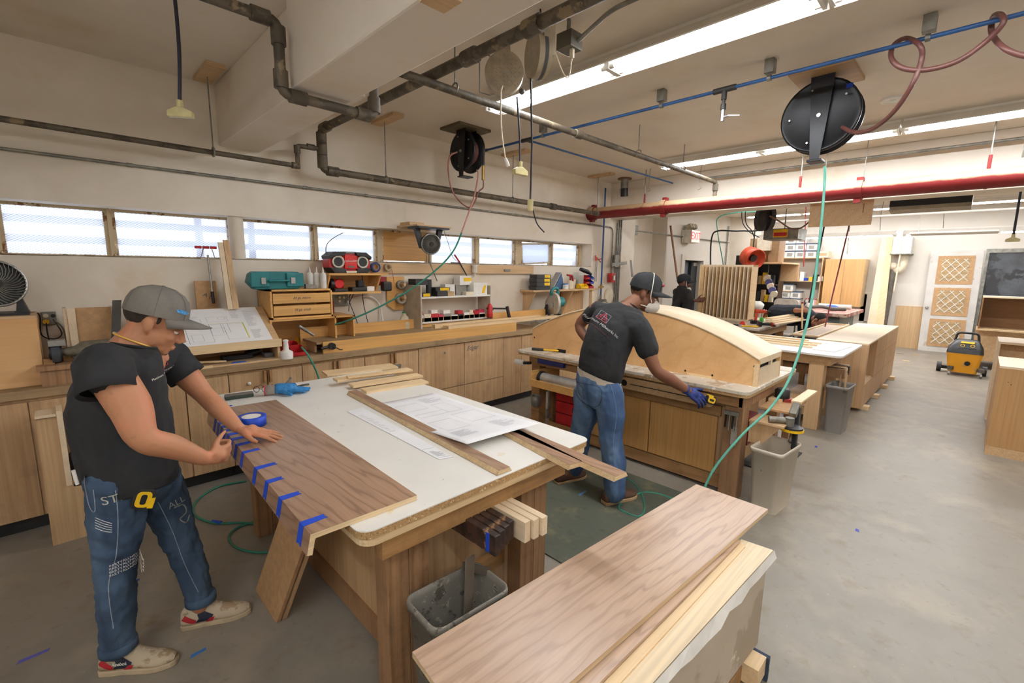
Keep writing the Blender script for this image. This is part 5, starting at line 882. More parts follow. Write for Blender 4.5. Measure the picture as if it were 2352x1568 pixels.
t = TH('orbital_sander', 'yellow edged round sander resting on the end shelf', 'sander'); mk('sanding_disc', MB().cyl((3.68, .83, .575), (3.68, .83, .592), .075, n=28), YEL, t); mk('pad', MB().cyl((3.68, .83, .592), (3.68, .83, .605), .07, n=28), BLK, t); mk('motor_body', MB().cyl((3.68, .87, .64), (3.62, .97, .64), .022).cyl((3.68, .85, .605), (3.68, .85, .665), .03), GALV, t)
t = TH('nailer', 'black nail gun hanging on the end shelf above the off white bin', 'nail gun'); mk('magazine', MB().slab([(3.70, .80, .43), (3.74, .80, .42), (3.90, .83, .70), (3.85, .83, .71)], (0, .03, 0)), BLKM, t, bev=.004); mk('gun_body', MB().ob((3.83, .86, .69), (.12, .05, .05), (0, -.6, 0)), GALV, t, bev=.008); mk('nose', MB().ob((3.78, .84, .50), (.05, .04, .10), (0, .5, 0)), GALV, t, bev=.006)
t = TH('cordless_tool', 'black and red cordless tool standing on the upper end shelf', 'power tool'); mk('tool_body', MB().lathe([(.05, 0), (.055, .02), (.055, .085), (.04, .1)], (4.10, 1.02, .676), n=20), BLK, t); mk('red_base', MB().cyl((4.10, .99, .6765), (4.10, .99, .70), .045), mt((150, 40, 36), .5), t)
t = TH('screwdriver_rack', 'dark tools hanging on the near leg of the hammer bench', 'tool rack'); mk('rack_bar', MB().box((3.43, 1.12, .66), (3.45, 1.22, .69)), GALV, t); 
for i in range(4): mk('tool', MB().cyl((3.44, 1.13+.025*i, .66), (3.445, 1.135+.025*i, .54+.02*(i % 2)), .006), BLKM if i % 2 else STEEL, t)
t = TH('steel_tag', 'small steel plate hanging on the near leg of the hammer bench', 'metal plate'); mk('plate', MB().box((3.462, 1.13, .43), (3.468, 1.17, .57)), mt((170, 164, 154), .5, .2), t, bev=.002)
solo('tape_wad', 'crumpled dark blue tape stuck under the bench edge near the tape measure', 'tape', MB().sph((3.39, 1.50, .795), (.012, .03, .012), 10), TAPE)
# hanging teal hose from the large black reel
ht = [(4.03, .86, 2.22)]
cableT('reel_hose', 'light green air hose hanging from the large black reel to the floor', [(4.07, .90, 2.46), (4.03, .88, 2.32), (3.98, .86, 1.95), (3.85, .84, 1.45), (3.66, .86, 1.02), (3.48, .92, .78), (3.30, 1.04, .58), (3.17, 1.16, .33), (3.10, 1.22, .1), (3.12, 1.30, .02)], .009, mt((98, 178, 160), .4), 'hose', k=8, n=8)
# long hose from left reel to counter
cableT('air_hose', 'green hose sweeping from the left reel down to the counter', [tuple(at(u, v, y=y)) for u, v, y in ((1060, 535, 3.55), (1042, 575, 3.6), (1010, 612, 3.68), (950, 660, 3.8), (880, 700, 3.95), (815, 730, 4.08), (770, 745, 4.2))], .008, GREEN, 'hose', k=8, n=8)
cableT('air_hose', 'green hose end hanging over the counter front beside the red bins', [(1.52, 4.15, .98), (1.47, 4.03, 1.0), (1.50, 3.97, .93), (1.56, 3.95, .75), (1.6, 3.94, .5), (1.62, 3.9, .3)], .008, GREEN, 'hose', k=8, n=8)
# ================================================================ third bench
gy = mt((150, 146, 138), .6)
t = TH('workbench', 'white topped third bench holding pale softwood strips and papers', 'workbench')
mk('bench_top', MB().prism(rrect(5.62, .90, 6.80, 3.1, .06), .84, .86), LAM, t); mk('apron', MB().box((5.78, 1.02, .72), (6.62, 1.05, .838)), PLYH, t); mk('apron', MB().box((5.78, 1.05, .72), (5.81, 2.95, .838)), PLYH, t)
for x, y in ((5.84, 1.12), (6.55, 1.12), (5.84, 2.85), (6.55, 2.85)): mk('leg', MB().box((x-.07, y-.05, 0), (x+.08, y+.09, .75)), PLY, t, bev=.003)
mk('cabinet_panel', MB().box((5.9, 1.5, .1), (5.915, 2.8, .72)), PLY, t); mk('lower_box', MB().box((5.95, 1.15, .1), (6.5, 1.45, .32)), PLY, t); mk('white_tag', MB().box((5.94, 1.22, .2), (5.95, 1.32, .25)), WHT, t)
for i in range(6): solo('lumber_offcut', 'stored offcut, place %d from the left under the third bench end' % (i+1), 'board', MB().box((6.02+.07*i, .93+.02*(i % 2), .56), (6.07+.07*i, 1.6, .66)), [LEGW, DKW, PALEX][i % 3], 'offcuts under the third bench')
gs = 'pale softwood strips on the third bench'
for i in range(7): solo('softwood_strip', ['nearest', 'second nearest', 'third nearest', 'middle', 'third farthest', 'second farthest', 'farthest'][i]+' pale softwood strip on the third bench', 'wood strip', MB().slab([(5.98+.07*i, 1.25+.06*(i % 3), .861), (6.03+.07*i, 1.25+.06*(i % 3), .861), (6.03+.07*i, 3.05, .861), (5.98+.07*i, 3.05, .861)], (0, 0, .018+.015*(i % 3))), PALEX if i % 2 else PALE, gs)
solo('paper_stack', 'stack of white papers on the front corner of the third bench', 'papers', MB().slab([at(1866, 803, z=.861), at(1917, 809, z=.861), at(1955, 797, z=.861), at(1910, 795, z=.861)], (0, 0, .008)), PAPER)
# long cabinet lying behind it
t = TH('long_cabinet', 'long veneered cabinet carcass standing in the aisle beyond the third bench', 'cabinet')
OAK = wood('oak_ply_side', (176, 138, 98), (206, 170, 130), 2, .8, .2, .5, 3)
X0, X1, Y0, Y1, Z0, Z1 = 6.93, 9.75, .86, 1.41, .05, .84
mk('side_panel', MB().box((X0, Y0, Z0), (X0+.02, Y1, Z1)), OAK, t); mk('top_panel', MB().box((X0, Y0, Z1), (X1, Y1, Z1+.018)), PALE, t); mk('bottom_panel', MB().box((X0+.02, Y0+.02, Z0), (X1, Y1, Z0+.02)), OAK, t)
mk('front_panel', MB().box((7.62, Y0, Z0), (X1, Y0+.02, Z1)), OAK, t); mk('front_panel', MB().box((X0+.02, Y0, Z0), (7.62, Y0+.02, .34)), OAK, t); mk('front_strip', MB().box((X0+.02, Y0, .34), (7.0, Y0+.02, Z1)), OAK, t)
mk('open_divider', MB().box((7.60, Y0+.02, .34), (7.62, Y1, Z1)), OAK, t); mk('shelf_board', MB().box((7.0, Y0+.02, .34), (7.6, Y1, .36)), PALE, t); mk('end_panel', MB().box((X1-.02, Y0+.02, Z0+.02), (X1, Y1, Z1)), OAK, t); mk('back_panel', MB().box((X0+.02, Y1-.02, Z0+.02), (X1-.02, Y1, Z1)), OAK, t)
for z in (.34, .6): mk('panel_seam', MB().box((7.64, Y0-.001, z), (X1, Y0, z+.004)), LEGW, t)
for x in (8.5, 9.1): mk('panel_seam', MB().box((x, Y0-.001, Z0), (x+.004, Y0, Z1)), LEGW, t)
for i, x in enumerate((7.1, 7.9, 8.7, 9.5)): solo('floor_block', ['nearest', 'second nearest', 'third nearest', 'farthest'][i]+' small wooden block under the long cabinet', 'block', MB().box((x, .80, 0), (x+.12, 1.1, .048)), PALEX, 'blocks under the long cabinet')
t = TH('framed_panel', 'flat framed panel lying on the long cabinet beside the bending man', 'panel'); z = .86
mk('panel_field', MB().box((7.15, 1.42, .84), (9.13, 1.74, .855)), mt((196, 176, 154), .6), t)
for a, c in (((7.13, 1.42, .856), (9.15, 1.45, .875)), ((7.13, 1.71, .856), (9.15, 1.74, .875)), ((7.13, 1.45, .856), (7.17, 1.71, .875)), ((9.11, 1.45, .856), (9.15, 1.71, .875))): mk('frame_rail', MB().box(a, c), PALEX, t)
mk('support_leg', MB().box((7.4, 1.6, 0), (7.46, 1.66, .84)), BEAM, t); mk('support_leg', MB().box((9.0, 1.6, 0), (9.06, 1.66, .84)), BEAM, t)
# ================================================================ fourth bench with slatted rack
t = TH('workbench', 'fourth workbench with the slatted rack and power tools on it', 'workbench')
mk('bench_top', MB().box((7.2, 2.17, .85), (9.05, 3.45, .88)), LAMOLD, t); mk('apron', MB().box((7.35, 2.26, .72), (8.9, 2.29, .85)), PLYH, t); mk('apron', MB().box((7.32, 2.29, .72), (7.35, 3.4, .85)), PLYH, t)
for x, y in ((7.4, 2.3), (8.8, 2.3), (7.4, 3.3), (8.8, 3.3)): mk('leg', MB().box((x, y, 0), (x+.1, y+.1, .85)), BEAM, t)
t = TH('slatted_rack', 'tall pale slatted rack standing upright on the fourth bench', 'slatted rack')
xr = 8.15; q0 = at(1617, 604, x=xr); q1 = at(1730, 612, x=xr); yA, yB, zt = q0.y, q1.y, (q0.z+q1.z)/2
mk('side_panel', MB().box((xr-.15, yA-.02, .88), (xr+.3, yA, zt)), PALEX, t); mk('top_rail', MB().box((xr-.01, yB, zt-.03), (xr+.02, yA-.02, zt)), PALE, t); mk('bottom_rail', MB().box((xr-.01, yB, .88), (xr+.02, yA-.02, .91)), PALE, t); mk('back_board', MB().box((xr+.25, yB, .88), (xr+.26, yA-.02, zt)), PLY, t)
ns = 13
for i in range(ns):
    y = yB+(yA-.05-yB)*i/(ns-1); mk('slat', MB().box((xr-.01, y, .91), (xr+.24, y+.015, zt-.03)), PALE if i % 3 else PALEX, t)
def drill(label, loc, rz, body, grip, lay=False):
    t = TH('cordless_drill', label, 'drill', 'power tools on the fourth bench'); mk('drill_body', MB().tube([(-.1, 0, .2), (-.04, 0, .2), (.07, 0, .2)], [.018, .032, .034], 10), body, t); mk('chuck', MB().cyl((-.1, 0, .2), (-.16, 0, .2), .016, .008), BLK, t); mk('grip', MB().tube([(.04, 0, .18), (.055, 0, .05)], .022, 8), grip, t); mk('battery', MB().box((.0, -.035, 0), (.12, .035, .055)), BLK, t, bev=.006)
    put(t, loc, rz); 
    if lay: t.rotation_euler = (PI/2, 0, rz)
ORG = mt((206, 74, 40), .4)
drill('orange cordless drill standing upright on the fourth bench', (7.95, 2.42, .88), 2.2, ORG, ORG); drill('orange drill lying on its side at the edge of the fourth bench', (7.55, 2.30, .915), .5, mt((190, 60, 40), .4), BLK, True)
t = TH('yellow_case', 'yellow case with orange and grey tool on top at the rack foot', 'tool case'); mk('case_body', MB().box((7.22, 2.92, .88), (7.4, 3.12, .96)), YEL, t, bev=.008); mk('tool_on_top', MB().cyl((7.3, 2.92, .99), (7.3, 3.12, .99), .03), mt((120, 80, 60), .5), t)
for i, (p, q, m, l) in enumerate([((7.28, 2.85, .895), (7.3, 2.5, .9), BLKM, 'black clamp lying near the yellow case'), ((7.33, 2.6, .895), (7.38, 2.4, .895), STEEL, 'grey pliers lying among the tools on the fourth bench'), ((7.3, 2.45, .895), (7.4, 2.25, .895), YEL, 'yellow handled chisel at the edge of the fourth bench')]): solo('hand_tool', l, 'hand tool', MB().tube([p, q], .013, 6), m, 'power tools on the fourth bench')
solo('red_cone', 'bright red plastic cone among the tools on the fourth bench', 'cap', MB().lathe([(.06, 0), (.03, .06), (.01, .07)], (7.48, 2.50, .88), n=12), mt((240, 70, 60), .4), 'power tools on the fourth bench')
solo('green_tape', 'small green roll on the fourth bench beside the drill', 'tape roll', MB().cyl((8.15, 2.42, .93), (8.15, 2.46, .93), .04), mt((60, 190, 60), .4))
for i in range(4): solo('softwood_board', ['lowest', 'second', 'third', 'topmost'][i]+' pale board stacked on the right end of the fourth bench', 'board', MB().slab([(8.0+.1*i, 2.18+.05*i, .88+.018*i), (9.3+.1*i, 2.05+.07*i, .88+.018*i), (9.3+.1*i, 2.15+.07*i, .88+.018*i), (8.0+.1*i, 2.3+.05*i, .88+.018*i)], (0, 0, .016)), PALEX if i % 2 else PALE, 'pale boards on the fourth bench')
t = TH('squeeze_bottle', 'left yellow squeeze bottle behind the curved box', 'bottle', 'yellow squeeze bottles'); YB = mt((236, 220, 130), .5)
mk('bottle_body', MB().lathe([(.032, 0), (.034, .01), (.034, .12), (.014, .15)], (0, 0, 0), n=14), YB, t); mk('nozzle', MB().lathe([(.012, .15), (.004, .2)], (0, 0, 0), n=8), YB, t); q = at(1589, 738, x=7.3); q2 = at(1605, 740, x=7.3)
put(t, (7.3, q.y, .86)); dup(t, (7.3, q2.y, .86), 0, 'right yellow squeeze bottle behind the curved box')
t = TH('side_table', 'small grey table holding the yellow squeeze bottles', 'table'); mk('table_top', MB().box((6.85, 3.42, .84), (7.42, 3.85, .86)), LAMOLD, t)
for x in (6.88, 7.37):
    for y in (3.44, 3.8): mk('leg', MB().box((x, y, 0), (x+.03, y+.03, .84)), GALV, t)
# ================================================================ right hand cabinets
t = TH('floor_cabinet', 'plywood cabinet with kick board cut by the right edge', 'cabinet'); X0, Y1 = 6.22, -.22
mk('cabinet_body', MB().box((X0, -1.4, .09), (6.95, Y1, .845)), wood('okoume_ply', (168, 124, 76), (200, 158, 108), 2, .7, .2, .5, 5), t); mk('cabinet_top', MB().box((X0-.002, -1.4, .845), (6.95, Y1+.002, .865)), PALE, t); mk('kick_board', MB().box((X0, -1.4, 0), (6.9, Y1, .088)), PLYH, t)
for y, z in ((-.29, .72), (-.31, .70), (-.4, .73)): mk('screw_hole', MB().cyl((X0-.001, y, z), (X0, y, z), .004), DARK, t)
t = TH('open_cabinet_box', 'white edged open cabinet box behind the cut off cabinet at right', 'cabinet')
X0 = 7.5; mk('top_panel', MB().box((X0, -1.3, .94), (8.1, -.22, .965)), PALE, t); mk('side_panel', MB().box((X0, -.24, .05), (8.1, -.22, .94)), PALE, t); mk('back_panel', MB().box((8.08, -1.3, .05), (8.1, -.24, .94)), PLYH, t); mk('inner_panel', MB().box((X0+.2, -.8, .3), (X0+.22, -.24, .94)), PLYH, t); mk('bottom_panel', MB().box((X0, -1.3, .05), (8.1, -.24, .07)), PALE, t); mk('block', MB().box((X0-.02, -.34, .60), (X0+.0, -.22, .72)), PALEX, t)
for y in (-.3, -1.2): mk('foot', MB().box((X0+.1, y, 0), (X0+.16, y+.06, .05)), PALEX, t)
t = TH('tall_open_cabinet', 'dark open veneered wall unit resting on a plywood base at right', 'cabinet')
X0 = 11.8; q0 = at(2258, 680, x=X0); q1 = at(2246, 754, x=X0); y1, zt, zb = q0.y, q0.z, q1.z; D_ = wood('brown_ply', (116, 80, 46), (140, 102, 62), 1, .7, .2, .5, 4)
mk('top_panel', MB().box((X0, -1.6, zt-.025), (12.3, y1, zt)), PALE, t); mk('side_panel', MB().box((X0, y1-.02, zb), (12.3, y1, zt-.025)), D_, t); mk('bottom_panel', MB().box((X0, -1.6, zb-.03), (12.3, y1, zb)), PALEX, t); mk('back_panel', MB().box((12.28, -1.6, zb), (12.3, y1-.02, zt-.025)), D_, t)
t = TH('low_cabinet', 'plywood base cabinet on casters under the dark open wall unit', 'cabinet'); mk('cabinet_body', MB().box((11.9, -1.5, .16), (12.8, y1+.02, zb-.032)), PLYH, t)
for x, y in ((12.0, y1-.1), (12.7, y1-.1), (12.0, -1.3)): mk('caster', MB().cyl((x, y, .05), (x, y+.03, .05), .05).box((x-.02, y, .05), (x+.02, y+.03, .16)), BLKM, t)
# ================================================================ shop vacuum
t = TH('shop_vacuum', 'yellow and black shop vacuum on wheels in the aisle', 'vacuum'); o = V((11.0, .06, 0)); w = .21; k = .02
YV = specks('dusty_yellow_plastic', (226, 158, 24), [((196, 150, 90), 6, .56)], .5, base2=(214, 148, 20))
def rr_(x0, y0, x1, y1, r, z): return [V((x, y, z)) for x, y in rrect(x0, y0, x1, y1, r)]
mk('tank', MB().loft([rr_(10.86, -.13, 11.22, .23, .05, .05), rr_(10.83, -.17, 11.25, .27, .05, .34), rr_(10.82, -.18, 11.26, .28, .05, .38)]), YV, t); mk('motor_head', MB().loft([rr_(10.82, -.18, 11.26, .28, .06, .382), rr_(10.84, -.17, 11.24, .27, .06, .46), rr_(10.94, -.11, 11.18, .2, .06, .58), rr_(11.0, -.08, 11.16, .17, .05, .6)]), BLK, t)
mk('handle', MB().tube(bend([(11.2, -.1, .56), (11.22, -.08, .70), (11.22, .18, .70), (11.2, .2, .56)], .05), .018, 8), BLK, t)
mk('control_panel', MB().slab([(10.845, -.08, .47), (10.845, .13, .47), (10.93, .11, .575), (10.93, -.06, .575)], (-.004, 0, .004)), BLKM, t)
mk('yellow_badge', MB().slab([(10.90, -.05, .55), (10.90, .12, .55), (10.925, .11, .575), (10.925, -.05, .575)], (-.006, 0, .005)), YEL, t)
for y in (-.03, .09): mk('dial', MB().tube([V((10.872+.016*math.sin(a), y+.025*math.cos(a), .515+.02*math.sin(a))) for a in [2*PI*i/14 for i in range(14)]], .005, 5, closed=True), YEL, t)
mk('hose_port', MB().cyl((10.845, .0, .22), (10.825, .0, .22), .038), BLK, t); mk('port_inner', MB().cyl((10.83, .0, .22), (10.82, .0, .22), .025), DARK, t)
for y in (.32,): mk('rear_wheel', MB().cyl((11.12, y, .085), (11.12, y+.06, .085), .085, n=24), BLK, t)
mk('rear_wheel', MB().cyl((11.12, -.25, .085), (11.12, -.19, .085), .085, n=24), BLK, t); mk('axle_frame', MB().box((11.06, -.2, .06), (11.16, .33, .11)), BLKM, t)
for y in (-.19, .2):
    mk('front_foot', MB().slab([(10.80, y-.03, .09), (10.80, y+.04, .09), (10.90, y+.02 if y > 0 else y+.08, .09), (10.90, y-.06 if y > 0 else y-.02, .09)], (0, 0, .06)), mt((84, 78, 70), .6), t, bev=.008); mk('caster', MB().cyl((10.82, y-.01, .03), (10.82, y+.02, .03), .03).box((10.81, y-.005, .03), (10.83, y+.015, .09)), GALV, t)
# ================================================================ far wall
t = TH('filter_door', 'white door panel with three pleated air filters leaning at the far wall', 'filter panel'); a = V((13.86, .82, 0)); hgt = 2.2
mk('door_slab', MB().slab([(13.80, .83, 0), (13.88, .0, 0), (13.97, .03, 2.22), (13.9, .86, 2.2)], (.03, 0, 0)), specks('scuffed_white_door', (220, 216, 210), [((190, 180, 166), 6, .62)], .6), t)
def DP(u, v, e=0): return V((13.80, .83, 0)).lerp(V((13.88, .0, 0)), u).lerp(V((13.9, .86, 2.2)).lerp(V((13.97, .03, 2.22)), u), v)+V((-.012-e, 0, 0))
PLT = mt((196, 164, 118), .8)
for v0, v1 in ((.055, .33), (.365, .64), (.675, .95)):
    f = mk('filter_frame', MB().slab([DP(.16, v0), DP(.86, v0), DP(.86, v1), DP(.16, v1)], (.01, 0, 0)), MDF, t); mk('pleated_media', MB().slab([DP(.24, v0+.03, .002), DP(.78, v0+.03, .002), DP(.78, v1-.03, .002), DP(.24, v1-.03, .002)], (.002, 0, 0)), PLT, f)
    b = MB()
    for i in range(16): vv = v0+.035+(v1-v0-.07)*i/15; b.slab([DP(.24, vv, .003), DP(.78, vv, .003), DP(.78, vv+.004, .003), DP(.24, vv+.004, .003)], (.001, 0, 0))
    mk('pleat_line', b, mt((120, 104, 84), .8), f)['kind'] = 'stuff'
    b = MB()
    for i in range(-2, 4):
        for s in (1, -1):
            pts = []
            for q in range(21):
                vv = q/20; uu = (i/3+vv*.9) if s == 1 else (1-i/3-vv*.9)
                if 0 <= uu <= 1: pts.append(DP(.24+.54*uu, v0+.03+(v1-v0-.06)*vv, .006))
            if len(pts) > 1: b.tube([pts[0], pts[-1]], .008, 4)
    mk('white_mesh', b, WHT, f)['kind'] = 'stuff'
mk('knob', MB().sph(DP(.07, .44, .03), .03), STEEL, t)
t = TH('duct_hood', 'white square duct box with an elbow pipe below it on the far wall', 'duct'); a, c = fx(2053, 545, 2091, 582, 13.6, .38); mk('duct_box', MB().box(a, c), WHT, t); mk('hood_plate', MB().box((13.58, c[1]-.03, a[2]-.02 if a[2] < c[2] else c[2]-.02), (13.98, a[1]+.03, min(a[2], c[2]))), GALV, t)
zz_ = min(a[2], c[2]); ym = (a[1]+c[1])/2
mk('elbow_pipe', MB().tube(cr([(13.8, ym-.05, zz_-.02), (13.8, ym-.05, zz_-.25), (13.8, ym+.03, zz_-.38), (13.8, ym+.12, zz_-.3)]), .075, 12), CREAM, t); mk('pipe_cap', MB().sph((13.78, ym+.13, zz_-.28), .09), CREAM, t)
mk('down_pipe', MB().cyl((13.8, ym+.12, zz_-.36), (13.8, ym+.16, .3), .07), mt((110, 106, 98), .6, .2), t); mk('thin_pipe', MB().cyl((13.6, ym, 2.6), (13.62, ym+.03, 1.3), .016), CREAM, t)
for i in range(2): solo('tall_board', ['left', 'right'][i]+' tall pale board leaning at the far wall beside the duct', 'board', MB().slab([(13.35, 1.76-.17*i, .02), (13.35, 1.59-.16*i, .02), (13.75, 1.64-.1*i, 2.6), (13.75, 1.74-.1*i, 2.6)], (.03, 0, 0)), [PALE, PALEX][i], 'tall boards at the far wall')
t = TH('hanging_cabinet', 'amber two door wall cabinet high on the far wall', 'cabinet'); a, c = fx(1897, 595, 1974, 705, 13.45, .5); mk('cabinet_body', MB().box((13.47, c[1], min(a[2], c[2])), (13.98, a[1], max(a[2], c[2]))), PALEX, t); ymid = (a[1]+c[1])/2; zl, zh = sorted((a[2], c[2]))
for y0, y1 in ((c[1]+.003, ymid-.003), (ymid+.003, a[1]-.003)): mk('door', MB().box((13.45, y0, zl), (13.468, y1, zh)), wood('honey_door', (190, 136, 80), (222, 174, 116), 2, .7, .15, .5, 4), t)
t = TH('storage_shelves', 'wide wall shelving full of boxes and bottles at the far left', 'shelf unit'); Y0, Y1 = 2.80, 3.95
for z in (2.07, 1.49, .84): mk('shelf_board', MB().box((13.55, Y0, z-.02), (13.98, Y1, z)), PLYH, t)
mk('side_panel', MB().box((13.55, Y1-.02, .3), (13.98, Y1, 2.05)), PLYH, t); mk('side_panel', MB().box((13.55, Y0, .3), (13.98, Y0+.02, 2.05)), PLYH, t)
wb = TH('lidded_box', 'white storage box, first of the lidded row', 'box', 'white lidded storage boxes'); mk('box_body', MB().box((-.1, -.11, 0), (.2, .11, .15)), WHT, wb); mk('box_lid', MB().box((-.11, -.115, .15), (.21, .115, .175)), mt((60, 74, 96), .5), wb); mk('box_label', MB().box((-.101, -.06, .03), (-.1, .06, .12)), gy, wb)
n = 0
spots = [(3.56-.235*i, 2.07+.18*j) for j in range(3) for i in range(3 if j < 2 else 2)]+[(3.75-.235*i, 1.22+.0*i) for i in range(2)]+[(3.8-.235*i, .86+.18*j) for j in range(2) for i in range(3)]
names = ['left box of the bottom row', 'middle box of the bottom row', 'right box of the bottom row', 'left box of the second row', 'middle box of the second row', 'right box of the second row', 'left box of the top row', 'right box of the top row']
for i, (y, z) in enumerate(spots):
    if i < 8: lb = 'white lidded storage box, '+names[i]+' above the far shelves'
    elif i < 10: lb = 'white lidded storage box, %s of the pair hung under the middle shelf' % ('left', 'right')[i-8]
    else: lb = 'white lidded storage box, %s %s on the lowest far shelf' % (('lower', 'upper')[(i-10)//3], ('left', 'middle', 'right')[(i-10) % 3])
    if i == 0: put(wb, (13.68, y, z)); wb['label'] = lb
    else: dup(wb, (13.68, y, z), 0, lb)
mk('hanging_board', MB().box((13.56, 3.4, 1.2), (13.98, 3.9, 1.215)), PLYH, t)
x = 3.7; rr = random.Random(2); cl = [WHT, CARD, mt((200, 160, 40), .5), CARD, WHT, mt((30, 60, 160), .4), mt((220, 180, 60), .5), bk, WHT, mt((200, 60, 60), .5), mt((60, 60, 140), .5)]
for i in range(9):
    w = rr.uniform(.07, .12); h = rr.uniform(.12, .3) if i < 5 else rr.uniform(.06, .16); solo('shelf_box', '%s box or tin, place %d from the left on the middle far shelf' % (['white', 'brown', 'yellow', 'tan', 'pale', 'blue', 'amber', 'black', 'light'][i], i+1), 'box', MB().box((13.62, x-w, 1.49), (13.8, x-.01, 1.49+h)), cl[i], 'things on the middle far shelf'); x -= w
x = 3.0
bt2 = TH('bottle', 'small bottle on the lowest far shelf', 'bottle', 'bottles on the lowest far shelf'); mk('bottle_body', MB().lathe([(.035, 0), (.037, .14), (.014, .18)], (0, 0, 0), n=10), WHT, bt2); mk('cap', MB().cyl((0, 0, .18), (0, 0, .21), .014, n=8), RED, bt2)
bn = ['black can', 'cream bottle', 'red topped bottle', 'white bottle', 'pink bottle', 'yellow bottle']; bc = [bk, CREAM, mt((200, 60, 60), .5), WHT, mt((220, 170, 170), .5), mt((226, 200, 90), .5)]
for i in range(6):
    n_ = bt2 if i == 0 else dup(bt2, (0, 0, 0)); put(n_, (13.66, 3.1-.055*i, .84)); n_['label'] = bn[i]+', place %d of the bottle row on the lowest far shelf' % (i+1); recol(n_, 'bottle_body', bc[i])
t = TH('beige_tray', 'long beige tray with brown patches at the top shelf right', 'tray'); mk('tray_body', MB().box((13.6, 2.72, 2.07), (13.9, 3.0-.05, 2.22)), CREAM, t); mk('tray_label', MB().box((13.598, 2.75, 2.11), (13.6, 2.92, 2.18)), CARD, t)
# stacked cartons, lockers, orange drum at the back
t = TH('cardboard_carton', 'tall stacked brown carton behind the orange drum', 'carton'); a, c = fx(1724, 548, 1768, 602, 10.9, .5); mk('carton_body', MB().box(a, c), CARD, t)
t = TH('tall_locker', 'dark open locker with shelves behind the slatted rack', 'locker'); a, c = fx(1732, 602, 1775, 710, 11.6, .6); ya_, yb_ = sorted((a[1], c[1])); mk('locker_body', MB().box((11.8, ya_, 0), (12.2, yb_, 1.9)), BLKM, t); mk('locker_side', MB().box((11.6, yb_-.03, 0), (11.8, yb_, 1.9)), BLKM, t)
for z in (.6, 1.0, 1.4, 1.88): mk('shelf_board', MB().box((11.6, ya_, z), (11.8, yb_-.03, z+.02)), BLKM, t)
rr = random.Random(4)
for i in range(12): 
    z = (.62, 1.02, 1.42)[i % 3]; y = ya_+.05+.085*(i//3); solo('locker_item', '%s parts box, row %d from the bottom, place %d in the dark locker' % (['yellow', 'tan', 'black', 'pale'][(i*7) % 4], i % 3+1, i//3+1), 'box', MB().box((11.62, y, z), (11.75, y+.07, z+rr.uniform(.15, .3))), [YEL, CARD, bk, CREAM][(i*7) % 4], 'boxes in the dark locker')
for i, (u0, v0, u1, v1, x_, l) in enumerate([(1768, 552, 1786, 602, 10.7, 'narrow dark brown carton at the right of the stack'), (1740, 545, 1768, 575, 10.6, 'pale carton on top of the stack in the back corner')]): a, c = fx(u0, v0, u1, v1, x_, .4); solo('cardboard_carton', l, 'carton', MB().box(a, c), mt((140, 108, 74), .8) if i == 0 else CREAM)
solo('carton_shelf', 'wall shelf under the stacked cartons in the back', 'shelf', MB().box((10.6, 2.9, 1.87), (11.9, 3.62, 1.9)).box((11.88, 2.9, 1.5), (11.9, 3.62, 1.87)), PLYH)
t = TH('orange_drum_fan', 'orange drum fan fixed high behind the slatted rack', 'fan'); q = at(1728, 592, x=9.9); d = V((-.55, -.75, -.3)).normalized(); mk('drum', MB().lathe([(.16, -.13), (.2, -.12), (.2, .12), (.19, .12), (.19, .0), (.01, .0)], q, d, 28, caps=False), mt((214, 84, 54), .5), t); mk('bracket', MB().box((q.x-.02, q.y+.1, q.z-.15), (q.x+.02, q.y+.3, q.z+.05)).cyl(q+V((0, 0, .15)), (q.x, q.y, 3.14), .012), BLK, t); mk('motor', MB().cyl(q-d*.1, q+d*.05, .07), BLK, t)
t = TH('tape_bunch', 'bunch of blue and cream tape rolls hung beside the locker', 'tape rolls')
for i in range(5): q = at(1763+4*i, 640+9*i, x=11.0); mk('tape', MB().cyl(q+V((-.05, 0, 0)), q+V((.05, .03, .03)), .07, n=14), [CREAM, mt((80, 80, 130), .5)][i % 2], t)
q = at(1763, 640, x=11.0); mk('hanging_wire', MB().cyl(q, (q.x, q.y, 3.139), .006), GALV, t)
t = TH('red_topped_table', 'work table with worn red top behind the bending man', 'table'); X0, X1, Y0, Y1 = 9.9, 11.6, 1.60, 2.45
mk('table_top', MB().box((X0, Y0, .92), (X1, Y1, .98)), specks('worn_red_top', (176, 120, 112), [((200, 180, 160), 9, .55), ((130, 70, 66), 4, .55)], .6), t); mk('cabinet_body', MB().box((X0+.15, Y0+.12, .0), (X1-.2, Y1-.1, .92)), mt((110, 124, 122), .5, .2), t); mk('outlet', MB().box((X0+1.0, Y0+.118, .6), (X0+1.1, Y0+.12, .75)), WHT, t)
t = TH('paper_roll', 'white rolls and blue vacuum hose lying on the red topped table', 'rolls'); mk('paper_tube', MB().cyl((11.2, 2.3, 1.03), (11.2, 1.75, 1.03), .045), WHT, t); mk('grey_hose', MB().tube(cr([(10.6, 2.35, 1.02), (10.7, 2.15, 1.04), (10.6, 1.95, 1.02), (10.7, 1.75, 1.02)]), .035, 8), mt((100, 96, 92), .6), t); mk('blue_cloth', MB().sph((10.68, 1.98, 1.04), (.06, .12, .05)), mt((70, 120, 210), .6), t)
t = TH('spray_bottle', 'white spray bottle with its head standing on the red topped table', 'spray bottle'); mk('bottle_body', MB().lathe([(.05, 0), (.05, .1), (.02, .15)], (10.35, 2.3, .98), n=12), WHT, t); mk('spray_head', MB().box((10.33, 2.27, 1.13), (10.37, 2.35, 1.18)), WHT, t)
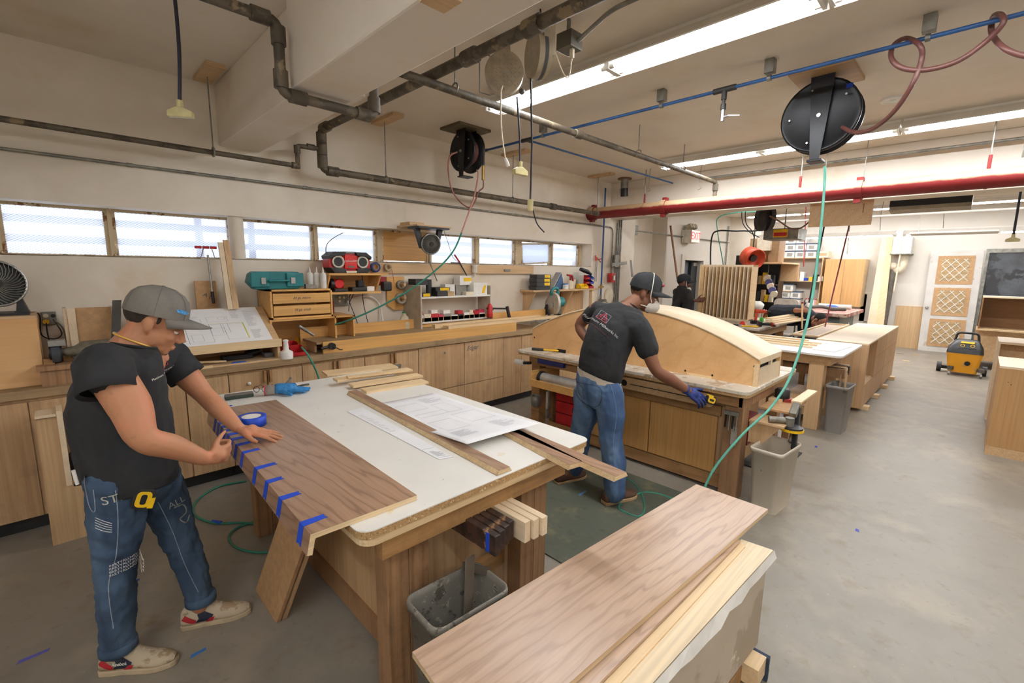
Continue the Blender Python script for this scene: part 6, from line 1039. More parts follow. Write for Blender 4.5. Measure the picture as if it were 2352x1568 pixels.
t = TH('plastic_chair', 'pale plastic chair back behind the bending man', 'chair'); q = at(1805, 700, x=10.5); mk('chair_back', MB().prism(rrect(q.y-.22, .80, q.y+.22, 1.17, .08), 10.5, 10.53, 0), mt((206, 198, 186), .5), t); mk('seat', MB().box((10.1, q.y-.22, .45), (10.52, q.y+.22, .48)), mt((206, 198, 186), .5), t)
for dx in (.05, .4):
    for dy in (-.2, .18): mk('leg', MB().cyl((10.1+dx, q.y+dy, 0), (10.1+dx, q.y+dy, .45 if dx < .2 else .8), .014), GALV, t)
t = TH('white_bucket_stack', 'white bag and pale tubes standing right of the slatted rack', 'supplies'); q = at(1738, 702, x=10.1); mk('white_bag', MB().sph((10.1, q.y, q.z), (.14, .13, .1)), WHT, t, disp=.04); 
for i in range(5): mk('tube', MB().lathe([(.03, 0), (.03, .2), (.012, .26)], (10.05, q.y+.12-.07*i, .70), n=10), CREAM, t)
mk('crate', MB().box((9.95, q.y-.25, 0), (10.25, q.y+.2, .70)), mt((200, 194, 180), .6), t)
cableT('red_coil', 'orange red coiled hose hanging right of the pale tubes', [tuple(at(u, v, x=9.8)) for u, v in ((1758, 712), (1765, 722), (1768, 735), (1762, 745), (1754, 735), (1757, 720), (1764, 716))], .02, mt((170, 70, 50), .5), 'hose')
# exit sign etc on back wall
t = TH('exit_sign', 'lit red EXIT sign box on the back wall above the door', 'exit sign'); q = at(1598, 543, y=4.75); mk('sign_box', MB().box((q.x-.22, 4.75, q.z-.14), (q.x+.22, 4.98, q.z+.14)), mt((206, 200, 186), .5), t)
mk('lit_face', MB().box((q.x-.21, 4.745, q.z-.13), (q.x+.21, 4.75, q.z+.13)), emit('pink_lit_face', (250, 214, 206), .5), t); text('exit_lettering', 'EXIT', .24, plane_M((q.x, 4.742, q.z), (1, 0, 0), (0, -1, 0)), emit('red_lit_letters', (250, 60, 60), .9), t)
for i in range(3): mk('lamp_head', MB().cyl((q.x-.15+.13*i, 4.8, q.z+.24), (q.x-.15+.13*i, 4.9, q.z+.2), .06), mt((170, 158, 136), .5), t)
solo('long_pole', 'long wooden pole leaning on the back wall behind the masked men', 'pole', MB().cyl(at(1540, 518, y=4.93), at(1556, 640, y=4.7), .022), LEGW); q = at(1597, 628, y=4.95); solo('door_notice', 'small white notice with red text beside the back door', 'notice', MB().box((11.88, 4.985, 1.2), (12.0, 4.998, 1.7)), WHT)
mk('red_lines', MB().box((11.89, 4.983, 1.62), (11.99, 4.985, 1.68)).box((11.89, 4.983, 1.25), (11.99, 4.985, 1.28)), RED, C.objects['door_notice'])
cableT('looping_cable', 'dark cable looping from the ceiling reel to the back wall', [(9.0, at(1752, 520, x=9.0).y, 3.139)]+[tuple(at(u, v, x=9.0)) for u, v in ((1752, 520), (1700, 530), (1650, 530), (1635, 545), (1632, 600), (1636, 660))], .015, BLK); cableT('looping_cable', 'thin green cable dropping on the back wall behind the rack', [(10.0, at(1745, 483, x=10.0).y, 3.139)]+[tuple(at(u, v, x=10.0)) for u, v in ((1745, 483), (1690, 488), (1650, 500), (1648, 530), (1660, 600), (1664, 640))], .01, GREEN)
cableT('ceiling_cable', 'brown cable sagging between the ceiling box and hanging board', [tuple(at(u, v, x=8.2)) for u, v in ((1768, 496), (1790, 508), (1815, 524), (1838, 524), (1858, 510))], .012, HOSE)
for i, (u, l) in enumerate([(1704, 'left'), (1712, 'right')]): cableT('sloping_cable', l+' of two thin dark cables sloping to the grey heater box', [(8.5, at(u, 500, x=8.5).y, 3.139)]+[tuple(at(p, v, x=8.5)) for p, v in ((u, 500+4*i), (u+15, 530), (u+40-20*i, 545))], .008, BLK)
# ceiling boxes and far reel
t = TH('warning_heater', 'grey ceiling box with a red and yellow warning label', 'heater'); a, c = fx(1755, 526, 1832, 548, 8.6, .5); mk('heater_body', MB().box(a, c), GALV, t); a2, c2 = fx(1777, 527, 1808, 544, 8.59, .008); mk('warning_label', MB().box(a2, c2), YEL, t); h = (max(a2[2], c2[2])-min(a2[2], c2[2])); zl = min(a2[2], c2[2]); mk('red_band', MB().box((8.585, c2[1]+.01, zl+h*.15), (8.59, a2[1]-.01, zl+h*.6)), RED, t); mk('rod', MB().cyl((8.8, (a[1]+c[1])/2, max(a[2], c[2])), (8.8, (a[1]+c[1])/2, 3.14), .01), GALV, t)
t = TH('grey_heater', 'long grey heater box hanging under the far ceiling', 'heater'); mk('heater_body', MB().prism([(9.0, 2.63), (9.25, 2.60), (9.3, 2.78), (9.0, 2.77)], .22, 1.10, 1), mt((150, 142, 126), .5, .2), t); mk('dark_side', MB().box((8.985, .22, 2.68), (9.0, 1.10, 2.77)), BLKM, t)
for y in (.3, 1.0): mk('rod', MB().cyl((9.15, y, 2.77), (9.15, y, 3.14), .006), GALV, t)
t = TH('lamp_holder_box', 'thin white low hung fixture at the right of the low strip lights', 'ceiling light'); mk('fixture_body', MB().prism([(10.9, 2.40), (11.2, 2.38), (11.25, 2.42), (10.9, 2.43)], -.1, 1.0, 1), WHT, t); mk('rod', MB().cyl((11.1, .9, 2.42), (11.1, .9, 3.14), .008), WHT, t)
t = TH('hanging_board', 'plain plywood board hanging below the red pipe', 'board'); mk('board_panel', MB().box((6.46, .93, 2.23), (6.475, 1.53, 2.50)), PLYH, t); mk('hook', MB().cyl((6.47, 1.05, 2.5), (6.47, 1.05, 3.14), .004), GALV, t); mk('hook', MB().cyl((6.47, 1.42, 2.5), (6.47, 1.42, 3.14), .004), GALV, t); mk('stain', MB().box((6.458, 1.01, 2.36), (6.46, 1.02, 2.46)), LEGW, t)
t = TH('black_reel', 'dark hose reel hanging in the back above the warning label box', 'hose reel'); q = at(1756, 502, x=8.4); mk('reel_disc', MB().cyl(q+V((-.02, .06, 0)), q+V((.02, .02, 0)), .2, n=24).cyl(q+V((-.02, -.04, 0)), q+V((.02, -.09, 0)), .2, n=24).cyl(q+V((0, .05, 0)), q+V((0, -.06, 0)), .14), BLK, t); mk('reel_arm', MB().box((q.x-.02, q.y-.12, q.z), (q.x+.02, q.y-.09, 3.14)), BLKM, t)
for i, (u0, v0, u1, v1, x_, m, l) in enumerate([(1892, 525, 1858, 695, 9.0, BLK, 'black cord hanging straight behind the green hose'), (1945, 540, 1895, 750, 8.6, mt((130, 56, 66), .5), 'dark red hose hanging down to the bending man'), (1848, 560, 1846, 612, 11.0, mt((180, 60, 60), .5), 'short red cord hanging before the far shelves'), (1949, 545, 1946, 584, 12.0, GALV, 'short grey pull cord beside the wall cabinet')]):
    a, c = at(u0, v0, x=x_), at(u1, v1, x=x_); cableT('dropped_cord', l, [(a.x, a.y+(a.y-c.y)*(3.14-a.z)/(a.z-c.z), 3.14), tuple(a), tuple(a*.5+c*.5), tuple(c)], .01 if i else .012, m, 'cord')
def tripletap(label, u, v, y=None, x=None, top=None, rz=0, r=.006):
    q = at(u, v, y=y) if y else at(u, v, x=x); t = TH('hanging_outlet', label, 'hanging outlet', 'outlets hanging on cords'); TP = mt((214, 204, 150), .35)
    ux_ = V((math.cos(rz), math.sin(rz), 0)); b = MB(); n_ = V((-ux_.y, ux_.x, 0))*.018
    b.slab([q+ux_*-.06-n_, q+ux_*.06-n_, q+ux_*.06+V((0, 0, .03))-n_, q+ux_*.018+V((0, 0, .05))-n_, q+ux_*-.018+V((0, 0, .05))-n_, q+ux_*-.06+V((0, 0, .03))-n_], n_*2); mk('outlet_body', b, TP, t, bev=.004)
    mk('neck', MB().cyl(q+V((0, 0, .045)), q+V((0, 0, .085)), .016), TP, t); mk('cord', MB().tube(cr([q+V((0, 0, .08)), q*.5+V(top)*.5+V((.01, 0, .02)), V(top)]), r, 8), mt((40, 44, 60), .5), t); return t
tripletap('clear yellow three way outlet hanging left of the ceiling beam', 416, 270, y=3.1, top=(.592, 3.08, 3.14), rz=-.6, r=.009); tripletap('small clear outlet hanging from the round diamond plate reel', 1194, 402, y=2.25, top=(2.27, 2.27, 2.80)); tripletap('clear outlet hanging on a blue cord at the right edge', 2325, 555, x=8.0, top=(8.0, at(2345, 430, x=8.0).y, 3.14), rz=1.5, r=.012)
t = TH('loose_plug', 'white plug on a pale cord below the round reel', 'plug'); q = at(1163, 375, y=2.2); mk('plug_body', MB().tube([q+V((-.01, 0, .03)), q+V((.015, 0, -.015))], [.01, .014], 8), WHT, t); mk('cord', MB().tube(cr([q+V((-.01, 0, .03)), at(1152, 300, y=2.22), at(1150, 222, y=2.28), V((2.17, 2.30, 2.85))]), .005, 6), CREAM, t)
t = TH('inline_connector', 'clear connector on the long black cord from the edge on reel', 'connector'); q = at(1218, 470, y=1.95); mk('connector_body', MB().cyl(q+V((0, 0, .03)), q+V((0, 0, -.035)), .018), glassy('clear_plug', (220, 210, 160), alpha=.6), t); mk('cord', MB().tube([q+V((0, 0, .03)), at(1222, 330, y=1.94), at(1219, 180, y=1.93)], .006, 6), BLK, t); mk('cord', MB().tube(cr([q+V((.01, 0, .02)), at(1232, 510, y=1.95), at(1250, 533, y=1.95)]), .004, 6), BLK, t)
# cord reels
GRY = mt((178, 166, 144), .45, .35, .06, 14)
t = TH('cord_reel', 'round grey diamond plate cord reel facing the camera', 'cord reel'); c = V((2.2, 2.32, 2.935)); d = V((-.69, -.73, -.12)).normalized(); x_, y_ = frame(d)
mk('reel_housing', MB().cyl(c-d*.05, c+d*.03, .124, n=36), GRY, t, bev=.006); mk('neck_plate', MB().slab([c+d*.032+V((.045*d.y, -.045*d.x, .09)), c+d*.032+V((-.045*d.y, .045*d.x, .09)), c+d*.032+V((-.035*d.y, .035*d.x, .165)), c+d*.032+V((.035*d.y, -.035*d.x, .165))], -d*.07), GRY, t); b = MB()
for i in range(-4, 5):
    for j in range(-4, 5):
        p = x_*i*.024+y_*j*.024
        if p.length < .105: s_ = 1 if (i+j) % 2 else -1; e = (x_+y_*s_).normalized()*.009; b.cyl(c+d*.031+p-e, c+d*.031+p+e, .0022, n=5)
mk('diamond_tread', b, GRY, t)['kind'] = 'stuff'; mk('centre_bolt', MB().cyl(c+d*.03, c+d*.038, .008), STEEL, t); mk('hook', MB().tube(cr([c+V((0, 0, .16)), c+V((.01, 0, .185)), V((2.2, 2.32, 3.14))]), .005, 6), BLKM, t); mk('cord_exit', MB().sph(c+V((.085, -.08, -.105)), .02), mt((90, 88, 84), .5), t)
mk('side_bracket', MB().tube([c+V((-.05, .08, .11)), c+V((-.14, .08, .11)), c+V((-.12, .1, -.12)), c+V((-.04, .09, -.12))], .004, 6), GALV, t)
t = TH('cord_reel', 'grey cord reel seen edge on next to the round one', 'cord reel'); c = V((2.105, 1.93, 2.90)); d = V((.86, -.42, .05)).normalized(); pz = V((0, 0, 1))
mk('reel_housing', MB().cyl(c-d*.045, c+d*.03, .125, n=36), GRY, t, bev=.01); mk('cord_band', MB().cyl(c-d*.012, c+d*.008, .1265, n=36), mt((78, 78, 80), .6), t); f_ = V((-.44, -.9, 0)); mk('face_plate', MB().slab([c+f_*.115-d*.02+pz*.15, c+f_*.115+d*.05+pz*.15, c+f_*.115+d*.05-pz*.04, c+f_*.115-d*.02-pz*.04], -f_*.1), GRY, t, bev=.003); mk('hook', MB().tube(cr([c+pz*.15, c+pz*.18+d*.01, V((2.105, 1.93, 3.14))]), .005, 6), BLKM, t)
t = TH('junction_box', 'dark square ceiling junction box beside the edge on reel', 'junction box'); mk('box_body', MB().box((2.25, 1.82, 2.97), (2.36, 1.93, 3.06)), mt((92, 88, 78), .5, .4), t, bev=.004); mk('plug', MB().cyl((2.30, 1.85, 2.97), (2.30, 1.85, 2.92), .014), CREAM, t); mk('cord', MB().tube(cr([(2.30, 1.85, 2.92), (2.29, 1.86, 2.82), (2.26, 1.88, 2.84), (2.2, 1.9, 2.95)]), .004, 6), CREAM, t); mk('stem', MB().cyl((2.30, 1.88, 3.06), (2.30, 1.88, 3.14), .012), GALV, t)
def hosereel(label, plate, pm, c, r, w=.1, arm=True):
    t = TH('hose_reel', label, 'hose reel', 'black hose reels'); (x0, y0), (x1, y1) = plate; mk('mounting_plate', MB().box((x0, y0, 3.115), (x1, y1, 3.139)), pm, t); c = V(c)
    for s_ in (-1, 1): mk('reel_disc', MB().lathe([(.01, .006), (r*.85, .004), (r*.93, .02), (r, .018), (r, .0), (r*.4, -.004)], c+V((s_*w*.5, 0, 0)), (s_, 0, 0), 40), BLKM, t)
    mk('hose_pack', MB().cyl(c-V((w*.45, 0, 0)), c+V((w*.45, 0, 0)), r*.62, n=28), HOSE, t)
    h = 3.115-c.z
    mk('arm', MB().slab([c+V((-w*.5-.03, -.075, h)), c+V((-w*.5-.03, .075, h)), c+V((-w*.5-.03, .055, -.02)), c+V((-w*.5-.03, .03, -r*1.25)), c+V((-w*.5-.03, -.03, -r*1.25)), c+V((-w*.5-.03, -.055, -.02))], (.008, 0, 0)), BLKM, t); mk('arm', MB().slab([c+V((w*.5+.02, -.06, h)), c+V((w*.5+.02, .06, h)), c+V((w*.5+.02, .03, -r*.2)), c+V((w*.5+.02, -.03, -r*.2))], (.008, 0, 0)), BLKM, t)
    mk('hub_bolt', MB().cyl(c+V((-w*.5-.03, 0, 0)), c+V((-w*.5-.042, 0, 0)), .014), STEEL, t)
    for k in range(5): a = 2*PI*k/5; p = V((-w*.5-.022-.003, math.cos(a)*r*.75, math.sin(a)*r*.75)); mk('bolt', MB().cyl(c+p, c+p-V((.008, 0, 0)), .007), STEEL, t)
    mk('hose_guide', MB().box(c+V((-w*.5-.04, -.05, -r*1.27)), c+V((w*.4, .05, -r*1.2))), BLKM, t, bev=.004); return t
q = at(1888, 258, x=4.15); BR = hosereel('large black hose reel with an arm on a plywood ceiling plate', ((3.99, .79), (4.44, 1.18)), wood('plate_ply', (150, 116, 74), (176, 142, 100), 1, .8, .1), (4.2, q.y*4.2/4.15, 2.84), .255, .09)
mk('blue_tape', MB().box((4.13, .80, 2.99), (4.135, .84, 3.02)), TAPE, BR)
hosereel('black hose reel near the window wall with brown hose loop', ((3.04, 3.84), (3.46, 4.17)), mt((96, 84, 60), .7), (3.25, 3.98, 2.90), .205, .11)
W_ = lambda u, v, y: tuple(at(u, v, y=y))
cableT('brown_hose', 'brown hose looping under the left black hose reel to the pipe drop', [W_(1050, 349, 3.8), W_(1033, 360, 3.78), W_(1030, 395, 3.76), W_(1040, 440, 3.74), W_(1065, 470, 3.72), W_(1085, 473, 3.7), W_(1100, 440, YD), (3.66, YD, 2.62), (3.66, YD, 2.72)], .008, mt((132, 84, 72), .5), 'hose', k=8)
cableT('brown_hose', 'brown hose dropping from the left reel to the green hose', [W_(1095, 390, 3.8), W_(1098, 400, 3.78), W_(1092, 440, 3.72), W_(1076, 490, 3.62), W_(1060, 535, 3.55)], .008, mt((150, 100, 88), .5), 'hose', k=8); mk('valve_body', MB().cyl((3.66, YD, 2.86), (3.66, YD, 2.70), .018), BRASS, C.objects['brown_hose'])
L_ = lambda u, v, x=3.62: tuple(at(u, v, x=x))
cableT('brown_hose', 'dark brown hose looped around the blue ceiling pipe at right', [L_(1935, 292, 4.1), L_(1960, 303, 4.0), L_(2000, 298, 3.9), L_(2050, 260, 3.75), L_(2095, 195), L_(2117, 135), L_(2112, 103, 3.6), L_(2080, 88, 3.7), L_(2052, 105, 3.72), L_(2048, 135), L_(2075, 157, 3.6), L_(2130, 160), L_(2200, 140), L_(2265, 95), L_(2303, 55, 3.58), L_(2300, 35, 3.6), L_(2282, 38, 3.7), L_(2278, 75, 3.72), L_(2305, 110), L_(2352, 128), L_(2400, 125)], .0135, mt((96, 58, 52), .45), 'hose', k=8, n=10)
cableT('mounting_rod', 'thin steel rod hanging at the right edge above the red pipe', [(6.0, -.12, 3.14), (6.02, -.12, 2.7)], .008, GALV, 'rod'); t = TH('wood_nailer', 'small wood block with a hole on the underside of the deep beam', 'block'); q = at(1012, -22, z=2.6); mk('block_body', MB().box((q.x-.05, q.y-.05, 2.565), (q.x+.05, q.y+.05, 2.599)), PLYH, t)
t = TH('round_sensor', 'grey and black cylinder sensor on a round ceiling plate', 'sensor'); q = at(1435, 412, z=3.12); mk('ceiling_plate', MB().cyl((q.x, q.y, 3.12), (q.x, q.y, 3.139), .11, n=24), mt((120, 86, 60), .6), t); mk('cylinder_body', MB().cyl((q.x, q.y, 3.12), (q.x, q.y, 2.98), .06), GALV, t); mk('black_cap', MB().cyl((q.x, q.y, 2.98), (q.x+.01, q.y, 2.86), .06), BLK, t)
for i, (u, l) in enumerate([(1490, 'left'), (1610, 'right')]): q = at(u, 455 if i == 0 else 400, x=6.25+.3*i); solo('wire_hook', l+' thin wire hook hanging near the red pipe', 'hook', MB().tube(cr([(q.x, q.y, 3.139), (q.x, q.y+.01, 2.9), (q.x, q.y-.02, 2.84), (q.x, q.y+.03, 2.82)]), .004, 5), GALV)
for i, (u, v) in enumerate([(2065, 812), (2078, 828), (2100, 815), (2160, 847)]): q = at(u, v, z=0); solo('floor_scrap', ['round dark disc', 'thin wood sliver', 'small orange offcut', 'white paper strip'][i]+' on the floor near the vacuum', 'scrap', MB().box((q.x-.03, q.y-.08, 0), (q.x+.03, q.y+.04, .006)), [GALV, PALEX, CARD, WHT][i], 'floor scraps')
# ================================================================ people
from mathutils.bvhtree import BVHTree
def DP_(u, v, dep): return V((0, 0, HC))+(_F*FPX+_R*(u-1176)-_U*(v-784))*(dep/FPX)
def skin(name, c, c2): return specks(name, c, [(c2, 7, .52), ([x*.86 for x in c], 30, .6)], .62, base2=[x*.93 for x in c], soft=.2)
SK1 = skin('tan_skin', (188, 132, 98), (196, 126, 94)); SK2 = skin('brown_skin', (122, 78, 54), (112, 66, 46)); SK3 = skin('dark_skin', (96, 58, 42), (84, 50, 36)); SK4 = skin('medium_skin', (150, 100, 74), (140, 92, 66))
def cloth(name, c, c2, sc=14, dist=.004, rough=.9):
    m, nt, p = _mat(name); v = _coord(nt, (1, 1, 1)); f = _noise(nt, v, sc, 5, .6, .6); w = _noise(nt, _coord(nt, (1, 1, .35)), 5, 3, .5, .8)
    c_ = _mix(nt, _ramp(nt, w, [(.42, (0, 0, 0, 1)), (.68, (1, 1, 1, 1))]), rgb(c), rgb(c2)); fr = _ramp(nt, f, [(.3, (.86, .86, .86, 1)), (.7, (1, 1, 1, 1))])
    nt.links.new(_mix(nt, 1, c_, fr, 'MULTIPLY'), p.inputs['Base Color']); p.inputs['Roughness'].default_value = rough; _bump(nt, p, f, .35, dist); return m
TEE = cloth('black_cotton', (33, 34, 37), (44, 45, 48), 9, .012); JEAN = cloth('blue_denim', (46, 66, 92), (78, 102, 130), 40); JEAN2 = cloth('light_blue_denim', (58, 84, 122), (112, 140, 172), 30)
STITCH = mt((150, 160, 176), .8); CAPG = cloth('grey_cap_cotton', (112, 108, 102), (126, 122, 114), 60); CAPB = cloth('black_cap_cotton', (34, 36, 40), (48, 50, 54), 60)
def limb(mb, pts, rad, n=14, k=5):
    P = cr(pts, k); R = []; m = len(pts)-1
    for i in range(len(P)):
        t = i/k; j = min(int(t), m-1); f = t-j; R.append(rad[j]*(1-f)+rad[j+1]*f)
    mb.tube(P, R, n); mb.sph(P[0], R[0], n); mb.sph(P[-1], R[-1], n); return mb
def HM(c, f, up=(0, 0, 1), s=1.0):
    "head/foot frame: x right, y forward, z up"
    f = V(f).normalized(); r = f.cross(V(up)).normalized(); u = r.cross(f)
    return Matrix(((r.x*s, f.x*s, u.x*s, c[0]), (r.y*s, f.y*s, u.y*s, c[1]), (r.z*s, f.z*s, u.z*s, c[2]), (0, 0, 0, 1)))
def head(mb, M):
    old = mb.T; mb.T = M
    mb.sph((0, -.012, .03), (.076, .097, .088), 20).sph((0, .028, -.03), (.062, .066, .082), 18).sph((0, .036, -.078), (.049, .05, .036), 16).sph((0, .07, -.096), (.026, .02, .018), 12)
    mb.sph((0, .078, .018), (.052, .016, .012), 12).tube([(0, .092, .008), (0, .108, -.022), (0, .118, -.038)], [.008, .010, .013], 10)
    for s in (-1, 1):
        mb.sph((s*.034, .064, -.03), (.022, .024, .022), 12).sph((s*.012, .104, -.041), .009, 8).sph((s*.080, -.010, -.006), (.010, .019, .031), 12, rot=(.2, 0, s*-.25)).sph((s*.075, -.002, -.032), (.007, .009, .01), 8).sph((s*.05, .014, -.052), (.022, .036, .04), 12)
    mb.sph((0, .094, -.066), (.022, .009, .006), 12).sph((0, .092, -.077), (.019, .009, .006), 12)
    mb.T = old
def face_bits(t, M, brow, lid, closed=True):
    for s in (-1, 1):
        b = MB(); b.T = M; b.sph((s*.030, .078, -.002), (.013, .011, .010), 12); e = mk('eye', b, WHT, t)
        b = MB(); b.T = M; b.sph((s*.030, .0855, -.005), (.0055, .0045, .0055), 10); mk('iris', b, DARK, e)
        b = MB(); b.T = M; b.sph((s*.030, .0785, .003), (.0145, .0125, .0085), 12); mk('eyelid', b, lid, e)
        b = MB(); b.T = M; b.tube([(s*.012, .096, .016), (s*.03, .093, .021), (s*.048, .078, .016)], [.003, .0038, .0025], 6); mk('eyebrow', b, brow, t)
def hair(t, M, m, k=1.03):
    b = MB(); b.T = M; b.sph((0, -.028, .036), (.0775*k, .086*k, .082*k), 18).sph((-.071, .014, .02), (.005, .008, .02), 8).sph((.071, .014, .02), (.005, .008, .02), 8); mk('hair', b, m, t, rem=.006, smo=4)
def cap(t, M, m, mb_=None, logo=None, dark=None, name='cap', up=.16):
    M = M @ Matrix.Translation((0, 0, .03)) @ Matrix.Rotation(up, 4, 'X') @ Matrix.Translation((0, 0, -.03))
    b = MB(); b.T = M; b.loft([[V((math.cos(a)*.088*c_, -.008+math.sin(a)*.108*c_, .032+z)) for a in [2*PI*i/28 for i in range(28)]] for c_, z in ((1.0, 0), (1.0, .018), (.97, .045), (.88, .072), (.70, .094), (.42, .108), (.12, .113))]); c = mk(name, b, m, t)
    b = MB(); b.T = M; vs = []; n = 14
    for r_ in (0, .5, 1):
        for i in range(n+1):
            a = PI*(.1+.8*i/n); x = math.cos(a); y = math.sin(a); w = .084*(1-.08*r_); ln = .092+.092*r_*y**.7 if r_ else .09
            vs.append(V((w*x*(1+.02*r_), .0+(ln if r_ else .088)*y*(1.0)+(.0), .038-.016*r_-.022*abs(x)**2*(r_+.4))))
    fs = [(r_*(n+1)+i, r_*(n+1)+i+1, (r_+1)*(n+1)+i+1, (r_+1)*(n+1)+i) for r_ in range(2) for i in range(n)]
    o = mk('brim', b.add(vs, fs, 0, True), mb_ or m, c); s_ = o.modifiers.new('t', 'SOLIDIFY'); s_.thickness = .005; s_.offset = 0
    b = MB(); b.T = M; b.sph((0, -.008, .146), (.008, .008, .004), 10); mk('button', b, m, c)
    b = MB(); b.T = M
    for k in range(3):
        a = PI*k/3; b.tube([V((math.cos(a)*.088*c_*1.004, -.008+math.sin(a)*.108*c_*1.004, .033+z)) for c_, z in ((1, .0), (1, .018), (.97, .045), (.88, .072), (.70, .094), (.42, .108), (.12, .113), (-.12, .113), (-.42, .108), (-.7, .094), (-.88, .072), (-.97, .045), (-1, .018), (-1, 0))], .0012, 4)
    mk('seam', b, dark or m, c); return c
def hand(mb, w, d, n, t, curl, tc=.2, sp=1.0, s=1.0):
    "w wrist, d finger direction, n direction the palm faces, t direction towards the thumb side"
    w, d = V(w), V(d).normalized(); n = V(n); n = (n-d*n.dot(d)).normalized(); t = V(t); t = (t-d*t.dot(d)-n*t.dot(n)).normalized()
    mb.sph(w+d*.045*s, (.030*s, .030*s, .030*s), 10)
    for i in range(4):
        kn = w+d*(.088-(.004, 0, .004, .013)[i])*s+t*(.031-.0205*i)*s
        mb.tube([w+t*(.012-.008*i)*s, w+d*.045*s+t*(.024-.016*i)*s, kn], [.016*s, .0145*s, .0115*s], 10); mb.sph(kn, .0115*s, 10)
        p = kn; a = 0; dd = (d+t*(.13-.09*i)*sp).normalized()
        for j, (L, r1, r2) in enumerate(((.042, .0098, .009), (.026, .009, .0082), (.021, .0082, .0068))):
            L *= (.94, 1.04, .98, .8)[i]; a += curl[i]*(.75, 1.0, .65)[j]; q = p+(dd*math.cos(a)+n*math.sin(a))*L*s; mb.cyl(p, q, r1*s, r2*s, 10); mb.sph(q, r2*s, 10); p = q
    p = w+d*.022*s+t*.02*s; dd = (d*.62+t*.75+n*tc).normalized(); mb.sph(p, .018*s, 10); a = 0
    for L, r1, r2 in ((.044, .0165, .0125), (.034, .0115, .010), (.027, .010, .0075)):
        q = p+(dd*math.cos(a)+d*math.sin(a)).normalized()*L*s; mb.cyl(p, q, r1*s, r2*s, 10); mb.sph(q, r2*s, 10); p = q; a += .35
def ring(c, r, f, a, b, n=24, e=2.3):
    c, r, f = V(c), V(r).normalized(), V(f).normalized(); o = []
    for i in range(n):
        t = 2*PI*i/n; x, y = math.cos(t), math.sin(t); o.append(c+r*math.copysign(abs(x)**(2/e), x)*a+f*math.copysign(abs(y)**(2/e), y)*b)
    return o
def shoe(t, heel, f, m, sole, lab=None, L=.29, extra=None, W=1.0):
    M = HM(heel, f); g = V
    R = [(.0, .024, .075, .02), (.010, .033, .092, .016), (.05, .037, .105, .015), (.09, .036, .112, .015), (.12, .038, .104, .015), (.15, .041, .088, .015), (.185, .045, .070, .015), (.22, .046, .060, .015), (.248, .040, .054, .016), (.268, .029, .046, .018), (.282, .014, .036, .022)]
    b = MB(); b.T = M; rings = []
    for s, w, h, z0 in R:
        w *= W; rings.append([V((math.cos(a)*w*(1 if math.sin(a) > 0 else 1.0), s*L/.29, z0+(math.sin(a)*(h-z0)*(1) if math.sin(a) > 0 else 0)+.004)) for a in [PI*i/12 for i in range(13)]])
    o = mk('shoe', b.loft(rings), m, t, smo=1, label=lab)
    b = MB(); b.T = M; pts = [(s*L/.29, w*W*1.08) for s, w, h, z in R]; poly = [(w, s-.003) for s, w in pts]+[(-w, s-.003) for s, w in reversed(pts)]
    mk('sole', b.prism([(x, y+(.006 if y > .25 else 0)) for x, y in poly], .0, .024, 2), sole, o, bev=.004)
    b = MB(); b.T = M
    for k in range(5): y = .10+.019*k; z = .112-.0105*k; b.tube([(-.022, y, z-.006), (0, y+.006, z+.004), (.022, y, z-.006)], .0028, 5)
    mk('laces', b, CREAM, o)
    if extra:
        for nm, poly, mm, e in extra:
            b = MB(); b.T = M; vs = []
            for y, z in poly:
                w = next((R[i][1]+(R[i+1][1]-R[i][1])*(y-R[i][0])/(R[i+1][0]-R[i][0]) for i in range(len(R)-1) if R[i][0] <= y <= R[i+1][0]), .04); h = next((R[i][2]+(R[i+1][2]-R[i][2])*(y-R[i][0])/(R[i+1][0]-R[i][0]) for i in range(len(R)-1) if R[i][0] <= y <= R[i+1][0]), .05)
                q = max(0, min(.97, (z-.02)/(h-.015))); vs.append(V((w*math.sqrt(1-q*q)+.0025+e, y, z)))
            b.T = None; b.add([M @ V((.12, v_.y, v_.z)) for v_ in vs], [tuple(range(len(vs)))]); q_o = mk(nm, b, mm, o); q_o.data.flip_normals(); project(q_o, o, M.to_3x3() @ V((-1, 0, 0)), .002+e)
    return o, M
def project(o, target, d, off=.003):
    "lay the flat print o on target along d"
    dg = bpy.context.evaluated_depsgraph_get(); dg.update(); bv = BVHTree.FromObject(target, dg); d = V(d).normalized()
    bm = bmesh.new(); bm.from_mesh(o.data); bmesh.ops.triangulate(bm, faces=bm.faces)
    for _ in range(3):
        es = [e for e in bm.edges if e.calc_length() > .007]
        if es: bmesh.ops.subdivide_edges(bm, edges=es, cuts=1); bmesh.ops.triangulate(bm, faces=bm.faces)
    bm.to_mesh(o.data); bm.free()
    for v in o.data.vertices:
        h = bv.ray_cast(v.co-d*.3, d)[0]
        if h: v.co = h-d*off
def tape_measure(label, c, f, up, s=.036):
    t = TH('tape_measure', label, 'tape measure', None); M = HM(c, f, up); b = MB(); b.T = M; b.prism(rrect(-s, -s*.9, s, s*.9, s*.45), -.019, .019, 0); mk('case', b, BLK, t, bev=.004)
    b = MB(); b.T = M; b.prism(rrect(-s*.78, -s*.62, s*.78, s*.62, s*.4), -.0205, .0205, 0); mk('side_badge', b, YEL, t); b = MB(); b.T = M; b.box((-.02, -s*.9, s*.45), (.02, s*.2, s*.98)); mk('yellow_edge', b, YEL, t, bev=.003)
    b = MB(); b.T = M; b.prism(rrect(-s*.5, -s*.25, s*.5, s*.25, s*.2), -.0212, .0212, 0); mk('badge_centre', b, BLK, t); return t
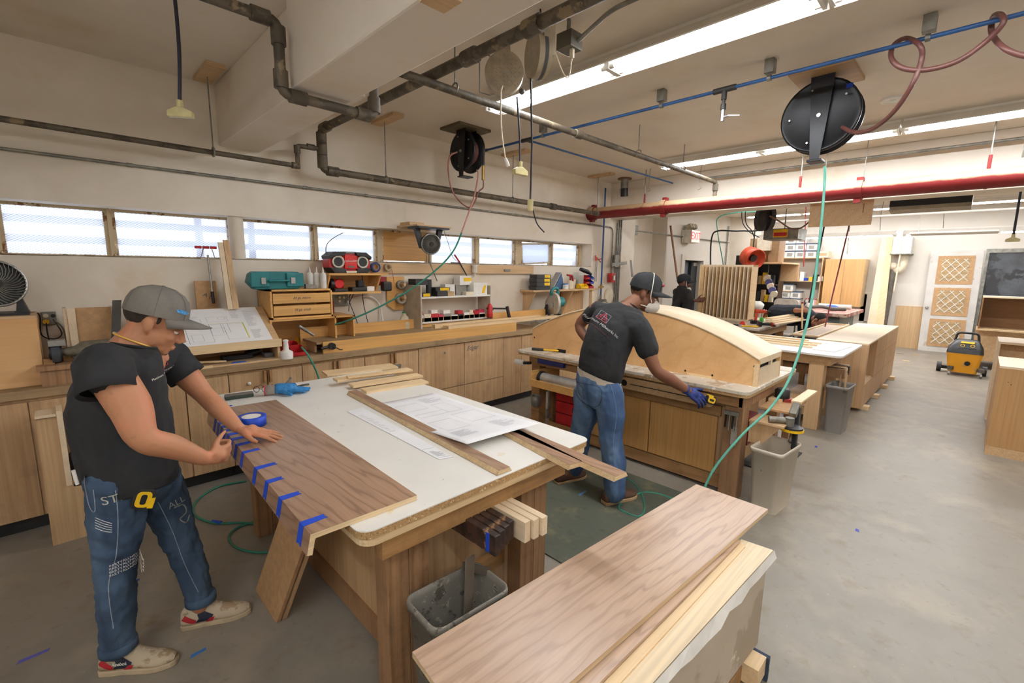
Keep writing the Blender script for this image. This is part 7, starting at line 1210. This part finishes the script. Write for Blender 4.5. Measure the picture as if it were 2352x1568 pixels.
# ---------------------------------------------------------------- man at the near bench
m1 = TH('person', 'person in grey cap, black t-shirt and printed jeans pressing the walnut panel', 'person', 'people in the workshop')
Y = lambda u, v, y: at(u, v, y=y)
S1, E1, W1 = Y(240, 842, 2.215), Y(330, 1005, 2.10), Y(470, 1053, 2.145); S2, E2, W2 = Y(385, 815, 2.60), Y(468, 905, 2.53), Y(545, 980, 2.34)
HD = HM((.290, 2.42, 1.455), (.85, -.20, -.47), s=1.06)
b = MB(); head(b, HD)
limb(b, [(.185, 2.42, 1.33), (.225, 2.42, 1.385), (.268, 2.42, 1.43)], [.078, .068, .066]); limb(b, [(.17, 2.41, .85), (.15, 2.42, 1.1), (.18, 2.42, 1.3)], [.09, .1, .08])
limb(b, [S1, S1*.45+E1*.55+V((.01, 0, .0)), E1, E1*.55+W1*.45+V((0, 0, .004)), W1], [.072, .069, .050, .047, .029]); limb(b, [S2, S2*.5+E2*.5, E2, E2*.55+W2*.45, W2], [.066, .058, .043, .043, .027])
limb(b, [(.18, 2.42, 1.28), S1], [.08, .07]); limb(b, [(.18, 2.42, 1.28), S2], [.08, .07])
hand(b, W1+V((.012, .0, -.003)), (.86, .32, -.05), (.1, .95, .1), (.25, .1, 1), (1.15, 1.25, 1.3, 1.3), tc=.55, s=1.0)
hand(b, W2+V((.01, -.015, -.01)), (.74, -.58, -.20), (0, 0, -1), (-.62, -.75, 0), (.10, .08, .08, .1), tc=.05, sp=1.3, s=1.08)
limb(b, [(.11, 2.34, .80), (.068, 2.36, .5), (.05, 2.36, .1)], [.06, .05, .035]); limb(b, [(.22, 2.48, .80), (.29, 2.45, .48), (.345, 2.42, .1)], [.06, .05, .035])
mk('body', b, SK1, m1, rem=.0055, smo=5); HB = mt((44, 34, 28), .9, 0, .2, 60); face_bits(m1, HD, HB, SK1); hair(m1, HD, HB, 1.02)
c_ = cap(m1, HD, CAPG, up=.2)
b = MB(); b.T = HD; b.add([V((.2, .066+.02*math.cos(a), .082+.008*math.sin(a))) for a in [2*PI*i/14 for i in range(14)]], [tuple(range(14))]); o = mk('cap_logo', b, mt((60, 130, 200), .6, 0, .4, 90), c_); project(o, c_, HD.to_3x3() @ V((-1, 0, 0)))
bb = MB(); bb.T = HD; bb.sph((0, .078, -.100), (.018, .012, .010), 10); mk('goatee', bb, mt((120, 100, 86), .9), m1)
b = MB(); R_ = (0, -1, 0); X_ = (1, 0, 0)
sec = [((.165, 2.41, .795), .185, .150), ((.155, 2.41, .85), .19, .158), ((.15, 2.415, .93), .185, .162), ((.148, 2.42, 1.02), .182, .165), ((.142, 2.42, 1.12), .19, .160), ((.15, 2.42, 1.2), .198, .150), ((.165, 2.42, 1.275), .195, .13), ((.19, 2.42, 1.325), .15, .10)]
b.loft([ring(c, (.16, -1, 0), (1, .12, .2 if c[2] > 1.2 else .05), a, d) for c, a, d in sec])
b.loft([ring(c, (.16, -1, 0), (1, .12, -.2), a, d) for c, a, d in (((.20, 2.42, 1.34), .12, .09), ((.214, 2.42, 1.366), .087, .078))])
limb(b, [(.17, 2.38, 1.26), S1+V((0, .025, .0)), S1*.85+E1*.15], [.10, .086, .080]); limb(b, [(.18, 2.45, 1.27), S2, S2*.75+E2*.25], [.09, .078, .072])
tee = mk('t_shirt', b, TEE, m1, rem=.008, smo=4, disp=.016, dsc=.09)
def sleeve(P0, P1, r0, r1, k, parent):
    P0, P1 = V(P0), V(P1); d = (P1-P0); L = d.length; mk('sleeve', MB().lathe([(r0*.6, 0), (r0, L*.15), (r0*.5+r1*.5, L*.6), (r1, L), (r1-.006, L-.001), (r1-.012, L*.9)], P0, d, 28, caps=False), TEE, parent, disp=.012, dsc=.06)
sleeve(Y(236, 822, 2.235), Y(250, 902, 2.165), .088, .090, 0, m1); sleeve(S2*.95+E2*.05, S2*.45+E2*.55, .078, .080, 0, m1)
mk('collar', MB().tube(ring((.214, 2.42, 1.366), (.16, -1, 0), (1, .12, -.25), .085, .077, 28, 2), .006, 8, closed=True), TEE, m1)
mk('neck_chain', MB().tube(ring((.219, 2.42, 1.384), (0, -1, 0), (.86, 0, -.5), .0735, .074, 36, 2), .0042, 6, closed=True), mt((220, 176, 84), .35, .2), m1)
jl = MB(); limb(jl, [(.115, 2.345, .84), (.09, 2.35, .66), (.072, 2.355, .49), (.055, 2.36, .28), (.045, 2.36, .115)], [.112, .094, .072, .066, .056]); limb(jl, [(.215, 2.475, .82), (.262, 2.47, .64), (.295, 2.455, .48), (.33, 2.44, .28), (.352, 2.43, .13)], [.108, .092, .070, .064, .054]); jl.loft([ring((.165, 2.41, z), (.2, -1, 0), (1, .15, 0), a, c) for z, a, c in ((.72, .13, .11), (.78, .165, .13), (.83, .168, .132), (.88, .15, .12))])
jn = mk('jeans', jl, JEAN, m1, rem=.008, smo=2, disp=.022, dsc=.055)
for (x, y, z, r) in ((.045, 2.36, .12, .062), (.352, 2.43, .135, .060)): mk('rolled_cuff', MB().lathe([(r-.004, -.025), (r+.004, -.02), (r+.004, .012), (r-.004, .016)], (x, y, z), (.0, 0, 1), 24), JEAN, m1)
def stroke(name, pts, w, m, parent, target, d):
    o = mk(name, MB().tube(cr(pts, 5), w, 5), m, parent); project(o, target, d, .002); return o
vd = V((.1, 2.35, -.3)).normalized()
pk = [Y(192, 1108, 2.2), Y(193, 1130, 2.2), Y(205, 1182, 2.2), Y(218, 1186, 2.2), Y(214, 1135, 2.2)]
stroke('pocket_stitch', pk, .0015, STITCH, m1, jn, vd); stroke('side_seam', [Y(266, 1130, 2.2), Y(272, 1200, 2.2), Y(268, 1290, 2.2), Y(250, 1370, 2.2), Y(262, 1470, 2.2)], .0016, STITCH, m1, jn, vd); stroke('inner_seam', [Y(365, 1160, 2.3), Y(400, 1230, 2.3), Y(430, 1310, 2.3), Y(462, 1375, 2.3)], .0014, STITCH, m1, jn, vd)
for k in range(5): stroke('printed_scribble', [Y(218, 1203+6*k, 2.2), Y(235, 1207+6*k, 2.2), Y(258, 1212+5*k, 2.2)], .0012, WHT, m1, jn, vd)
def print_text(s, size, u, v, y, ang, m, parent, target, d, name='printed_lettering', xd=None):
    c = Y(u, v, y); o = text(name, s, size, plane_M(c, xd or (math.cos(ang), 0, math.sin(ang)), -V(d)), m, parent, ext=0); project(o, target, d, .003); return o
print_text('STREET', .05, 296, 1141, 2.2, .1, mt((206, 206, 196), .8), m1, jn, vd); 
for k in range(4): print_text('PARTYALLNIGHT', .014, 293, 1302+8*k, 2.2, .12, WHT, m1, jn, vd)
print_text('ALL', .04, 412, 1166, 2.3, .2, mt((150, 156, 160), .8), m1, jn, vd); stroke('printed_figure', [Y(405, 1178, 2.3), Y(428, 1172, 2.3), Y(436, 1190, 2.3), Y(420, 1205, 2.3), Y(436, 1214, 2.3), Y(444, 1198, 2.3)], .003, mt((140, 146, 150), .8), m1, jn, vd)
o = text('chest_lettering', 'Platinum Millworks Inc.', .013, plane_M(Y(386, 856, 2.3), (1, 0, .32), (0, -1, .1)), WHT, m1, ext=0); project(o, tee, vd); o = mk('chest_emblem', MB().tube([Y(377, 848, 2.3), Y(387, 822, 2.3), Y(397, 840, 2.3)], .0022, 4, closed=True), mt((190, 50, 60), .7), m1); project(o, tee, vd)
SHW = specks('worn_beige_suede', (196, 182, 158), [((160, 140, 112), 12, .56)], .8, base2=(180, 166, 142)); SOL = mt((188, 170, 142), .7); NV = mt((30, 36, 58), .6); RD = mt((172, 32, 42), .6)
EX = [('navy_panel', [(.06, .03), (.12, .03), (.135, .055), (.10, .078), (.07, .07), (.075, .05)], NV, .0), ('red_stripe', [(.005, .055), (.045, .032), (.06, .03), (.065, .045), (.02, .075)], RD, .0006), ('red_bar', [(.10, .024), (.13, .024), (.14, .045), (.12, .045)], RD, .001)]
s_, M_ = shoe(m1, (-.012, 2.405, 0), (.80, -.55, 0), SHW, SOL, 'nearer worn beige sneaker', extra=EX); o = text('brand_lettering', 'Reebok', .018, M_ @ plane_M((.043, .092, .058), (0, 1, 0), (1, 0, .5)), WHT, s_, ext=.001)
shoe(m1, (.275, 2.46, 0), (.93, -.36, 0), SHW, SOL, 'farther worn beige sneaker', extra=EX)
t = tape_measure('black and yellow tape measure clipped to the jeans pocket of the man in grey cap', Y(328, 1143, 2.245), (.35, 0, .94), (.94, .0, -.35), .040)
solo('carpenter_pencil', 'white pencil stub sticking from the back pocket of the first man', 'pencil', MB().cyl(Y(178, 1112, 2.27), Y(168, 1080, 2.27), .006), WHT)
# ---------------------------------------------------------------- man measuring at the second bench
m2 = TH('person', 'person in black cap and white dust mask leaning over with a blue glove', 'person', 'people in the workshop'); D = DP_
PV = D(1377, 868, 3.47); Wt = D(1385, 835, 3.46); Md = D(1400, 780, 3.44); Ch = D(1420, 735, 3.45); Nk = D(1448, 700, 3.50); HC2 = D(1480, 674, 3.53)
SR, ER, WR = D(1466, 752, 3.32), D(1508, 850, 3.28), D(1580, 897, 3.33); SL, EL, WL = D(1368, 712, 3.62), D(1332, 748, 3.72), D(1358, 790, 3.60)
KR, AR = D(1402, 1000, 3.40), D(1412, 1135, 3.37); KL, AL = D(1335, 985, 3.68), D(1318, 1080, 3.77)
HD = HM(HC2, (.52, -.80, -.40), s=1.12); b = MB(); head(b, HD)
limb(b, [Ch, Nk, HC2-V((.03, -.02, .05))], [.09, .062, .058]); limb(b, [PV, Md, Ch], [.09, .1, .09]); limb(b, [Ch, SR], [.07, .06]); limb(b, [Ch, SL], [.07, .06])
limb(b, [SR, SR*.5+ER*.5, ER, ER*.55+WR*.45, WR], [.06, .055, .042, .044, .029]); limb(b, [SL, EL, WL], [.055, .045, .032]); limb(b, [PV, KR, AR], [.07, .05, .035]); limb(b, [PV, KL, AL], [.07, .05, .035])
mk('body', b, SK2, m2, rem=.006, smo=5); HB2 = mt((26, 22, 20), .95, 0, .2, 60); face_bits(m2, HD, HB2, SK2); hair(m2, HD, HB2, .985); c_ = cap(m2, HD, CAPB)
bb = MB(); bb.T = HD; bb.sph((.034, .088, .098), (.010, .008, .010), 8); mk('cap_logo', bb, mt((170, 60, 70), .7), c_)
def mask(t, M):
    b = MB(); b.T = M; b.loft([[V((math.cos(a)*w, y, -.055+math.sin(a)*h)) for a in [2*PI*i/18 for i in range(18)]] for w, h, y in ((.058, .058, .045), (.055, .056, .07), (.047, .048, .098), (.032, .034, .122), (.012, .014, .134))]); o = mk('dust_mask', b, mt((226, 220, 210), .8), t, smo=1)
    for s in (-1, 1):
        for pts in ([(s*.055, .065, -.035), (s*.079, .04, .0), (s*.089, .025, .05), (s*.086, .012, .095), (s*.05, .0, .138), (0, -.004, .149)], [(s*.055, .055, -.07), (s*.068, .01, -.075), (s*.062, -.04, -.085), (0, -.078, -.09)]): b = MB(); b.T = M; b.tube(cr(pts, 5), .0032, 6); mk('mask_strap', b, WHT, o)
mask(m2, HD)
b = MB(); rv = V((.02, -.97, -.22)); fv = V((1, 0, -.35))
sec = [(D(1376, 862, 3.46), .170, .135), (D(1380, 845, 3.45), .175, .14), (D(1388, 810, 3.44), .172, .142), (D(1400, 775, 3.44), .178, .142), (D(1412, 748, 3.44), .19, .138), (D(1424, 728, 3.45), .19, .12), (D(1436, 712, 3.47), .15, .10), (D(1446, 702, 3.49), .085, .08)]
b.loft([ring(c, rv, V((1, 0, -.25)), a, d) for c, a, d in sec])
limb(b, [Ch*.5+SR*.5, SR, SR*.5+ER*.5+V((0, 0, -.0))], [.10, .088, .08]); limb(b, [Ch*.5+SL*.5, SL, SL*.55+EL*.45], [.085, .064, .058]); tee2 = mk('t_shirt', b, TEE, m2, rem=.009, smo=5, disp=.016, dsc=.1)
mk('collar', MB().tube(ring(D(1447, 703, 3.49), rv, V((1, 0, -.6)), .070, .064, 26, 2), .005, 6, closed=True), TEE, m2)
b = MB(); b.loft([ring(c, rv, V((1, 0, -.25)), a, d) for c, a, d in ((D(1373, 878, 3.47), .165, .13), (D(1376, 862, 3.465), .173, .138))]); mk('undershirt_hem', b, mt((200, 190, 176), .9), m2)
jl = MB(); HR, HL = D(1397, 905, 3.40), D(1350, 900, 3.56)
limb(jl, [HR, D(1404, 960, 3.40), KR, D(1410, 1060, 3.39), AR+V((0, 0, .02))], [.112, .104, .088, .085, .078]); limb(jl, [HL, D(1345, 950, 3.6), KL, D(1328, 1040, 3.72), AL+V((0, 0, .02))], [.108, .100, .085, .08, .07]); jl.loft([ring(c, rv, V((1, 0, -.1)), a, d) for c, a, d in ((D(1374, 930, 3.47), .12, .11), (D(1374, 905, 3.47), .17, .13), (D(1374, 880, 3.47), .172, .135), (D(1375, 862, 3.47), .165, .13))])
jn2 = mk('jeans', jl, JEAN2, m2, rem=.009, smo=3, disp=.022, dsc=.08)
vd2 = V((.68, .70, -.1)).normalized(); Dn = lambda u, v: D(u, v, 3.1)
stroke('pocket_stitch', [Dn(1338, 895), Dn(1393, 902), Dn(1392, 945), Dn(1370, 952), Dn(1348, 935), Dn(1338, 895)], .0018, mt((30, 40, 60), .8), m2, jn2, vd2); stroke('side_seam', [Dn(1418, 890), Dn(1432, 960), Dn(1425, 1040), Dn(1428, 1100)], .0018, mt((120, 140, 170), .8), m2, jn2, vd2)
xd = (D(1420, 768, 3.3)-D(1362, 717, 3.3)); o = text('back_lettering', 'Platinum Millworks Inc.', .0275, plane_M(D(1403, 750, 3.1), xd, -vd2), mt((206, 206, 206), .7), m2, ext=0); project(o, tee2, vd2)
o = mk('faded_line', MB().tube([D(1376+4.5*k, 742+4.5*k, 3.1) for k in range(9)], .0025, 4), mt((84, 40, 46), .8), m2); project(o, tee2, vd2)
e_ = V(xd).normalized(); n_ = e_.cross(vd2).normalized(); n_ = n_ if n_.z > 0 else -n_; c0 = D(1406, 728, 3.1); q_ = lambda a, c: c0+e_*a*.036+n_*c*.036
rdm = mt((170, 46, 60), .7)
for pts, m in (([(-1, -.8), (1, -.8), (0, 1)], rdm), ([(-.5, -.4), (.5, -.4), (0, .5)], rdm), ([(-1, -.8), (-1, 1), (1, 1), (1, -.8)], STITCH), ([(0, -.8), (0, 1)], STITCH), ([(-1, .1), (1, .1)], STITCH)):
    P = []
    for i in range(len(pts)-(0 if len(pts) > 2 else 1)):
        a, c = pts[i], pts[(i+1) % len(pts)]; P += [q_(a[0]+(c[0]-a[0])*k/6, a[1]+(c[1]-a[1])*k/6) for k in range(7)]
    o = mk('back_emblem', MB().tube(P, .0012 if m is STITCH else .0022, 4), m, m2); project(o, tee2, vd2)
BRN = specks('brown_leather', (92, 64, 48), [((120, 90, 70), 10, .58)], .6, base2=(80, 54, 40))
shoe(m2, (2.70, 1.745, 0.008), (.93, -.30, 0), BRN, mt((176, 148, 112), .7), 'nearer brown work shoe', L=.31, W=1.12); shoe(m2, (2.70, 2.20, 0), (.95, -.25, 0), BRN, mt((176, 148, 112), .7), 'farther brown work shoe', L=.31, W=1.12)
b = MB(); hand(b, WR+V((.0, 0, -.002)), D(1625, 925, 3.33)-WR, V((.5, .3, -.6)), (.6, -.45, .55), (.35, .4, .45, .5), tc=.25, s=1.12); b.tube([WR-(D(1625, 925, 3.33)-WR).normalized()*.03, WR], [.036, .034], 12)
g = mk('work_glove', b, mt((24, 46, 112), .7, 0, .15, 40), m2, rem=.0045, smo=3, label='blue knitted work glove')
TM = D(1632, 918, 3.38); tape_measure('yellow and black tape measure held in the blue glove at the bench edge', TM, (.6, -.6, -.3), (.3, -.1, .95), .034)
# ---------------------------------------------------------------- man behind the curved box
m3 = TH('person', 'person in dark long sleeves and lowered dust mask beside the slatted rack', 'person', 'people in the workshop')
H3 = D(1571, 650, 8.1); HD = HM(H3, (.52, -.82, -.12), s=1.12); b = MB(); head(b, HD); x, y = 7.83, 3.68
limb(b, [(x, y, 1.2), (x, y, 1.42), H3-V((.0, .0, .07))], [.1, .06, .056]); limb(b, [(x, y, .8), (x, y, 1.25)], [.1, .1]); RH = D(1600, 690, 7.9); LH = D(1556, 742, 7.85)
b.tube([RH-V((.07, -.08, .0)), RH], [.03, .03], 10); hand(b, RH, (.5, -.55, .1), (.6, .4, 0), (0, 0, 1), (.4, .4, .4, .4), s=1.05); hand(b, LH, (.3, -.7, -.5), (0, 0, -1), (1, 0, 0), (.4, .4, .4, .4)); limb(b, [(x, y-.08, .85), (x, y-.08, .1)], [.07, .05]); limb(b, [(x, y+.1, .85), (x, y+.1, .1)], [.07, .05])
mk('body', b, SK3, m3, rem=.009, smo=4); hair(m3, HD, HB2, .99); cap(m3, HD, CAPB); face_bits(m3, HD, HB2, SK3); HM3 = HM(H3-V((0, 0, .045)), (.52, -.82, -.12), s=1.0); mask(m3, HM3)
b = MB(); b.loft([ring((x, y, z), (-.7, -.7, 0), (.7, -.7, 0), a, d) for z, a, d in ((.82, .17, .13), (1.0, .17, .13), (1.2, .2, .13), (1.33, .19, .11), (1.4, .12, .08), (1.44, .07, .07))])
sr, sl = V((x-.1, y-.15, 1.32)), V((x+.12, y+.14, 1.32)); er = D(1583, 712, 7.7); limb(b, [sr, er+V((-.1, 0, -.02)), RH-V((.06, -.07, .0))], [.08, .06, .045]); limb(b, [sr+V((-.02, 0, 0)), D(1540, 720, 7.9), LH-V((0, -.05, -.02))], [.075, .06, .045]); limb(b, [sl, sl*.5+V((x, y, 1.3))*.5], [.075, .08]); mk('long_sleeve_shirt', b, TEE, m3, rem=.012, smo=4, disp=.012)
b = MB(); limb(b, [(x, y-.08, .85), (x, y-.08, .45), (x, y-.08, .08)], [.11, .085, .075]); limb(b, [(x, y+.1, .85), (x, y+.1, .45), (x, y+.1, .08)], [.11, .085, .075]); mk('trousers', b, JEAN, m3, rem=.014, smo=3)
shoe(m3, (x-.05, y-.04, 0), (.6, -.7, 0), BRN, BLK); shoe(m3, (x-.05, y+.14, 0), (.6, -.7, 0), BRN, BLK)
# ---------------------------------------------------------------- bending man at the back
m4 = TH('person', 'person with short dark hair bending low beyond the long cabinet gripping a stick', 'person', 'people in the workshop')
X = lambda u, v, x=9.42: at(u, v, x=x)
H4 = X(1880, 737, 9.36); HD = HM(H4, (-.30, -.42, -.86), up=(-.2, -.9, .3), s=1.12); b = MB(); head(b, HD); hp, sh = V((9.62, 2.62, .92)), X(1855, 722, 9.5)
limb(b, [hp, X(1815, 725, 9.6), X(1850, 728, 9.55), H4*.7+sh*.3], [.1, .1, .08, .055]); S4 = X(1838, 712, 9.35); E4 = X(1822, 712, 9.15); W4 = X(1838, 713, 9.08)
limb(b, [E4*.6+W4*.4, W4], [.045, .034]); hand(b, W4, (.3, -.7, .1), (.5, .2, -.2), (0, 0, 1), (1.2, 1.2, 1.2, 1.2), s=1.1); limb(b, [hp, (9.6, 2.55, .1)], [.09, .05]); limb(b, [hp, (9.75, 2.72, .1)], [.09, .05])
mk('body', b, SK4, m4, rem=.009, smo=4); hair(m4, HD, HB2, 1.05); face_bits(m4, HD, HB2, SK4)
b = MB(); limb(b, [hp+V((0, 0, .02)), X(1812, 724, 9.6), X(1840, 724, 9.55), X(1862, 731, 9.5)], [.17, .20, .19, .13]); limb(b, [X(1845, 730, 9.5), S4, E4*.6+S4*.4], [.1, .085, .075]); limb(b, [X(1850, 735, 9.5), X(1845, 765, 9.4)], [.12, .09]); mk('t_shirt', b, mt((30, 34, 44), .9), m4, rem=.012, smo=4, disp=.015)
b = MB(); limb(b, [hp, (9.62, 2.58, .5), (9.6, 2.55, .08)], [.13, .09, .075]); limb(b, [hp, (9.72, 2.68, .5), (9.75, 2.72, .08)], [.13, .09, .075]); mk('jeans', b, JEAN, m4, rem=.014, smo=3)
shoe(m4, (9.6, 2.62, 0), (-.4, -.8, 0), BLK, BLK); shoe(m4, (9.78, 2.78, 0), (-.4, -.8, 0), BLK, BLK)
a, c = at(1843, 697, x=9.02), at(1842, 755, x=9.02); t = TH('wooden_stick', 'wooden stick with red tip gripped upright by the bending man', 'stick'); mk('stick', MB().cyl(a, c, .014), PALEX, t); mk('red_tip', MB().cyl(a, a+V((0, 0, .03)), .016), RED, t)
settle()
